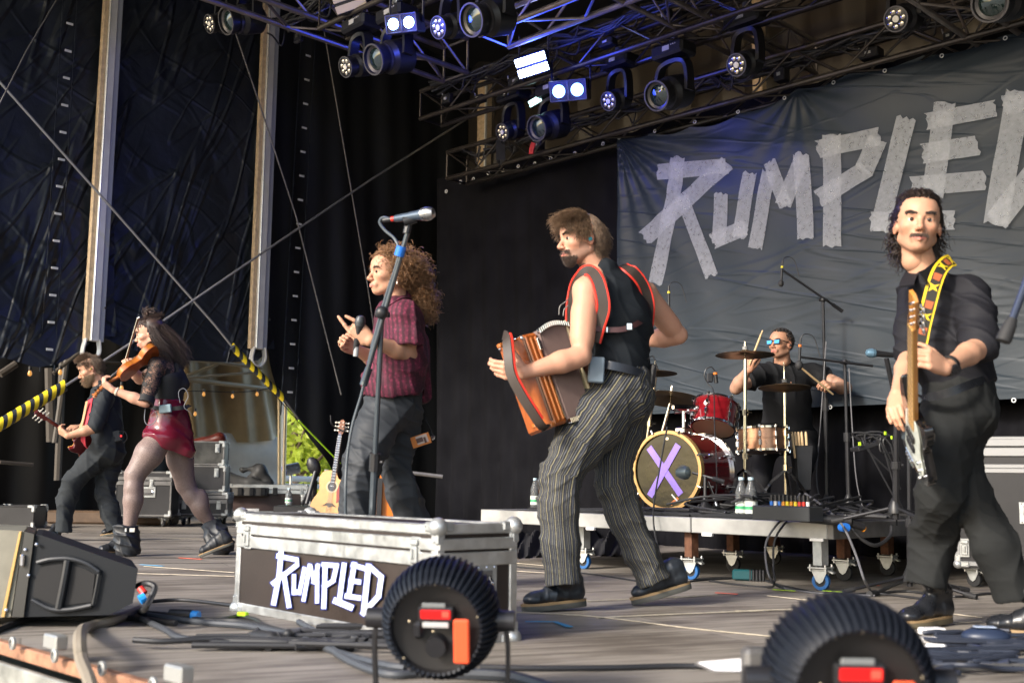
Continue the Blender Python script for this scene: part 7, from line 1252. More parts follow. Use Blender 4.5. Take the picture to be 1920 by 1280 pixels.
# ================================================================ LAMPS ON THE TRUSSES
lensg = mat('lens_glass', (.30, .32, .30), .06, .9); lensd = mat('dark_lens', (.015, .03, .028), .05, .3, coat=1.); warmlens = mat('warm_lens', (.62, .55, .44), .12, .8)
DD = nrm(-SV+V3(0, 0, -.38)+SU*.05)
def mover(lab, px, py, Y, s=1., spot=False, d=None, hang=.36):
    c = at(px, py, Y); d = nrm(DD if d is None else d); r = T('moving_head_lamp', lab, 'stage lamp', c, 'unlit moving head lamps'); side = nrm(np.cross(UP, d)); m = frame(V3(0, 0, 0), side, UP); fm = frame(V3(0, 0, 0), d, UP); ln = (.36 if spot else .24)*s; rr = (.115 if spot else .082)*s; pc = c-d*ln*.62
    mb = MB(); mb.lathe(c, -d, ([(0, .045), (rr*.86, .040)] if spot else [])+[(rr*.92, -.004), (rr, 0), (rr*1.02, .05*s), (rr*.92, .055*s), (rr*.92, ln*.35), (rr*1.15, ln*.45), (rr*1.15, ln*.9), (rr*.6, ln*1.05)], 24); hd = O(mb, 'head', mat('lamp_black', (.010, .010, .012), .38, .0), r)
    mb = MB(); mb.lathe(c+d*.006, -d, [(rr*.93, 0), (rr*1.04, 0), (rr*1.04, .012), (rr*.93, .014)], 24, close=False); O(mb, 'bezel', mat('bezel_grey', (.075, .07, .07), .4, .5), hd)
    if spot: mb = MB(); mb.lathe(c-d*.030, d, [(0, .022*s), (rr*.35, .018*s), (rr*.72, 0)], 24, close=False); O(mb, 'lens', lensd, hd); mb = MB(); mb.lathe(c-d*.028, d, [(rr*.72, 0), (rr*.92, .012)], 24, close=False); O(mb, 'lens_ring', MATS['bezel_grey'], hd); mb = MB(); mb.lathe(c-d*.085*s, -d, [(rr*1.03, 0), (rr*1.03, .02*s)], 24, close=False); O(mb, 'ring', MATS['bezel_grey'], hd)
    else:
        mb = MB(); mb.lathe(c+d*.006, d, [(0, .004), (rr*.26, .003), (rr*.28, 0)], 14, close=False); O(mb, 'centre_lens', mat('pale_lens', (.75, .72, .62), .25), hd); mb = MB()
        for i in range(7): a = 2*math.pi*i/7; q = c+fm[:3, 1]*math.cos(a)*rr*.60+fm[:3, 2]*math.sin(a)*rr*.60+d*.002; mb.lathe(q, d, [(0, .007), (rr*.16, .005), (rr*.235, 0)], 10, close=False)
        O(mb, 'lenses', warmlens, hd)
    top = pc+UP*(hang*.62*s+.04); w_ = rr*1.32
    mb = MB(); P = smooth_curve([pc+side*w_-UP*.02, pc+side*w_+UP*.12*s, top+side*w_*.75-UP*.03, top, top-side*w_*.75-UP*.03, pc-side*w_+UP*.12*s, pc-side*w_-UP*.02], 5); mb.strap(P, .085*s, .030*s, np.cross(np.gradient(P, axis=0), d)); O(mb, 'yoke', MATS['lamp_black'], r)
    mb = MB(); mb.box(top+UP*.07*s, (.16*s, .10*s, .055*s), m, .02*s); ba = O(mb, 'base', MATS['lamp_black'], r); mb = MB(); mb.box(top+UP*.075*s+d*V3(1, 1, 0)*.105*s, (.035*s, .003, .02*s), m, .001)
    for i in range(3): mb.box(top+UP*.09*s+d*V3(1, 1, 0)*.105*s+side*(.055+.02*i)*s, (.005, .003, .006), m, .001)
    O(mb, 'display', mat('faint_print', (.42, .42, .40), .4), ba); mb = MB(); mb.box(top+UP*.16*s, (.03, .03, .05*s), m, .008); O(mb, 'truss_clamp', steel, ba)
YM = lambda px, v: 1.41421*v/(1+(px-960)/2100)
for px, py, v, s, sp, lab in ((393, 45, 4.9, 1., 0, 'multi-lens moving lamp at far upper left beside a larger spot'), (424, 40, 4.9, 1., 1, 'large spot moving lamp at far upper left'), (648, 126, 5.2, 1., 0, 'multi-lens moving lamp hanging left of the blue twin lamp'),
        (700, 112, 5.1, 1., 1, 'large spot moving lamp directly below the upper blue twin lamp'), (822, 52, 5.2, 1., 0, 'multi-lens moving lamp right of the upper blue twin lamp'), (884, 38, 5.1, 1., 1, 'large spot moving lamp at top centre'),
        (942, 248, 7.2, 1., 0, 'multi-lens moving lamp above the left end of the rear truss'), (1006, 241, 7.1, 1., 1, 'large spot moving lamp below the lower blue twin lamp'), (1141, 190, 7.2, 1., 0, 'multi-lens moving lamp right of the lower blue twin lamp'),
        (1231, 180, 7.0, 1.05, 1, 'large spot moving lamp above the corner of the banner'), (1381, 122, 7.2, 1.08, 0, 'multi-lens moving lamp above the letter M of the banner'), (1680, 36, 7.2, 1.08, 0, 'multi-lens moving lamp above the letter E of the banner'), (1856, 6, 7.0, 1.05, 1, 'large spot moving lamp cut by the top right edge')):
    mover(lab, px, py, YM(px, v), s, bool(sp))
bl_on = mat('lit_blue_lens', (.35, .5, 1.), .3, emit=12, ecol=(.22, .36, 1.)); bl_on2 = mat('lit_blue_lens_soft', (.2, .35, 1.), .3, emit=5., ecol=(.16, .34, 1.)); st_on = mat('lit_strobe', (.8, .85, 1.), .3, emit=9, ecol=(.55, .68, 1.))
def twin(lab, c, d, on, hw=.16):
    r = T('twin_lamp', lab, 'stage lamp', c); side = nrm(np.cross(UP, d)); m = frame(V3(0, 0, 0), side, UP); up = np.cross(d, side)*-1; up = up if up[2] > 0 else -up; m[:3, 0] = side; m[:3, 1] = d; m[:3, 2] = up
    mb = MB(); mb.box(c-d*.09, (hw, .09, hw*.56), m, .01); bx = O(mb, 'housing', MATS['lamp_black'], r)
    mb = MB()
    for s in (-1, 1):
        q = c+side*s*hw*.5+d*.003
        for a, b in (((-1, -1), (1, -1)), ((1, -1), (1, 1)), ((1, 1), (-1, 1)), ((-1, 1), (-1, -1))): mb.cyl(q+side*a[0]*hw*.48+up*a[1]*hw*.52, q+side*b[0]*hw*.48+up*b[1]*hw*.52, .006, n=6)
    O(mb, 'frame', MATS['bezel_grey'], bx)
    for s in (-1, 1): mb = MB(); mb.lathe(c+side*s*hw*.5+d*.002, d, [(0, .016), (hw*.22, .012), (hw*.34, 0)], 20, close=False); O(mb, 'lens', on, bx)
    for s in (-1, 1): mb = MB(); mb.cyl(c-d*.1+side*s*(hw+.01), c-d*.1+side*s*(hw+.01)+UP*.30, .010, n=6); O(mb, 'bracket', MATS['lamp_black'], r)
DT = nrm(V3(-.30, -.93, -.34)); twin('lit blue twin lamp at upper left, brighter of the two twin lamps', at(752, 44, YM(752, 5.1)), DT, bl_on, .125); twin('lit blue twin lamp at middle, with mesh visible in its lenses', at(1065, 170, YM(1065, 7.0)), DT, bl_on2, .165)
def strip(lab, px, py, v, on, w_=.13, h_=.075, d=None, nm='strobe_lamp'):
    c = at(px, py, YM(px, v)); d = nrm(V3(-.20, -.85, -.45) if d is None else d); r = T(nm, lab, 'stage lamp', c); side = nrm(np.cross(UP, d)+UP*-.10 if 0 else np.cross(UP, d)); sd = nrm(side*1+UP*(-.25 if side[0] < 0 else .25)); up = nrm(np.cross(d, sd)); m = np.eye(4); m[:3, 0] = sd; m[:3, 1] = d; m[:3, 2] = up
    mb = MB(); mb.box(c-d*.05, (w_*1.06, .045, h_*1.15), m, .008); bx = O(mb, 'housing', MATS['lamp_black'], r)
    for s in (-1, 1): mb = MB(); mb.box(c+up*s*h_*.56, (w_, .006, h_*.40), m, .002); O(mb, 'panel', on, bx)
    for s in (-1, 1): mb = MB(); mb.cyl(c-d*.08+sd*s*w_, c-d*.08+sd*s*w_+UP*.3, .01, n=6); O(mb, 'bracket', MATS['lamp_black'], r)
strip('lit blue-white double strobe panel near the top centre', 997, 122, 6.8, st_on, .135, .085)
strip('unlit pale beige strobe panel at the top left of centre', 655, 2, 5.2, mat('beige_panel', (.50, .42, .32), .5, emit=.0), .13, .075)
strip('small teal-white lit strobe seen between lamps below the blue glow', 1003, 190, 7.3, mat('lit_teal', (.4, .7, .7), .3, emit=1.6, ecol=(.5, .85, .8)), .07, .03, V3(-.6, -.7, -.3))
for i, (px, py, v, e) in enumerate(((752, 44, 4.95, 10), (997, 122, 6.6, 13), (1065, 170, 6.7, 5))):
    l = bpy.data.lights.new('blue_glow', 'POINT'); l.energy = e; l.color = (.03, .07, 1.); l.shadow_soft_size = .12; o = bpy.data.objects.new('blue_lamp_light', l); COL.objects.link(o); o.location = at(px, py, YM(px, v))+DT*.08
# cable drops, red strap, small fittings
mb = MB(); a = onV(1001, 268, 7.7); b = onV(996, 289, 7.7); mb.strap([a, (a+b)/2+SU*.01, b], .06, .012, -SV); O(mb, 'red_sling', mat('red_sling', (.55, .03, .03), .6), label='short red sling tied on the rear truss above the drape', cat='sling')
mb = MB(); a = onV(935, 262, 7.65); mb.strap([a, onV(935, 300, 7.65), onV(939, 308, 7.62), onV(943, 300, 7.6), onV(942, 270, 7.6)], .05, .006, SU+SV); O(mb, 'black_sling', black, label='black loop sling hanging on the rear truss', cat='sling')
rs3 = np.random.RandomState(11)
for j, (v, z, lab) in enumerate(((7.25, aM[2]+.05, 'black power boxes and clamps cluttered along the middle lamp truss'), (5.35, zF+.05, 'black power boxes and clamps cluttered along the upper left lamp truss'), (7.95, onV(1160, 248, 7.8)[2]+.08, 'black junction boxes and clamps along the rear truss'))):
    r = T('truss_fittings', lab, 'fittings', uvz(3, v, z))
    for i in range(14): u = rs3.uniform(-2.4, e2-.2); h = rs3.uniform((.03, .02, .02), (.12, .06, .06)); mb = MB(); c = uvz(u, v+rs3.uniform(-.1, .1), z+rs3.uniform(.0, .25)); mb.box(c, h, STAGE, .01); k_ = O(mb, 'box', blackm, r); mb = MB(); mb.box(c-SV*(h[1]+.003), (h[0]*.3, .003, h[2]*.25), STAGE); mb.cyl(c+SU*h[0], c+SU*(h[0]+.02)+UP*.08, .006, n=6); O(mb, 'print', steel if i % 2 else MATS['faint_print'], k_)
# ---------------------------------------------------------------- bracing wires on the side wall, hazard sleeves
ropem = mat('steel_rope', (.40, .40, .40), .4, .7)
def wire(lab, pts, u, r_=.008, mt=None, nm='bracing_wire'): mb = MB(); mb.tube([onU(*p, u) for p in pts], r_, 8); O(mb, nm, mt or ropem, label=lab, cat='wire')
wire('bright steel bracing wire falling from the left edge towards the middle', [(-20, 132), (205, 385), (402, 608), (440, 655)], 10.7, .013); wire('steel bracing wire rising from the left towards the roof truss', [(124, 722), (250, 640), (520, 455), (700, 334), (890, 214)], 10.5, .012)
wire('thin dark wire falling from the upper left spot lamp', [(437, 48), (485, 190), (555, 405), (640, 740)], 10.6, .009, aludark); wire('thin dark wire falling behind the singer', [(608, 60), (632, 200), (690, 540), (705, 640)], 10.6, .008, aludark); wire('thin wire at the top left corner', [(112, -10), (50, 95), (-6, 205)], 10.6, .007, aludark)
def sleeve(lab, a, b, u, n, r_=.045, bands=9):
    A, B = onU(*a, u), onU(*b, u); d = B-A; ax = nrm(d); r = T('hazard_sleeve', lab, 'warning sleeve', B, 'striped sleeves on the bracing wires'); mb = MB(); mb.tube([A, A+d*.5, B], r_, 14); O(mb, 'black_sleeve', mat('sleeve_black', (.02, .025, .035), .45, bump=.4, bs=20), r)
    p, q = perp(ax); L_ = np.linalg.norm(d)
    for i in range(bands):
        mb = MB(); V = []; t0 = (i+.15)/bands*L_; w_ = L_/bands*.52; nn = 20
        for j in range(nn+1):
            t = 2*math.pi*j/nn; sh = (j/nn-.5)*w_*1.0 if 0 else math.sin(t)*.04
            for e in (0, w_): V.append(A+ax*(t0+e+sh)+(p*math.cos(t)+q*math.sin(t))*(r_+.003))
        mb.add(V, [(2*j, 2*j+1, 2*j+3, 2*j+2) for j in range(nn)]); O(mb, 'yellow_band', mat('hazard_yellow', (.72, .55, .02), .5, bump=.3, bs=20), r)
sleeve('yellow and black striped sleeve on the wire at far left', (120, 724), (-30, 814), 10.4, 9, .052, 9); sleeve('yellow and black striped sleeve on the wire at the curtain edge', (436, 650), (533, 748), 10.6, 8, .034, 7)
wire('dark end of the bracing wire below the striped sleeve', [(533, 748), (565, 792)], 10.6, .012, aludark); wire('thin grey rope below the striped sleeve, upper of two', [(470, 690), (592, 826)], 10.8, .006, cablem); wire('lime green strap pulled tight across the curtain edge', [(560, 788), (638, 868)], 10.55, .009, lime, 'lime_strap')
# ================================================================ FLIGHT CASES
lam = mat('laminate_brown', (.032, .023, .019), .42, var=.25, vs=3, bump=.15, bs=120, rvar=.08); lamd = mat('laminate_black', (.022, .021, .022), .45, var=.3, vs=4); 
def case(lab, o, x, dims, lid=.0, m_p=None, edge=None, wheels=0, latches=(), handles=(), cr=.024, et=.030, name='flight_case', lidgap=True, group=None, wy=.12):
    """o = bottom front-left corner (looking at its front), x = direction of its front edge; dims (w, d, h)"""
    w_, d_, h_ = dims; x = nrm(x); y = np.cross(UP, x); z0 = wy if wheels else 0.; m = np.eye(4); m[:3, 0] = x; m[:3, 1] = y; m[:3, 3] = np.asarray(o)+UP*z0; r = T(name, lab, 'flight case', np.asarray(o), group); m_p = m_p or lam; edge = edge or alu; L = lambda *p: tf(m, V3(*p))
    mb = MB(); mb.box(L(w_/2, d_/2, h_/2), V3(w_/2-.004, d_/2-.004, h_/2-.004), m); O(mb, 'panels', m_p, r)
    mb = MB(); e = et
    for yy in (0, d_):
        for zz in (0, h_): mb.box(L(w_/2, yy+(e/2-.002)*(1 if yy == 0 else -1), zz+(e/2-.002)*(1 if zz == 0 else -1)), (w_/2-.01, e/2, e/2), m, .004)
    for xx in (0, w_):
        for zz in (0, h_): mb.box(L(xx+(e/2-.003)*(1 if xx == 0 else -1), d_/2, zz+(e/2-.003)*(1 if zz == 0 else -1)), (e/2, d_/2-.01, e/2), m, .004)
        for yy in (0, d_): mb.box(L(xx+(e/2-.004)*(1 if xx == 0 else -1), yy+(e/2-.004)*(1 if yy == 0 else -1), h_/2), (e/2, e/2, h_/2-.01), m, .004)
    if lid:
        for yy, dd in ((-.002, 1), (d_+.002, -1)):
            mb.box(L(w_/2, yy, lid+.002+.020), (w_/2-.002, .006, .020), m, .003); mb.box(L(w_/2, yy, lid-.030), (w_/2-.002, .006, .024), m, .003)
        for xx in (-.002, w_+.002): mb.box(L(xx, d_/2, lid+.022), (.006, d_/2-.002, .020), m, .003); mb.box(L(xx, d_/2, lid-.030), (.006, d_/2-.002, .024), m, .003)
    O(mb, 'edging', edge, r)
    for xx in (0, w_):
        for yy in (0, d_):
            for zz in (0, h_):
                mb = MB(); sx, sy, sz = (1 if v == 0 else -1 for v in (xx, yy, zz)); mb.ball(L(xx+sx*.008, yy+sy*.008, zz+sz*.008), cr, 14)
                for v in (V3(sx, 0, 0), V3(0, sy, 0), V3(0, 0, sz)): a = L(xx+sx*.008, yy+sy*.008, zz+sz*.008); mb.box(a+m[:3, :3]@v*.03, V3(.017, .017, .017)*(1-abs(v))+V3(.03, .03, .03)*abs(v), m, .006)
                for v in (V3(sx, 0, 0), V3(0, 0, sz)): mb.ball(L(xx+sx*.004, yy-sy*.010, zz+sz*.004)+m[:3, :3]@v*.052, .004, 6)
                O(mb, 'ball_corner', galv, r)
    for lx, lz, side in latches:
        c = L(lx, -.004, lz) if side == 'f' else L(w_+.004, lx, lz); mm = m if side == 'f' else m@np.diag([1, 1, 1, 1]); q = rotz(math.pi/2) if side != 'f' else np.eye(4); mm = m@q; n_ = -mm[:3, 1]
        mb = MB(); mb.box(c, (.026, .004, .052), mm, .003); mb.box(c+n_*.008-UP*.01, (.017, .006, .030), mm, .004); mb.box(c+n_*.009+UP*.034, (.020, .006, .010), mm, .003); mb.box(c+n_*.017-UP*.006, (.004, .006, .018), mm, .002); O(mb, 'latch', galv, r)
    for hx, hz, side in handles:
        q = rotz(math.pi/2) if side != 'f' else np.eye(4); mm = m@q; n_ = -mm[:3, 1]; c = L(hx, -.003, hz) if side == 'f' else L(w_+.003, hx, hz); mb = MB(); mb.box(c, (.085, .003, .060), mm, .002); h0 = O(mb, 'handle_dish', galv, r); mb = MB(); mb.box(c+n_*.004, (.062, .003, .040), mm, .001); O(mb, 'recess', aludark, h0); mb = MB(); mb.tube(smooth_curve([c+mm[:3, 0]*-.05+UP*.02, c+mm[:3, 0]*-.05+n_*.012-UP*.012, c+mm[:3, 0]*.05+n_*.012-UP*.012, c+mm[:3, 0]*.05+UP*.02], 4), .008, 8); O(mb, 'grip', chrome, h0)
        mb = MB()
        for i in range(5):
            for s in (-1, 1): mb.ball(c+mm[:3, 0]*(-.072+.036*i)+UP*s*.051+n_*.003, .004, 6)
        O(mb, 'rivets', chrome, h0)
    if wheels:
        mb = MB(); mb.box(L(w_/2, d_/2, -.008), (w_/2-.01, d_/2-.01, .008), m); O(mb, 'base_board', lamd, r)
        for xx in (.09, w_-.09):
            for yy in (.08, d_-.08): c = L(xx, yy, 0); c[2] = 0; caster(r, c, .85, wheels == 2, .7)
    return r, m
# lettered case in front
A, B, Cc = fl(440, 1143), fl(816, 1216), fl(963, 1207); X = B-A; WL = np.linalg.norm(X); HH = at(816, 984, B[1])[2]-.0
lc, cm = case('brown aluminium-edged flight case with RUMPLED lettered on its long side', A, X, (WL, .36, HH), HH-.088, lam, None, 0, ((.10, HH-.095, 'f'), (WL-.115, HH-.095, 'f')), ((.18, HH-.20, 's'),), .034, .036)
mb = MB(); fy = cm[:3, 1]
def onP(px, py, p, n): d = ray(px, py); return CAM+d*(np.dot(p-CAM, n)/np.dot(d, n))
let = [[(407, 358), (395, 500), (360, 685), 36], [(378, 388), (502, 412), 34], [(497, 402), (505, 440), (350, 560), 34], [(420, 485), (455, 700), 34], [(484, 498), (482, 622), 28], [(470, 606), (528, 606), 36], [(548, 455), (514, 622), 28], [(580, 436), (540, 662), 28], [(582, 446), (605, 552), 26], [(632, 436), (598, 556), 28], [(624, 440), (622, 672), 28],
    [(672, 428), (662, 706), 34], [(650, 440), (750, 447), 34], [(742, 436), (718, 540), 32], [(728, 532), (655, 578), 32], [(786, 430), (756, 655), 34], [(720, 652), (838, 702), 44], [(848, 426), (810, 645), 34], [(826, 440), (922, 468), 34], [(812, 536), (886, 546), 34], [(788, 628), (886, 642), 36], [(932, 436), (900, 742), 38], [(934, 450), (1016, 522), 36], [(1008, 512), (990, 640), 36], [(996, 625), (890, 742), 38]]
lw = mat('sticker_white', (.66, .70, .84), .4); lb_ = mat('sticker_blue', (.015, .03, .22), .4); pf = cm[:3, 3]-fy*.0045
for k, s_ in enumerate(let):
    for pad, mt, off, nm in ((12, lb_, .0, 'letter_shadow'), (0, lw, .0012, 'letter_strip')):
        pts = [np.array(p, float) for p in s_[:-1]]; 
        if pad: e0 = (pts[0]-pts[1])/np.linalg.norm(pts[0]-pts[1])*6; e1 = (pts[-1]-pts[-2])/np.linalg.norm(pts[-1]-pts[-2])*6; pts[0] = pts[0]+e0; pts[-1] = pts[-1]+e1
        ww = s_[-1]*.84+pad*.8; L_, R_2, _, _ = strip_outline(pts, ww, 0); V = [onP(400+p[0]/3.2, 920+p[1]/3.2, pf-fy*(off+.0001*k*(1 if not pad else .3)), fy) for q in zip(L_, R_2) for p in q]; mb = MB(); mb.add(V, [(2*i, 2*i+1, 2*i+3, 2*i+2) for i in range(len(L_)-1)])
        if nm == 'letter_strip' or True: O(mb, nm, mt, lc, smooth=False)
mb = MB(); mb.box(fl(455, 1160)+UP*.02, (.022, .012, .008), rotz(-.4), .003); O(mb, 'lime_tag', lime, label='lime tag sticking out under the front left corner of the lettered case', cat='tag')
# cases upstage right, behind the bass player
o = fl(1790, 1078); xd = V3(.92, -.38, 0)
case('large black flight case on wheels at the right edge behind the bass player', fl(1795, 1100), xd, (1.0, .6, .545), 0, mat('laminate_charcoal', (.024, .023, .024), .5, var=.2, vs=5), mat('dull_edge', (.30, .30, .30), .5, .6), 1, ((.045, .47, 'f'), (.045, .10, 'f')), ((.42, .30, 'f'),), .026, .028)
rr_, mm_ = case('thin black flight case with butterfly latches on top of the large right-hand case', fl(1795, 1100)+UP*.668+nrm(xd)*.05, xd, (.50, .42, .175), .12, lamd, MATS['dull_edge'], 0, ((.42, .09, 'f'),), (), .02, .024)
# cases and clutter under the left wall opening
dk = lamd
def pc(px, py): return fl(px, py)
case('black flight case on blue-wheeled castors behind the violinist', pc(212, 987), V3(1, .10, 0), (.62, .5, .50), .40, lamd, aludark, 1, ((.40, .37, 'f'),), ((.36, .27, 'f'),), .02, .02)
case('low black flight case on castors, lowest of the stack beside the violinist', pc(327, 984), V3(1, .12, 0), (.60, .5, .26), .19, dk, aludark, 1, ((.10, .12, 'f'), (.50, .12, 'f')), (), .02, .02)
b2 = pc(330, 984)+UP*.40; case('square black flight case in the middle of the stack beside the violinist', b2, V3(1, .12, 0), (.54, .45, .30), 0, dk, aludark, 0, ((.44, .22, 'f'),), (), .018, .018)
case('scuffed black flight case on top of the stack beside the violinist', b2+UP*.31+V3(.02, 0, 0), V3(1, .12, 0), (.50, .42, .28), 0, mat('scuffed_laminate', (.035, .035, .032), .5, var=.8, vs=7), aludark, 0, ((.42, .20, 'f'),), (), .018, .018)
case('wide brown flight case with white paper label right of the case stack', pc(424, 978), V3(1, .08, 0), (1.02, .6, .36), .30, mat('laminate_plum', (.065, .040, .035), .5), alu, 1, ((.05, .27, 'f'), (.95, .27, 'f')), (), .022, .024)
mb = MB(); c = at(473, 956, pc(424, 978)[1]-.01); mb.box(c, (.085, .002, .020), None); O(mb, 'paper_label', white, bpy.data.objects[[o.name for o in COL.objects if o.get('label', '').startswith('wide brown')][0]])
yc = pc(424, 978)[1]; mb = MB(); c = at(463, 921, yc+.1); mb.box(c, (.30, .2, .055), None, .01)
gt = O(mb, 'ribbed_tray', mat('tray_grey', (.10, .095, .085), .6), label='dark grey ribbed plastic tray on the wide brown case', cat='tray')
for i in range(5): mb = MB(); mb.box(at(428+22*i, 921, yc-.11), (.03, .012, .05), None, .006); O(mb, 'rib', black, gt)
cl = Clay(); cl.cap(at(420, 895, yc+.2), at(470, 908, yc+.2), .10, .07, k=.05); cl.cap(at(470, 905, yc+.2), at(520, 912, yc+.2), .07, .02, k=.05); cl.cap(at(470, 900, yc+.3), at(488, 884, yc+.3), .06, .09, k=.04); cl.cap(at(488, 884, yc+.3), at(505, 905, yc+.3), .08, .05, k=.04); cl.cap(at(455, 880, yc+.3), at(490, 876, yc+.3), .03, .04, k=.04)
sculpt(cl, .012, [(.02, V3(20, 6, 30), 4, dict(w=1.6, ws=5))], mb=(m_ := MB())); O(m_, 'gig_bag', mat('bag_nylon', (.055, .055, .055), .55, bump=.3, bs=12, dist=.01), label='limp dark grey gig bag lying over the ribbed tray', cat='bag')
cl = Clay(); a_, b_ = at(368, 832, yc), at(412, 822, yc); cl.cap(a_, b_, .085, .085, k=.04, sq=(UP, .8)); cl.cap(b_, at(420, 838, yc), .08, .05, k=.04); sculpt(cl, .012, mb=(m_ := MB())); O(m_, 'red_case', mat('oxblood_leather', (.13, .022, .014), .4, bump=.5, bs=22, dist=.01, var=.4), label='dark red tooled leather instrument case lying on top of the case stack', cat='instrument case')
mb = MB(); mb.cyl(at(395, 880, yc-.3), at(408, 879, yc-.3), .006); O(mb, 'red_mark', redm, label='small red strip stuck on the scuffed case', cat='sticker')
# speaker rack and dark cases at far left
rk = T('equipment_rack', 'black equipment rack with lime folder standing behind the guitarist', 'rack', pc(70, 975)); Yr = pc(70, 975)[1]
mb = MB(); a_ = at(70, 828, Yr); b_ = at(150, 975, Yr); mb.box((a_+b_)/2+V3(0, .25, 0), (abs(b_[0]-a_[0])/2, .22, abs(a_[2]-b_[2])/2), None, .01); O(mb, 'cabinet', lamd, rk); mb = MB()
for p, q in (((71, 827), (69, 972)), ((71, 828), (150, 829)), ((68, 897), (150, 902))): mb.cyl(at(*p, Yr-.0), at(*q, Yr-.0), .012, n=6)
O(mb, 'frame', aludark, rk); mb = MB(); P = [at(*p, Yr-.02) for p in ((75, 836), (98, 836), (104, 855), (110, 856), (110, 863), (74, 862))]; V = np.array(P+[p+V3(0, .02, 0) for p in P]); mb.add(V, [tuple(range(6)), tuple(range(6, 12))[::-1]]+[(i, (i+1) % 6, 6+(i+1) % 6, 6+i) for i in range(6)]); fo = O(mb, 'lime_folder', mat('lime_plastic', (.30, .55, .03), .5), rk, smooth=False); mb = MB(); mb.box(at(88, 850, Yr-.035), (.06, .002, .03), None); O(mb, 'paper', mat('grey_paper', (.4, .4, .45), .6), fo)
case('dark low case on the floor at far left below the rack', pc(-20, 990), V3(1, .05, 0), (.45, .4, .24), 0, lamd, lamd, 0, (), (), .014, .016)
cl = Clay(); cl.cap(at(52, 968, Yr-.3), at(82, 970, Yr-.3), .09, .08, k=.03); sculpt(cl, .012, [(.01, V3(20, 6, 30), 4)], mb=(m_ := MB())); O(m_, 'brown_bag', mat('brown_bag', (.06, .035, .022), .6), label='small brown holdall on the floor at far left', cat='bag')
mb = MB(); mb.box(pc(165, 985)+V3(.1, .5, .08), (.75, .15, .075), None, .02); O(mb, 'brown_case', mat('tan_case', (.09, .055, .032), .55, var=.3), label='low brown suitcase on the floor behind the guitarist', cat='suitcase')
# tent behind the opening: frame, olive sheet, white sheet, bulbs
UT = 14.4; wallt = T('tent_wall', 'olive tent sheet with soft folds hanging behind the violinist', 'tent wall', onU(480, 940, UT))
mb = px_sheet(onU, UT, (330, 530), [(330, 640), (530, 650)], [(330, 812), (400, 828), (470, 829), (515, 824), (530, 812)], 60, 20, lambda x, b, p: .10*math.sin((p@SV)*6.5+p[2]*1.8)*(1-.5*b)+.05*math.sin((p@SV)*15+p[2]*3), SU); O(mb, 'olive_sheet', mat('olive_sheet', (.36, .27, .15), .5, var=.2, vs=3, bump=.2, bs=6), wallt)
mb = px_sheet(onU, UT+.06, (330, 524), [(330, 805), (524, 818)], [(330, 985), (524, 985)], 20, 20, lambda x, b, p: .04*math.sin(p[2]*9+p[0]), SU); O(mb, 'white_sheet', mat('white_sheet', (.62, .60, .56), .6, var=.12, vs=3), wallt)
mb = px_sheet(onU, UT-.5, (-320, 345), [(-320, 600), (345, 640)], [(-320, 1000), (345, 1000)], 90, 12, lambda x, b, p: .08*math.sin((p@SV)*5+p[2])+.04*math.sin((p@SV)*13), SU); O(mb, 'black_tent_sheet', mat('black_tent', (.014, .013, .012), .6, spec=.2, bump=.3, bs=4), label='black tent sheet behind the guitarist under the wall opening', cat='tent wall')
mb = MB(); mb.sheet(lambda a, b: onU(-60+590*a, 0, UW+.1)*V3(1, 1, 0)+SU*(3.6*b)+UP*(2.75+.5*math.sin(b*2.4)+.03*math.sin(a*60)), 50, 8); O(mb, 'tent_roof', mat('tent_roof', (.10, .085, .06), .6), label='brown tent roof over the backstage area at left', cat='tent roof')
fr = T('tent_frame', 'pale aluminium tent frame tubes with strings of bulbs behind the opening', 'tent frame', onU(520, 985, 14)); pale = mat('pale_tube', (.55, .47, .33), .4, .5)
for nm, a, b, r_ in (('rail', (350, 711, 14.2), (520, 731, 14.2), .035), ('rail', (345, 672, 13.4), (492, 690, 13.4), .022), ('brace', (348, 705, 13.2), (408, 683, 13.2), .022), ('brace', (345, 709, 13.6), (490, 697, 13.6), .018), ('post', (524, 730, 14.0), (524, 985, 14.0), .030), ('post', (536, 745, 13.6), (530, 985, 13.6), .026), ('post', (118, 668, 13.2), (108, 900, 13.2), .045), ('post', (128, 655, 12.8), (103, 830, 12.8), .035), ('brace', (150, 660, 12.6), (100, 700, 12.6), .022), ('rail', (0, 702, 12.4), (30, 682, 12.4), .04), ('rail', (145, 676, 13), (345, 690, 13), .02), ('post', (93, 690, 13.3), (96, 828, 13.3), .06), ('rail', (0, 866, 12.6), (62, 871, 12.6), .02)):
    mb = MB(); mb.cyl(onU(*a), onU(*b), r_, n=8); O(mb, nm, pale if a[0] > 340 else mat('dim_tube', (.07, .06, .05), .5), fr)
bulb = mat('amber_bulb', (.35, .17, .05), .15, emit=.25, ecol=(1., .45, .10))
for i, (px, py, lab) in enumerate(((382, 738, 'small amber festoon bulb, left of three under the pale tent rail'), (436, 742, 'small amber festoon bulb, middle of three under the pale tent rail'), (482, 738, 'small amber festoon bulb, right of three under the pale tent rail'), (56, 699, 'small amber festoon bulb at far left above the hazard sleeve'), (113, 697, 'small amber festoon bulb beside the tent post'), (228, 727, 'small amber festoon bulb beside the violin neck'), (366, 775, 'small amber festoon bulb behind the red skirt'))):
    c = onU(px, py, 13.9 if px > 340 else 12.2); r = T('festoon_bulb', lab, 'light bulb', c, 'festoon bulbs'); mb = MB(); mb.lathe(c, UP, [(.004, -.035), (.020, -.024), (.023, -.004), (.012, .025)], 12); O(mb, 'glass', bulb, r); mb = MB(); mb.cyl(c+UP*.03, c+UP*.07, .017, n=8); O(mb, 'socket', black, r)
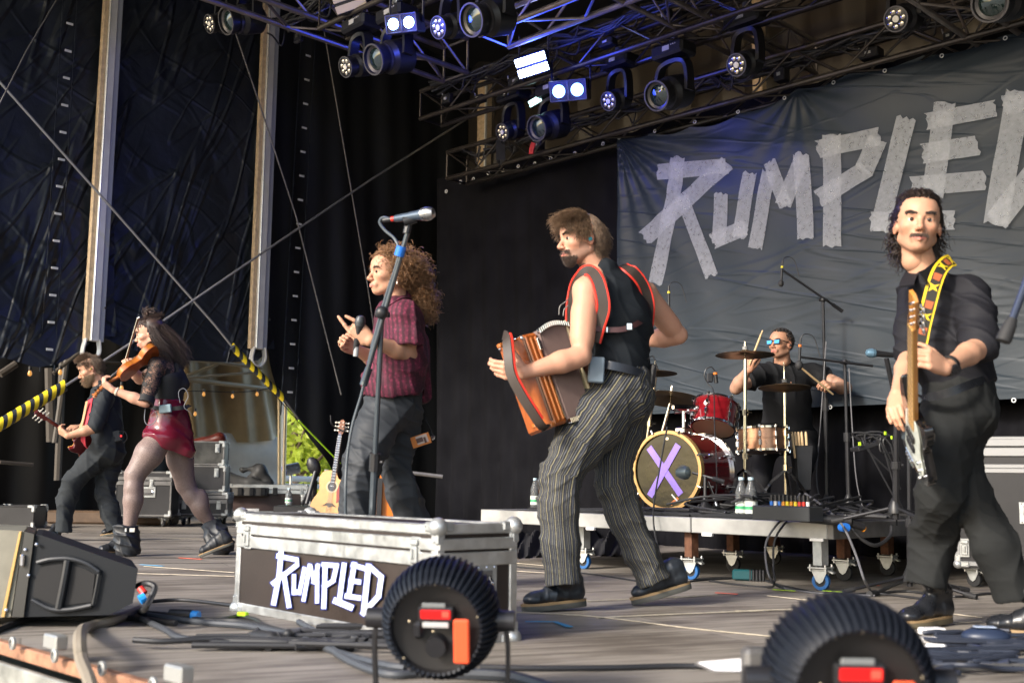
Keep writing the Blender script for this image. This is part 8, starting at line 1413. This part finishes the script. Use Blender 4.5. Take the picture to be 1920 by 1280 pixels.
mb = MB(); mb.tube(smooth_curve([onU(350, 733, 13.9), onU(382, 733, 13.9), onU(436, 735, 13.9), onU(482, 732, 13.9), onU(515, 725, 13.9)], 6), .006, 5); O(mb, 'festoon_cable', cablem, label='thin festoon cable under the pale tent rail', cat='cable')
# white scaffold railing outside, spot at the opening, shelf, folded stands
rl_ = T('scaffold_rail', 'white painted scaffold railing outside the opening', 'railing', onU(560, 930, 15.5)); wp = mat('white_rail', (.8, .8, .78), .4)
for a, b, r_ in (((520, 896), (640, 900), .05), ((520, 910), (640, 913), .045), ((529, 745), (527, 990), .035), ((612, 880), (612, 990), .03)): mb = MB(); mb.cyl(onU(*a, 15.5), onU(*b, 15.5), r_, n=10); O(mb, 'tube', wp, rl_)
c = onU(546, 879, 14.6); r = T('floodlight', 'small cylindrical spotlight with blue front clamped at the opening', 'spotlight', c); mb = MB(); d_ = nrm(at(537, 880, 15)-at(552, 877, 15.05)); mb.cyl(c+d_*.1, c-d_*.12, .085, n=16); O(mb, 'body', steel, r); mb = MB(); mb.cyl(c+d_*.10, c+d_*.125, .075, n=16); O(mb, 'blue_front', mat('blue_front', (.03, .08, .7), .2), r); mb = MB(); mb.cyl(c-UP*.08, c-UP*.35, .02, n=8); O(mb, 'bracket', steel, r)
mb = MB(); c = at(553, 954, 11.8); mb.box(c, (.20, .12, .035), None, .008); mb.box(c+V3(-.17, 0, -.16), (.02, .1, .14)); mb.box(c+V3(.17, 0, -.16), (.02, .1, .14)); O(mb, 'black_shelf', black, label='low black shelf in front of the opening', cat='shelf')
bottle('steel grey drinking bottle standing on the black shelf', 541, 946, 0, .17, 1.1, 11.8)
case('small pale flight case by the railing at the opening', fl(564, 985), V3(1, .1, 0), (.22, .3, .36), 0, lamd, alu, 0, ((.11, .24, 'f'), (.11, .1, 'f')), (), .02, .024)
r = T('folded_stands', 'folded black stands and hanging cap leaning by the acoustic guitar', 'stands', fl(585, 985)); mb = MB(); mb.cyl(at(596, 868, 11.7), at(575, 944, 11.6), .022, n=8); mb.cyl(at(600, 880, 11.8), at(566, 946, 11.6), .016, n=8); mb.cyl(at(590, 900, 11.7), at(585, 985, 11.7), .03, n=8); O(mb, 'stands', blackm, r); mb = MB(); mb.ball(at(588, 873, 11.7), V3(.07, .05, .10), 12, frame(V3(0, 0, 0), V3(1, 0, .5), UP)); O(mb, 'cap', black, r)
r = T('orange_guitar', 'orange instrument with a black side band standing behind the legs of the singer', 'instrument', fl(722, 1005)); Yo = fl(722, 1005)[1]
P = [(714, 884), (707, 920), (700, 975), (752, 975), (745, 930), (733, 893), (724, 882)]; P = [at(*p, Yo) for p in P]; n_ = len(P); mb = MB(); V = np.array(P+[p+V3(.02, .14, 0) for p in P]); mb.add(V, [tuple(range(n_)), tuple(range(n_, 2*n_))[::-1]]+[(i, (i+1) % n_, n_+(i+1) % n_, n_+i) for i in range(n_)]); O(mb, 'body', mat('bright_orange', (.62, .17, .015), .35, coat=.3), r); mb = MB(); mb.strap([at(713, 896, Yo-.03), at(709, 985, Yo-.03)], .05, .03, V3(0, -1, 0)); O(mb, 'band', black, r)
mb = MB(); mb.cyl(at(770, 886, 11), at(830, 893, 11), .02, n=8); O(mb, 'low_rail', aludark, label='dull metal rail low behind the legs of the singer', cat='rail')
r = T('backstage_pass', 'orange and white backstage pass swinging behind the singer on a metal clip', 'pass', at(789, 825, 5.85)); m0 = frame(at(789, 825, 5.83), nrm(at(808, 820, 5.83)-at(772, 832, 5.83)), V3(0, -.3, 1)); mb = MB(); mb.box(m0[:3, 3], (.050, .0015, .030), m0, .001); pcd = O(mb, 'card', mat('pass_orange', (.62, .22, .06), .4), r); mb = MB(); mb.box(tf(m0, V3(.008, -.003, .004)), (.030, .001, .022), m0); O(mb, 'white_panel', mat('pass_white', (.55, .48, .45), .5), pcd); mb = MB(); mb.box(tf(m0, V3(-.005, -.005, .004)), (.018, .001, .012), m0); mb.box(tf(m0, V3(.022, -.005, -.004)), (.006, .001, .016), m0); O(mb, 'print', mat('pass_print', (.12, .07, .06), .6), pcd); mb = MB(); mb.ball(at(811, 820, 5.82), .013, 8); mb.cyl(at(808, 821, 5.82), at(815, 817, 5.82), .005, n=6); O(mb, 'clip', chrome, r); mb = MB(); mb.tube([at(813, 818, 5.82), at(806, 800, 5.84), at(793, 775, 5.86), at(786, 760, 5.87)], .003, 5); O(mb, 'lanyard', black, r)
# foliage beyond the opening
def tree(lab, c, h, R_, nleaf, seed, col):
    rs_ = np.random.RandomState(seed); r = T('leafy_tree', lab, 'tree', c, 'trees outside the stage'); mb = MB(); mb.tube([c, c+UP*h*.3+V3(.1, 0, 0), c+UP*h*.8], [.22, .16, .05], 8)
    for i in range(7): a = rs_.uniform(0, 6.3); mb.tube([c+UP*h*(.15+.08*i), c+UP*h*(.25+.1*i)+V3(math.cos(a), math.sin(a), 0)*R_*.7], [.07, .02], 6)
    O(mb, 'trunk', mat('bark', (.08, .055, .04), .9), r); n = 60; cc = c+np.c_[rs_.normal(0, R_*.45, (n, 2)), rs_.uniform(.1*h, h, n)]; k = rs_.randint(0, n, nleaf); P = cc[k]+rs_.normal(0, R_*.16, (nleaf, 3)); a = rs_.normal(size=(nleaf, 3)); a /= np.linalg.norm(a, axis=1)[:, None]; b = np.cross(a, rs_.normal(size=(nleaf, 3))); b /= np.linalg.norm(b, axis=1)[:, None]; s = rs_.uniform(.07, .16, nleaf)[:, None]
    V = np.stack([P-a*s, P+b*s*.5, P+a*s, P-b*s*.5], 1).reshape(-1, 3); mb = MB(); mb.add(V, np.arange(4*nleaf).reshape(-1, 4).tolist()); o = O(mb, 'crown', col, r, smooth=False)
def leafm(n, c, c2): m = mat(n, c, .5, var=.5, vs=.9, col2=c2); t, b = nodes(m); b.inputs['Subsurface Weight'].default_value = 0; tr = t.nodes.new('ShaderNodeBsdfTranslucent'); tr.inputs[0].default_value = (*c2, 1); mx = t.nodes.new('ShaderNodeMixShader'); mx.inputs[0].default_value = .45; out = t.nodes['Material Output']; t.links.new(b.outputs[0], mx.inputs[1]); t.links.new(tr.outputs[0], mx.inputs[2]); t.links.new(mx.outputs[0], out.inputs[0]); return m
g1, g2 = leafm('leaf_bright', (.20, .30, .03), (.55, .62, .09)), leafm('leaf_mid', (.10, .18, .02), (.32, .42, .05))
for i, (px, Y, h, R_, g, lab) in enumerate(((548, 24, 5.5, 1.6, g1, 'sunlit yellow-green tree seen at the left of the opening'), (590, 27, 5., 1.7, g1, 'sunlit leafy tree seen in the middle of the opening'), (640, 30, 5.5, 2., g2, 'darker green tree partly behind the curtain edge'), (500, 30, 6, 2., g2, 'leafy green tree beyond the tent wall'), (565, 34, 7., 2.4, g2, 'taller green tree furthest beyond the opening'))): c = at(px, 900, Y); c[2] = -1.3; tree(lab, c, h, R_, 5200, 20+i, g)
# ================================================================ FRONT OF STAGE
def pixel_lamp(lab, c, R_, aim, orange=(.055, -.02)):
    """round ribbed lamp seen from behind: drum with ribs, black rear dish with red display"""
    d = nrm(aim); r = T('ribbed_lamp', lab, 'stage lamp', c*V3(1, 1, 0), 'ribbed stage lamps at the front'); sd = nrm(np.cross(UP, d)); sd = sd if sd[0] > 0 else -sd; up = np.cross(sd, d); up = up if up[2] > 0 else -up; m = np.eye(4); m[:3, 0] = sd; m[:3, 1] = -d; m[:3, 2] = up; m[:3, 3] = c
    navy = mat('ribbed_navy', (.008, .010, .015), .5, spec=.3); mb = MB(); mb.lathe(c, -d, [(R_*.74, -.080), (R_*.80, -.075), (R_*.93, -.035), (R_*.975, .03), (R_*.90, .09), (R_*.5, .12), (0, .125)], 48, close=False); dr_ = O(mb, 'drum', navy, r)
    n = 54; mb = MB()
    for i in range(n):
        a = 2*math.pi*i/n; u = sd*math.cos(a)+up*math.sin(a); P = [c+d*.082+u*R_*.76, c+d*.062+u*R_*.86, c+d*.02+u*R_*.965, c-d*.03+u*R_*.985, c-d*.09+u*R_*.92]; mb.tube(smooth_curve(P, 3), .0050, 6)
    O(mb, 'ribs', navy, dr_); F = lambda x, y, z: c+sd*x+d*z+up*y
    mb = MB(); mb.lathe(c+d*.060, d, [(0, -.02), (R_*.73, .0), (R_*.76, .022)], 40, close=False); ds = O(mb, 'rear_dish', mat('dish_black', (.014, .013, .013), .4), r)
    mb = MB(); mb.box(F(0, R_*.22, .062), (R_*.30, .012, R_*.13), m, .004); dp = O(mb, 'display_frame', black, ds); mb = MB(); mb.box(F(0, R_*.24, .076), (R_*.25, .002, R_*.075), m, .002); O(mb, 'red_display', mat('red_display', (.30, .005, .005), .3, emit=.35, ecol=(1, .01, .01)), dp); mb = MB(); mb.box(F(R_*.17, R_*.25, .079), (R_*.06, .001, R_*.05), m, .001); O(mb, 'lit_digits', mat('red_digits', (.9, .05, .03), .3, emit=1.0, ecol=(1, .03, .02)), dp)
    mb = MB(); mb.box(F(0, R_*.06, .074), (R_*.22, .003, R_*.045), m, .002); O(mb, 'white_plate', mat('plate_grey', (.42, .42, .42), .5), ds); mb = MB(); mb.box(F(-.005, R_*.38, .070), (R_*.2, .003, R_*.04), m, .002); O(mb, 'upper_plate', mat('plate_dim', (.16, .17, .17), .5), ds)
    mb = MB(); mb.box(F(R_*orange[0]*8, R_*-.18, .085), (R_*.13, .006, R_*.37), m, .004); ot = O(mb, 'orange_tag', mat('orange_tag', (.78, .09, .03), .45, emit=.10), r); mb = MB()
    for i, rr_ in enumerate((.04, .10, -.03, -.14, .0)): mb.ball(F(-R_*.45+R_*.2*i, R_*rr_*2.2, .064), .004, 8)
    for a in (.3, 1.25, 1.57, 2.0, 2.9, 3.9, 5.4): u = sd*math.cos(a)+up*math.sin(a); mb.ball(c+d*.076+u*R_*.745, .004, 8)
    O(mb, 'screws', mat('brass_screw', (.30, .25, .17), .4, .7), ds); mb = MB(); mb.cyl(F(0, -R_*.30, .05), F(0, -R_*.30, .085), R_*.17, n=20); mb.box(F(-R_*.30, -R_*.05, .065), (R_*.09, .01, R_*.15), m, .01); O(mb, 'hub', blackm, ds)
    for s in (-1, 1):
        mb = MB(); P = smooth_curve([F(s*(R_+.012), .0, -.0), F(s*(R_+.022), -R_*.4, 0), F(s*(R_+.020), -c[2]+.02, 0)], 5); mb.strap(P, .022, .010, sd); O(mb, 'yoke_arm', black, r); mb = MB(); mb.cyl(F(s*(R_-.01), 0, 0), F(s*(R_+.04), 0, 0), .026, n=14); O(mb, 'knob', blackm, r)
    b_ = F(0, 0, 0); b_[2] = .018; mb = MB(); mb.box(b_, (R_+.03, .07, .016), m*1.0 if 0 else frame(V3(0, 0, 0), sd, UP), .006); O(mb, 'base', black, r)
C1 = at(826, 1160, 2.92); C2 = at(1592, 1276, 2.16)
pixel_lamp('round ribbed stage lamp in front of the lettered case, showing red display and orange tag', C1, .150, V3(-.10, -1, -.20)); pixel_lamp('round ribbed stage lamp cut by the bottom edge near the bass player', C2, .155, V3(-.02, -1, -.16), (.06, -.1))
# white folded paper wedge left of the second lamp
P = [at(1308, 1241, 2.6), at(1436, 1230, 2.45), at(1440, 1258, 2.45), at(1340, 1256, 2.55)]; mb = MB(); V = np.array(P+[p+V3(0, .05, -.01) for p in P]); mb.add(V, [(0, 1, 2, 3), (7, 6, 5, 4), (0, 4, 5, 1), (1, 5, 6, 2), (2, 6, 7, 3), (3, 7, 4, 0)]); O(mb, 'bracket_arm', mat('white_arm', (.66, .67, .72), .45), label='white tapering arm sticking out left of the right-hand ribbed lamp', cat='bracket', smooth=False)
mb = MB(); mb.box(at(1424, 1268, 2.40), (.035, .03, .06), None, .01); O(mb, 'grey_clamp', aludark, label='grey clamp holding the white tapering arm', cat='clamp')
# monitor wedge
Ym = 4.25; mw = T('monitor_speaker', 'black wedge monitor speaker with two curved handle recesses at lower left', 'speaker', fl(130, 1160)); bk = mat('speaker_black', (.009, .011, .014), .6, spec=.25)
def slab(pts, Y0, dvec, bev=.0): P = [at(px, py, Y0) for px, py in pts]; n = len(P); mb = MB(); V = np.array(P+[p+dvec for p in P]); mb.add(V, [tuple(range(n))[::-1], tuple(range(n, 2*n))]+[(i, (i+1) % n, n+(i+1) % n, n+i) for i in range(n)]); return mb
O(slab([(66, 1002), (78, 1003), (259, 1066), (249, 1130), (206, 1152), (46, 1156)], Ym, V3(-.18, .46, 0)), 'side_panel', bk, mw, smooth=False)
O(slab([(46, 996), (64, 1001), (44, 1156), (22, 1156)], Ym-.012, V3(-.18, .46, 0)), 'end_rib', mat('speaker_metal', (.05, .05, .048), .4, .4), mw, smooth=False)
O(slab([(-60, 990), (45, 995), (20, 1156), (-60, 1160)], Ym+.0, V3(-.18, .46, 0)), 'grille', mat('beige_grille', (.17, .16, .125), .6, var=.2), mw, smooth=False); O(slab([(36, 996), (40, 996), (8, 1156), (2, 1156)], Ym-.01, V3(0, .01, 0)), 'gold_edge', mat('gold_edge', (.5, .33, .13), .35, .6), mw, smooth=False)
for i, pts in enumerate(([(76, 1064), (84, 1060), (118, 1056), (112, 1096), (104, 1134), (62, 1118), (66, 1085)], [(135, 1059), (160, 1066), (178, 1076), (172, 1128), (120, 1134), (128, 1095)])):
    q = slab(pts, Ym-.004, V3(0, .003, 0)); rc_ = O(q, 'handle_recess', mat('recess_dark', (.006, .006, .007), .7), mw, smooth=False)
mb = MB(); mb.tube(smooth_curve([at(70, 1054, Ym-.01), at(95, 1048, Ym-.012), at(130, 1047, Ym-.012), at(162, 1056, Ym-.012), at(186, 1072, Ym-.012)], 5), .009, 8); mb.tube(smooth_curve([at(60, 1124, Ym-.01), at(95, 1141, Ym-.012), at(130, 1142, Ym-.012), at(172, 1134, Ym-.012)], 5), .009, 8); mb.tube(smooth_curve([at(186, 1072, Ym-.012), at(180, 1105, Ym-.012), at(174, 1134, Ym-.012)], 4), .006, 8); mb.tube(smooth_curve([at(127, 1050, Ym-.012), at(120, 1090, Ym-.014), at(110, 1140, Ym-.012)], 5), .014, 8); O(mb, 'handle_rim', mat('rim_grey', (.016, .018, .021), .45), mw)
for px, py in ((48, 1030), (54, 1078), (12, 1143), (69, 1020)): mb = MB(); mb.ball(at(px, py, Ym-.014), .007, 8); O(mb, 'bolt', chrome, mw)
mb = MB(); mb.box(at(42, 1050, Ym-.02), (.008, .008, .022), None, .004); O(mb, 'catch', chrome, mw)
mb = MB(); mb.tube(smooth_curve([at(258, 1098, Ym+.1), at(275, 1093, Ym), at(290, 1100, Ym-.02), at(284, 1118, Ym-.04), at(272, 1140, Ym-.05), fl(262, 1152)+UP*.015], 6), .012, 8); sc_ = O(mb, 'speaker_lead', cablem, mw); mb = MB(); mb.cyl(at(263, 1102, Ym-.03), at(271, 1112, Ym-.04), .013, n=10); O(mb, 'red_collar', redm, sc_); mb = MB(); mb.cyl(at(262, 1124, Ym-.06), at(272, 1118, Ym-.05), .018, n=10); O(mb, 'blue_plug', mat('sky_blue_plug', (.02, .28, .75), .4), sc_)
# cables on the deck
G_ = mat('dusty_cable', (.050, .056, .066), .55)
for lab, pts, r_, mt in (('thin dark cable from the monitor towards the lettered case', [(270, 1128), (340, 1124), (440, 1135), (520, 1150)], .008, cablem), ('thick grey hose draped over the stage edge at lower left', [(260, 1152), (210, 1172), (165, 1184), None], .019, G_),
    ('dark cable along the stage rim in front of the monitor', [(-20, 1185), (40, 1164), (90, 1158), (160, 1160), (240, 1158), (330, 1168)], .012, cablem), ('pair of grey cables sweeping across the lower left deck', [(255, 1155), (310, 1180), (340, 1196), (420, 1203), (520, 1206), (620, 1205), (700, 1210)], .012, G_), ('second grey cable sweeping across the lower left deck', [(262, 1150), (330, 1160), (400, 1168), (470, 1174), (560, 1195), (640, 1225), (720, 1246), (760, 1252)], .012, G_),
    ('black cable bundle strand passing the blue plug', [(270, 1148), (340, 1155), (380, 1162), (450, 1165), (520, 1180), (590, 1200), (660, 1215)], .011, cablem), ('black strand curling before the case corner', [(400, 1165), (450, 1155), (490, 1168), (470, 1195), (500, 1215), (540, 1205)], .009, cablem), ('long straight black cable across the floor towards the right lamp', [(900, 1250), (1000, 1252), (1150, 1251), (1300, 1248), (1430, 1258)], .009, cablem), ('thick dark hose at the bottom edge left of centre', [(780, 1258), (860, 1262), (960, 1268), (1040, 1292)], .016, G_),
    ('thin cable behind the legs of the bass player', [(1640, 1112), (1700, 1108), (1790, 1118), (1860, 1112), (1930, 1122)], .007, cablem), ('grey cable curving over the boards behind the left ribbed lamp', [(560, 1165), (600, 1190), (640, 1230), (720, 1262), (790, 1262)], .012, G_)):
    pts2 = [p for p in pts if p]
    if None in pts:
        P = [fl(*p)+UP*r_ for p in pts2]+[onV(150, 1202, V0-.05)+UP*.02, onV(153, 1235, V0-.10), onV(168, 1275, V0-.12), onV(182, 1330, V0-.12)]; mb = MB(); mb.tube(smooth_curve(P, 6), r_, 8); O(mb, 'cable', mat('tan_hose', (.20, .17, .13), .6), label=lab, cat='cable', group='loose cables on the stage')
    else: cable(lab, pts, r_, mt)
mb = MB(); c = fl(340, 1163)+UP*.022; ax = nrm(V3(1, -.25, 0)); mb.cyl(c-ax*.05, c+ax*.045, .022, n=12); cn = O(mb, 'cable_coupler', black, label='fat black cable coupler with bright blue end in front of the monitor', cat='connector'); mb = MB(); mb.cyl(c+ax*.046, c+ax*.075, .019, n=12); O(mb, 'blue_end', MATS['sky_blue_plug'], cn)
mb = MB(); rs4 = np.random.RandomState(9)
for i in range(14):
    p0 = fl(rs4.uniform(470, 700), rs4.uniform(1185, 1225)); P = [p0+V3(rs4.uniform(-.12, .14)*j, rs4.uniform(-.05, .05), .012+.02*rs4.rand()) for j in range(5)]; mb.tube(smooth_curve(P, 5), .010, 7)
cl = Clay(); cl.cap(fl(480, 1205)+UP*.02, fl(510, 1210)+UP*.02, .025, .03, k=.02); cl.cap(fl(540, 1205)+UP*.03, fl(575, 1190)+UP*.01, .02, .02, k=.02); V, Q = cl.mesh(.008); mb.add(V, Q.tolist()); O(mb, 'cable_tangle', cablem, label='tangle of black cables on the boards in front of the lettered case', cat='cable tangle', kind='stuff')
mb = MB()
for i in range(22):
    p0 = fl(rs4.uniform(1740, 1925), rs4.uniform(1192, 1275)); P = [p0+V3(rs4.uniform(-.10, .12)*j, rs4.uniform(-.06, .06), .012+.02*rs4.rand()) for j in range(5)]; mb.tube(smooth_curve(P, 5), .008, 7)
O(mb, 'cable_tangle', mat('wire_blueblack', (.025, .03, .045), .4), label='tangle of dark cables at the lower right corner', cat='cable tangle', kind='stuff')
for lab, px, py, hx, hy, hz, mt, ro in (('small white adaptor lying by the boot of the bass player, left of two', 1748, 1192, .045, .03, .014, white, .2), ('small white adaptor lying by the boot of the bass player, lower of two', 1737, 1208, .04, .022, .012, mat('off_white', (.6, .58, .55), .5), -.1), ('white plug lying among the dark cables', 1755, 1222, .035, .02, .012, white, -.5)):
    c = fl(px, py)+UP*(hz+.004); mb = MB(); mb.box(c, (hx, hy, hz), rotz(ro), .006); a = O(mb, 'adaptor', mt, label=lab, cat='adaptor'); mb = MB(); mb.cyl(c+V3(hx, 0, 0), c+V3(hx+.03, .01, 0), .006, n=6); O(mb, 'lead', black, a)
c = fl(1850, 1212); mb = MB(); cl = Clay(); cl.ell(c+UP*.035, V3(.085, .055, .035), rotz(-.2), k=.01); V, Q = cl.mesh(.006); mb.add(V, Q.tolist()); a = O(mb, 'foot_pedal', mat('pedal_navy', (.02, .03, .06), .4), label='rounded navy pedal with pale label among cables at lower right', cat='pedal'); mb = MB(); mb.box(c+V3(-.01, -.012, .071), (.035, .02, .0015), frame(V3(0, 0, 0), V3(1, -.1, 0), UP)); O(mb, 'pale_label', mat('pale_blue_label', (.35, .42, .55), .5), a)
mb = MB(); c = fl(1840, 1262)
for i in range(3): mb.box(c+V3(-.1+.12*i, .02*i, .015), (.09, .006, .010), rotz(.2-.1*i), .003)
O(mb, 'metal_strips', aludark, label='grey metal strips among cables at the bottom right', cat='metal strips')
# boom stand end entering at the right edge
r = T('boom_arm', 'dark blue-grey microphone boom with thick counterweight entering at the right edge', 'boom arm', at(1885, 640, 3.2)); mb = MB(); mb.cyl(at(1962, 430, 3.15), at(1897, 602, 3.2), .0105, n=10); O(mb, 'tube', mat('navy_tube', (.03, .04, .07), .3, .4), r); mb = MB(); mb.lathe(at(1880, 641, 3.2), nrm(at(1899, 596, 3.2)-at(1880, 641, 3.2)), [(.0, 0), (.020, .002), (.022, .01), (.019, .055), (.014, .075)], 16); O(mb, 'counterweight', rubber, r)
st_ = fl(1985, 1150); mb = MB(); mb.cyl(st_, at(1960, 440, 3.15), .012, n=8); O(mb, 'upright', blackm, r)
mb = MB(); mb.cyl(fl(1640, 1116)+UP*.01, fl(1700, 1103)+UP*.05, .010, n=8); e_ = O(mb, 'stand_foot', blackm, label='black stand foot with rubber end reaching out left of the front boot', cat='stand foot'); mb = MB(); mb.cyl(fl(1630, 1118)+UP*.012, fl(1642, 1116)+UP*.012, .018, n=10); O(mb, 'rubber_end', rubber, e_)
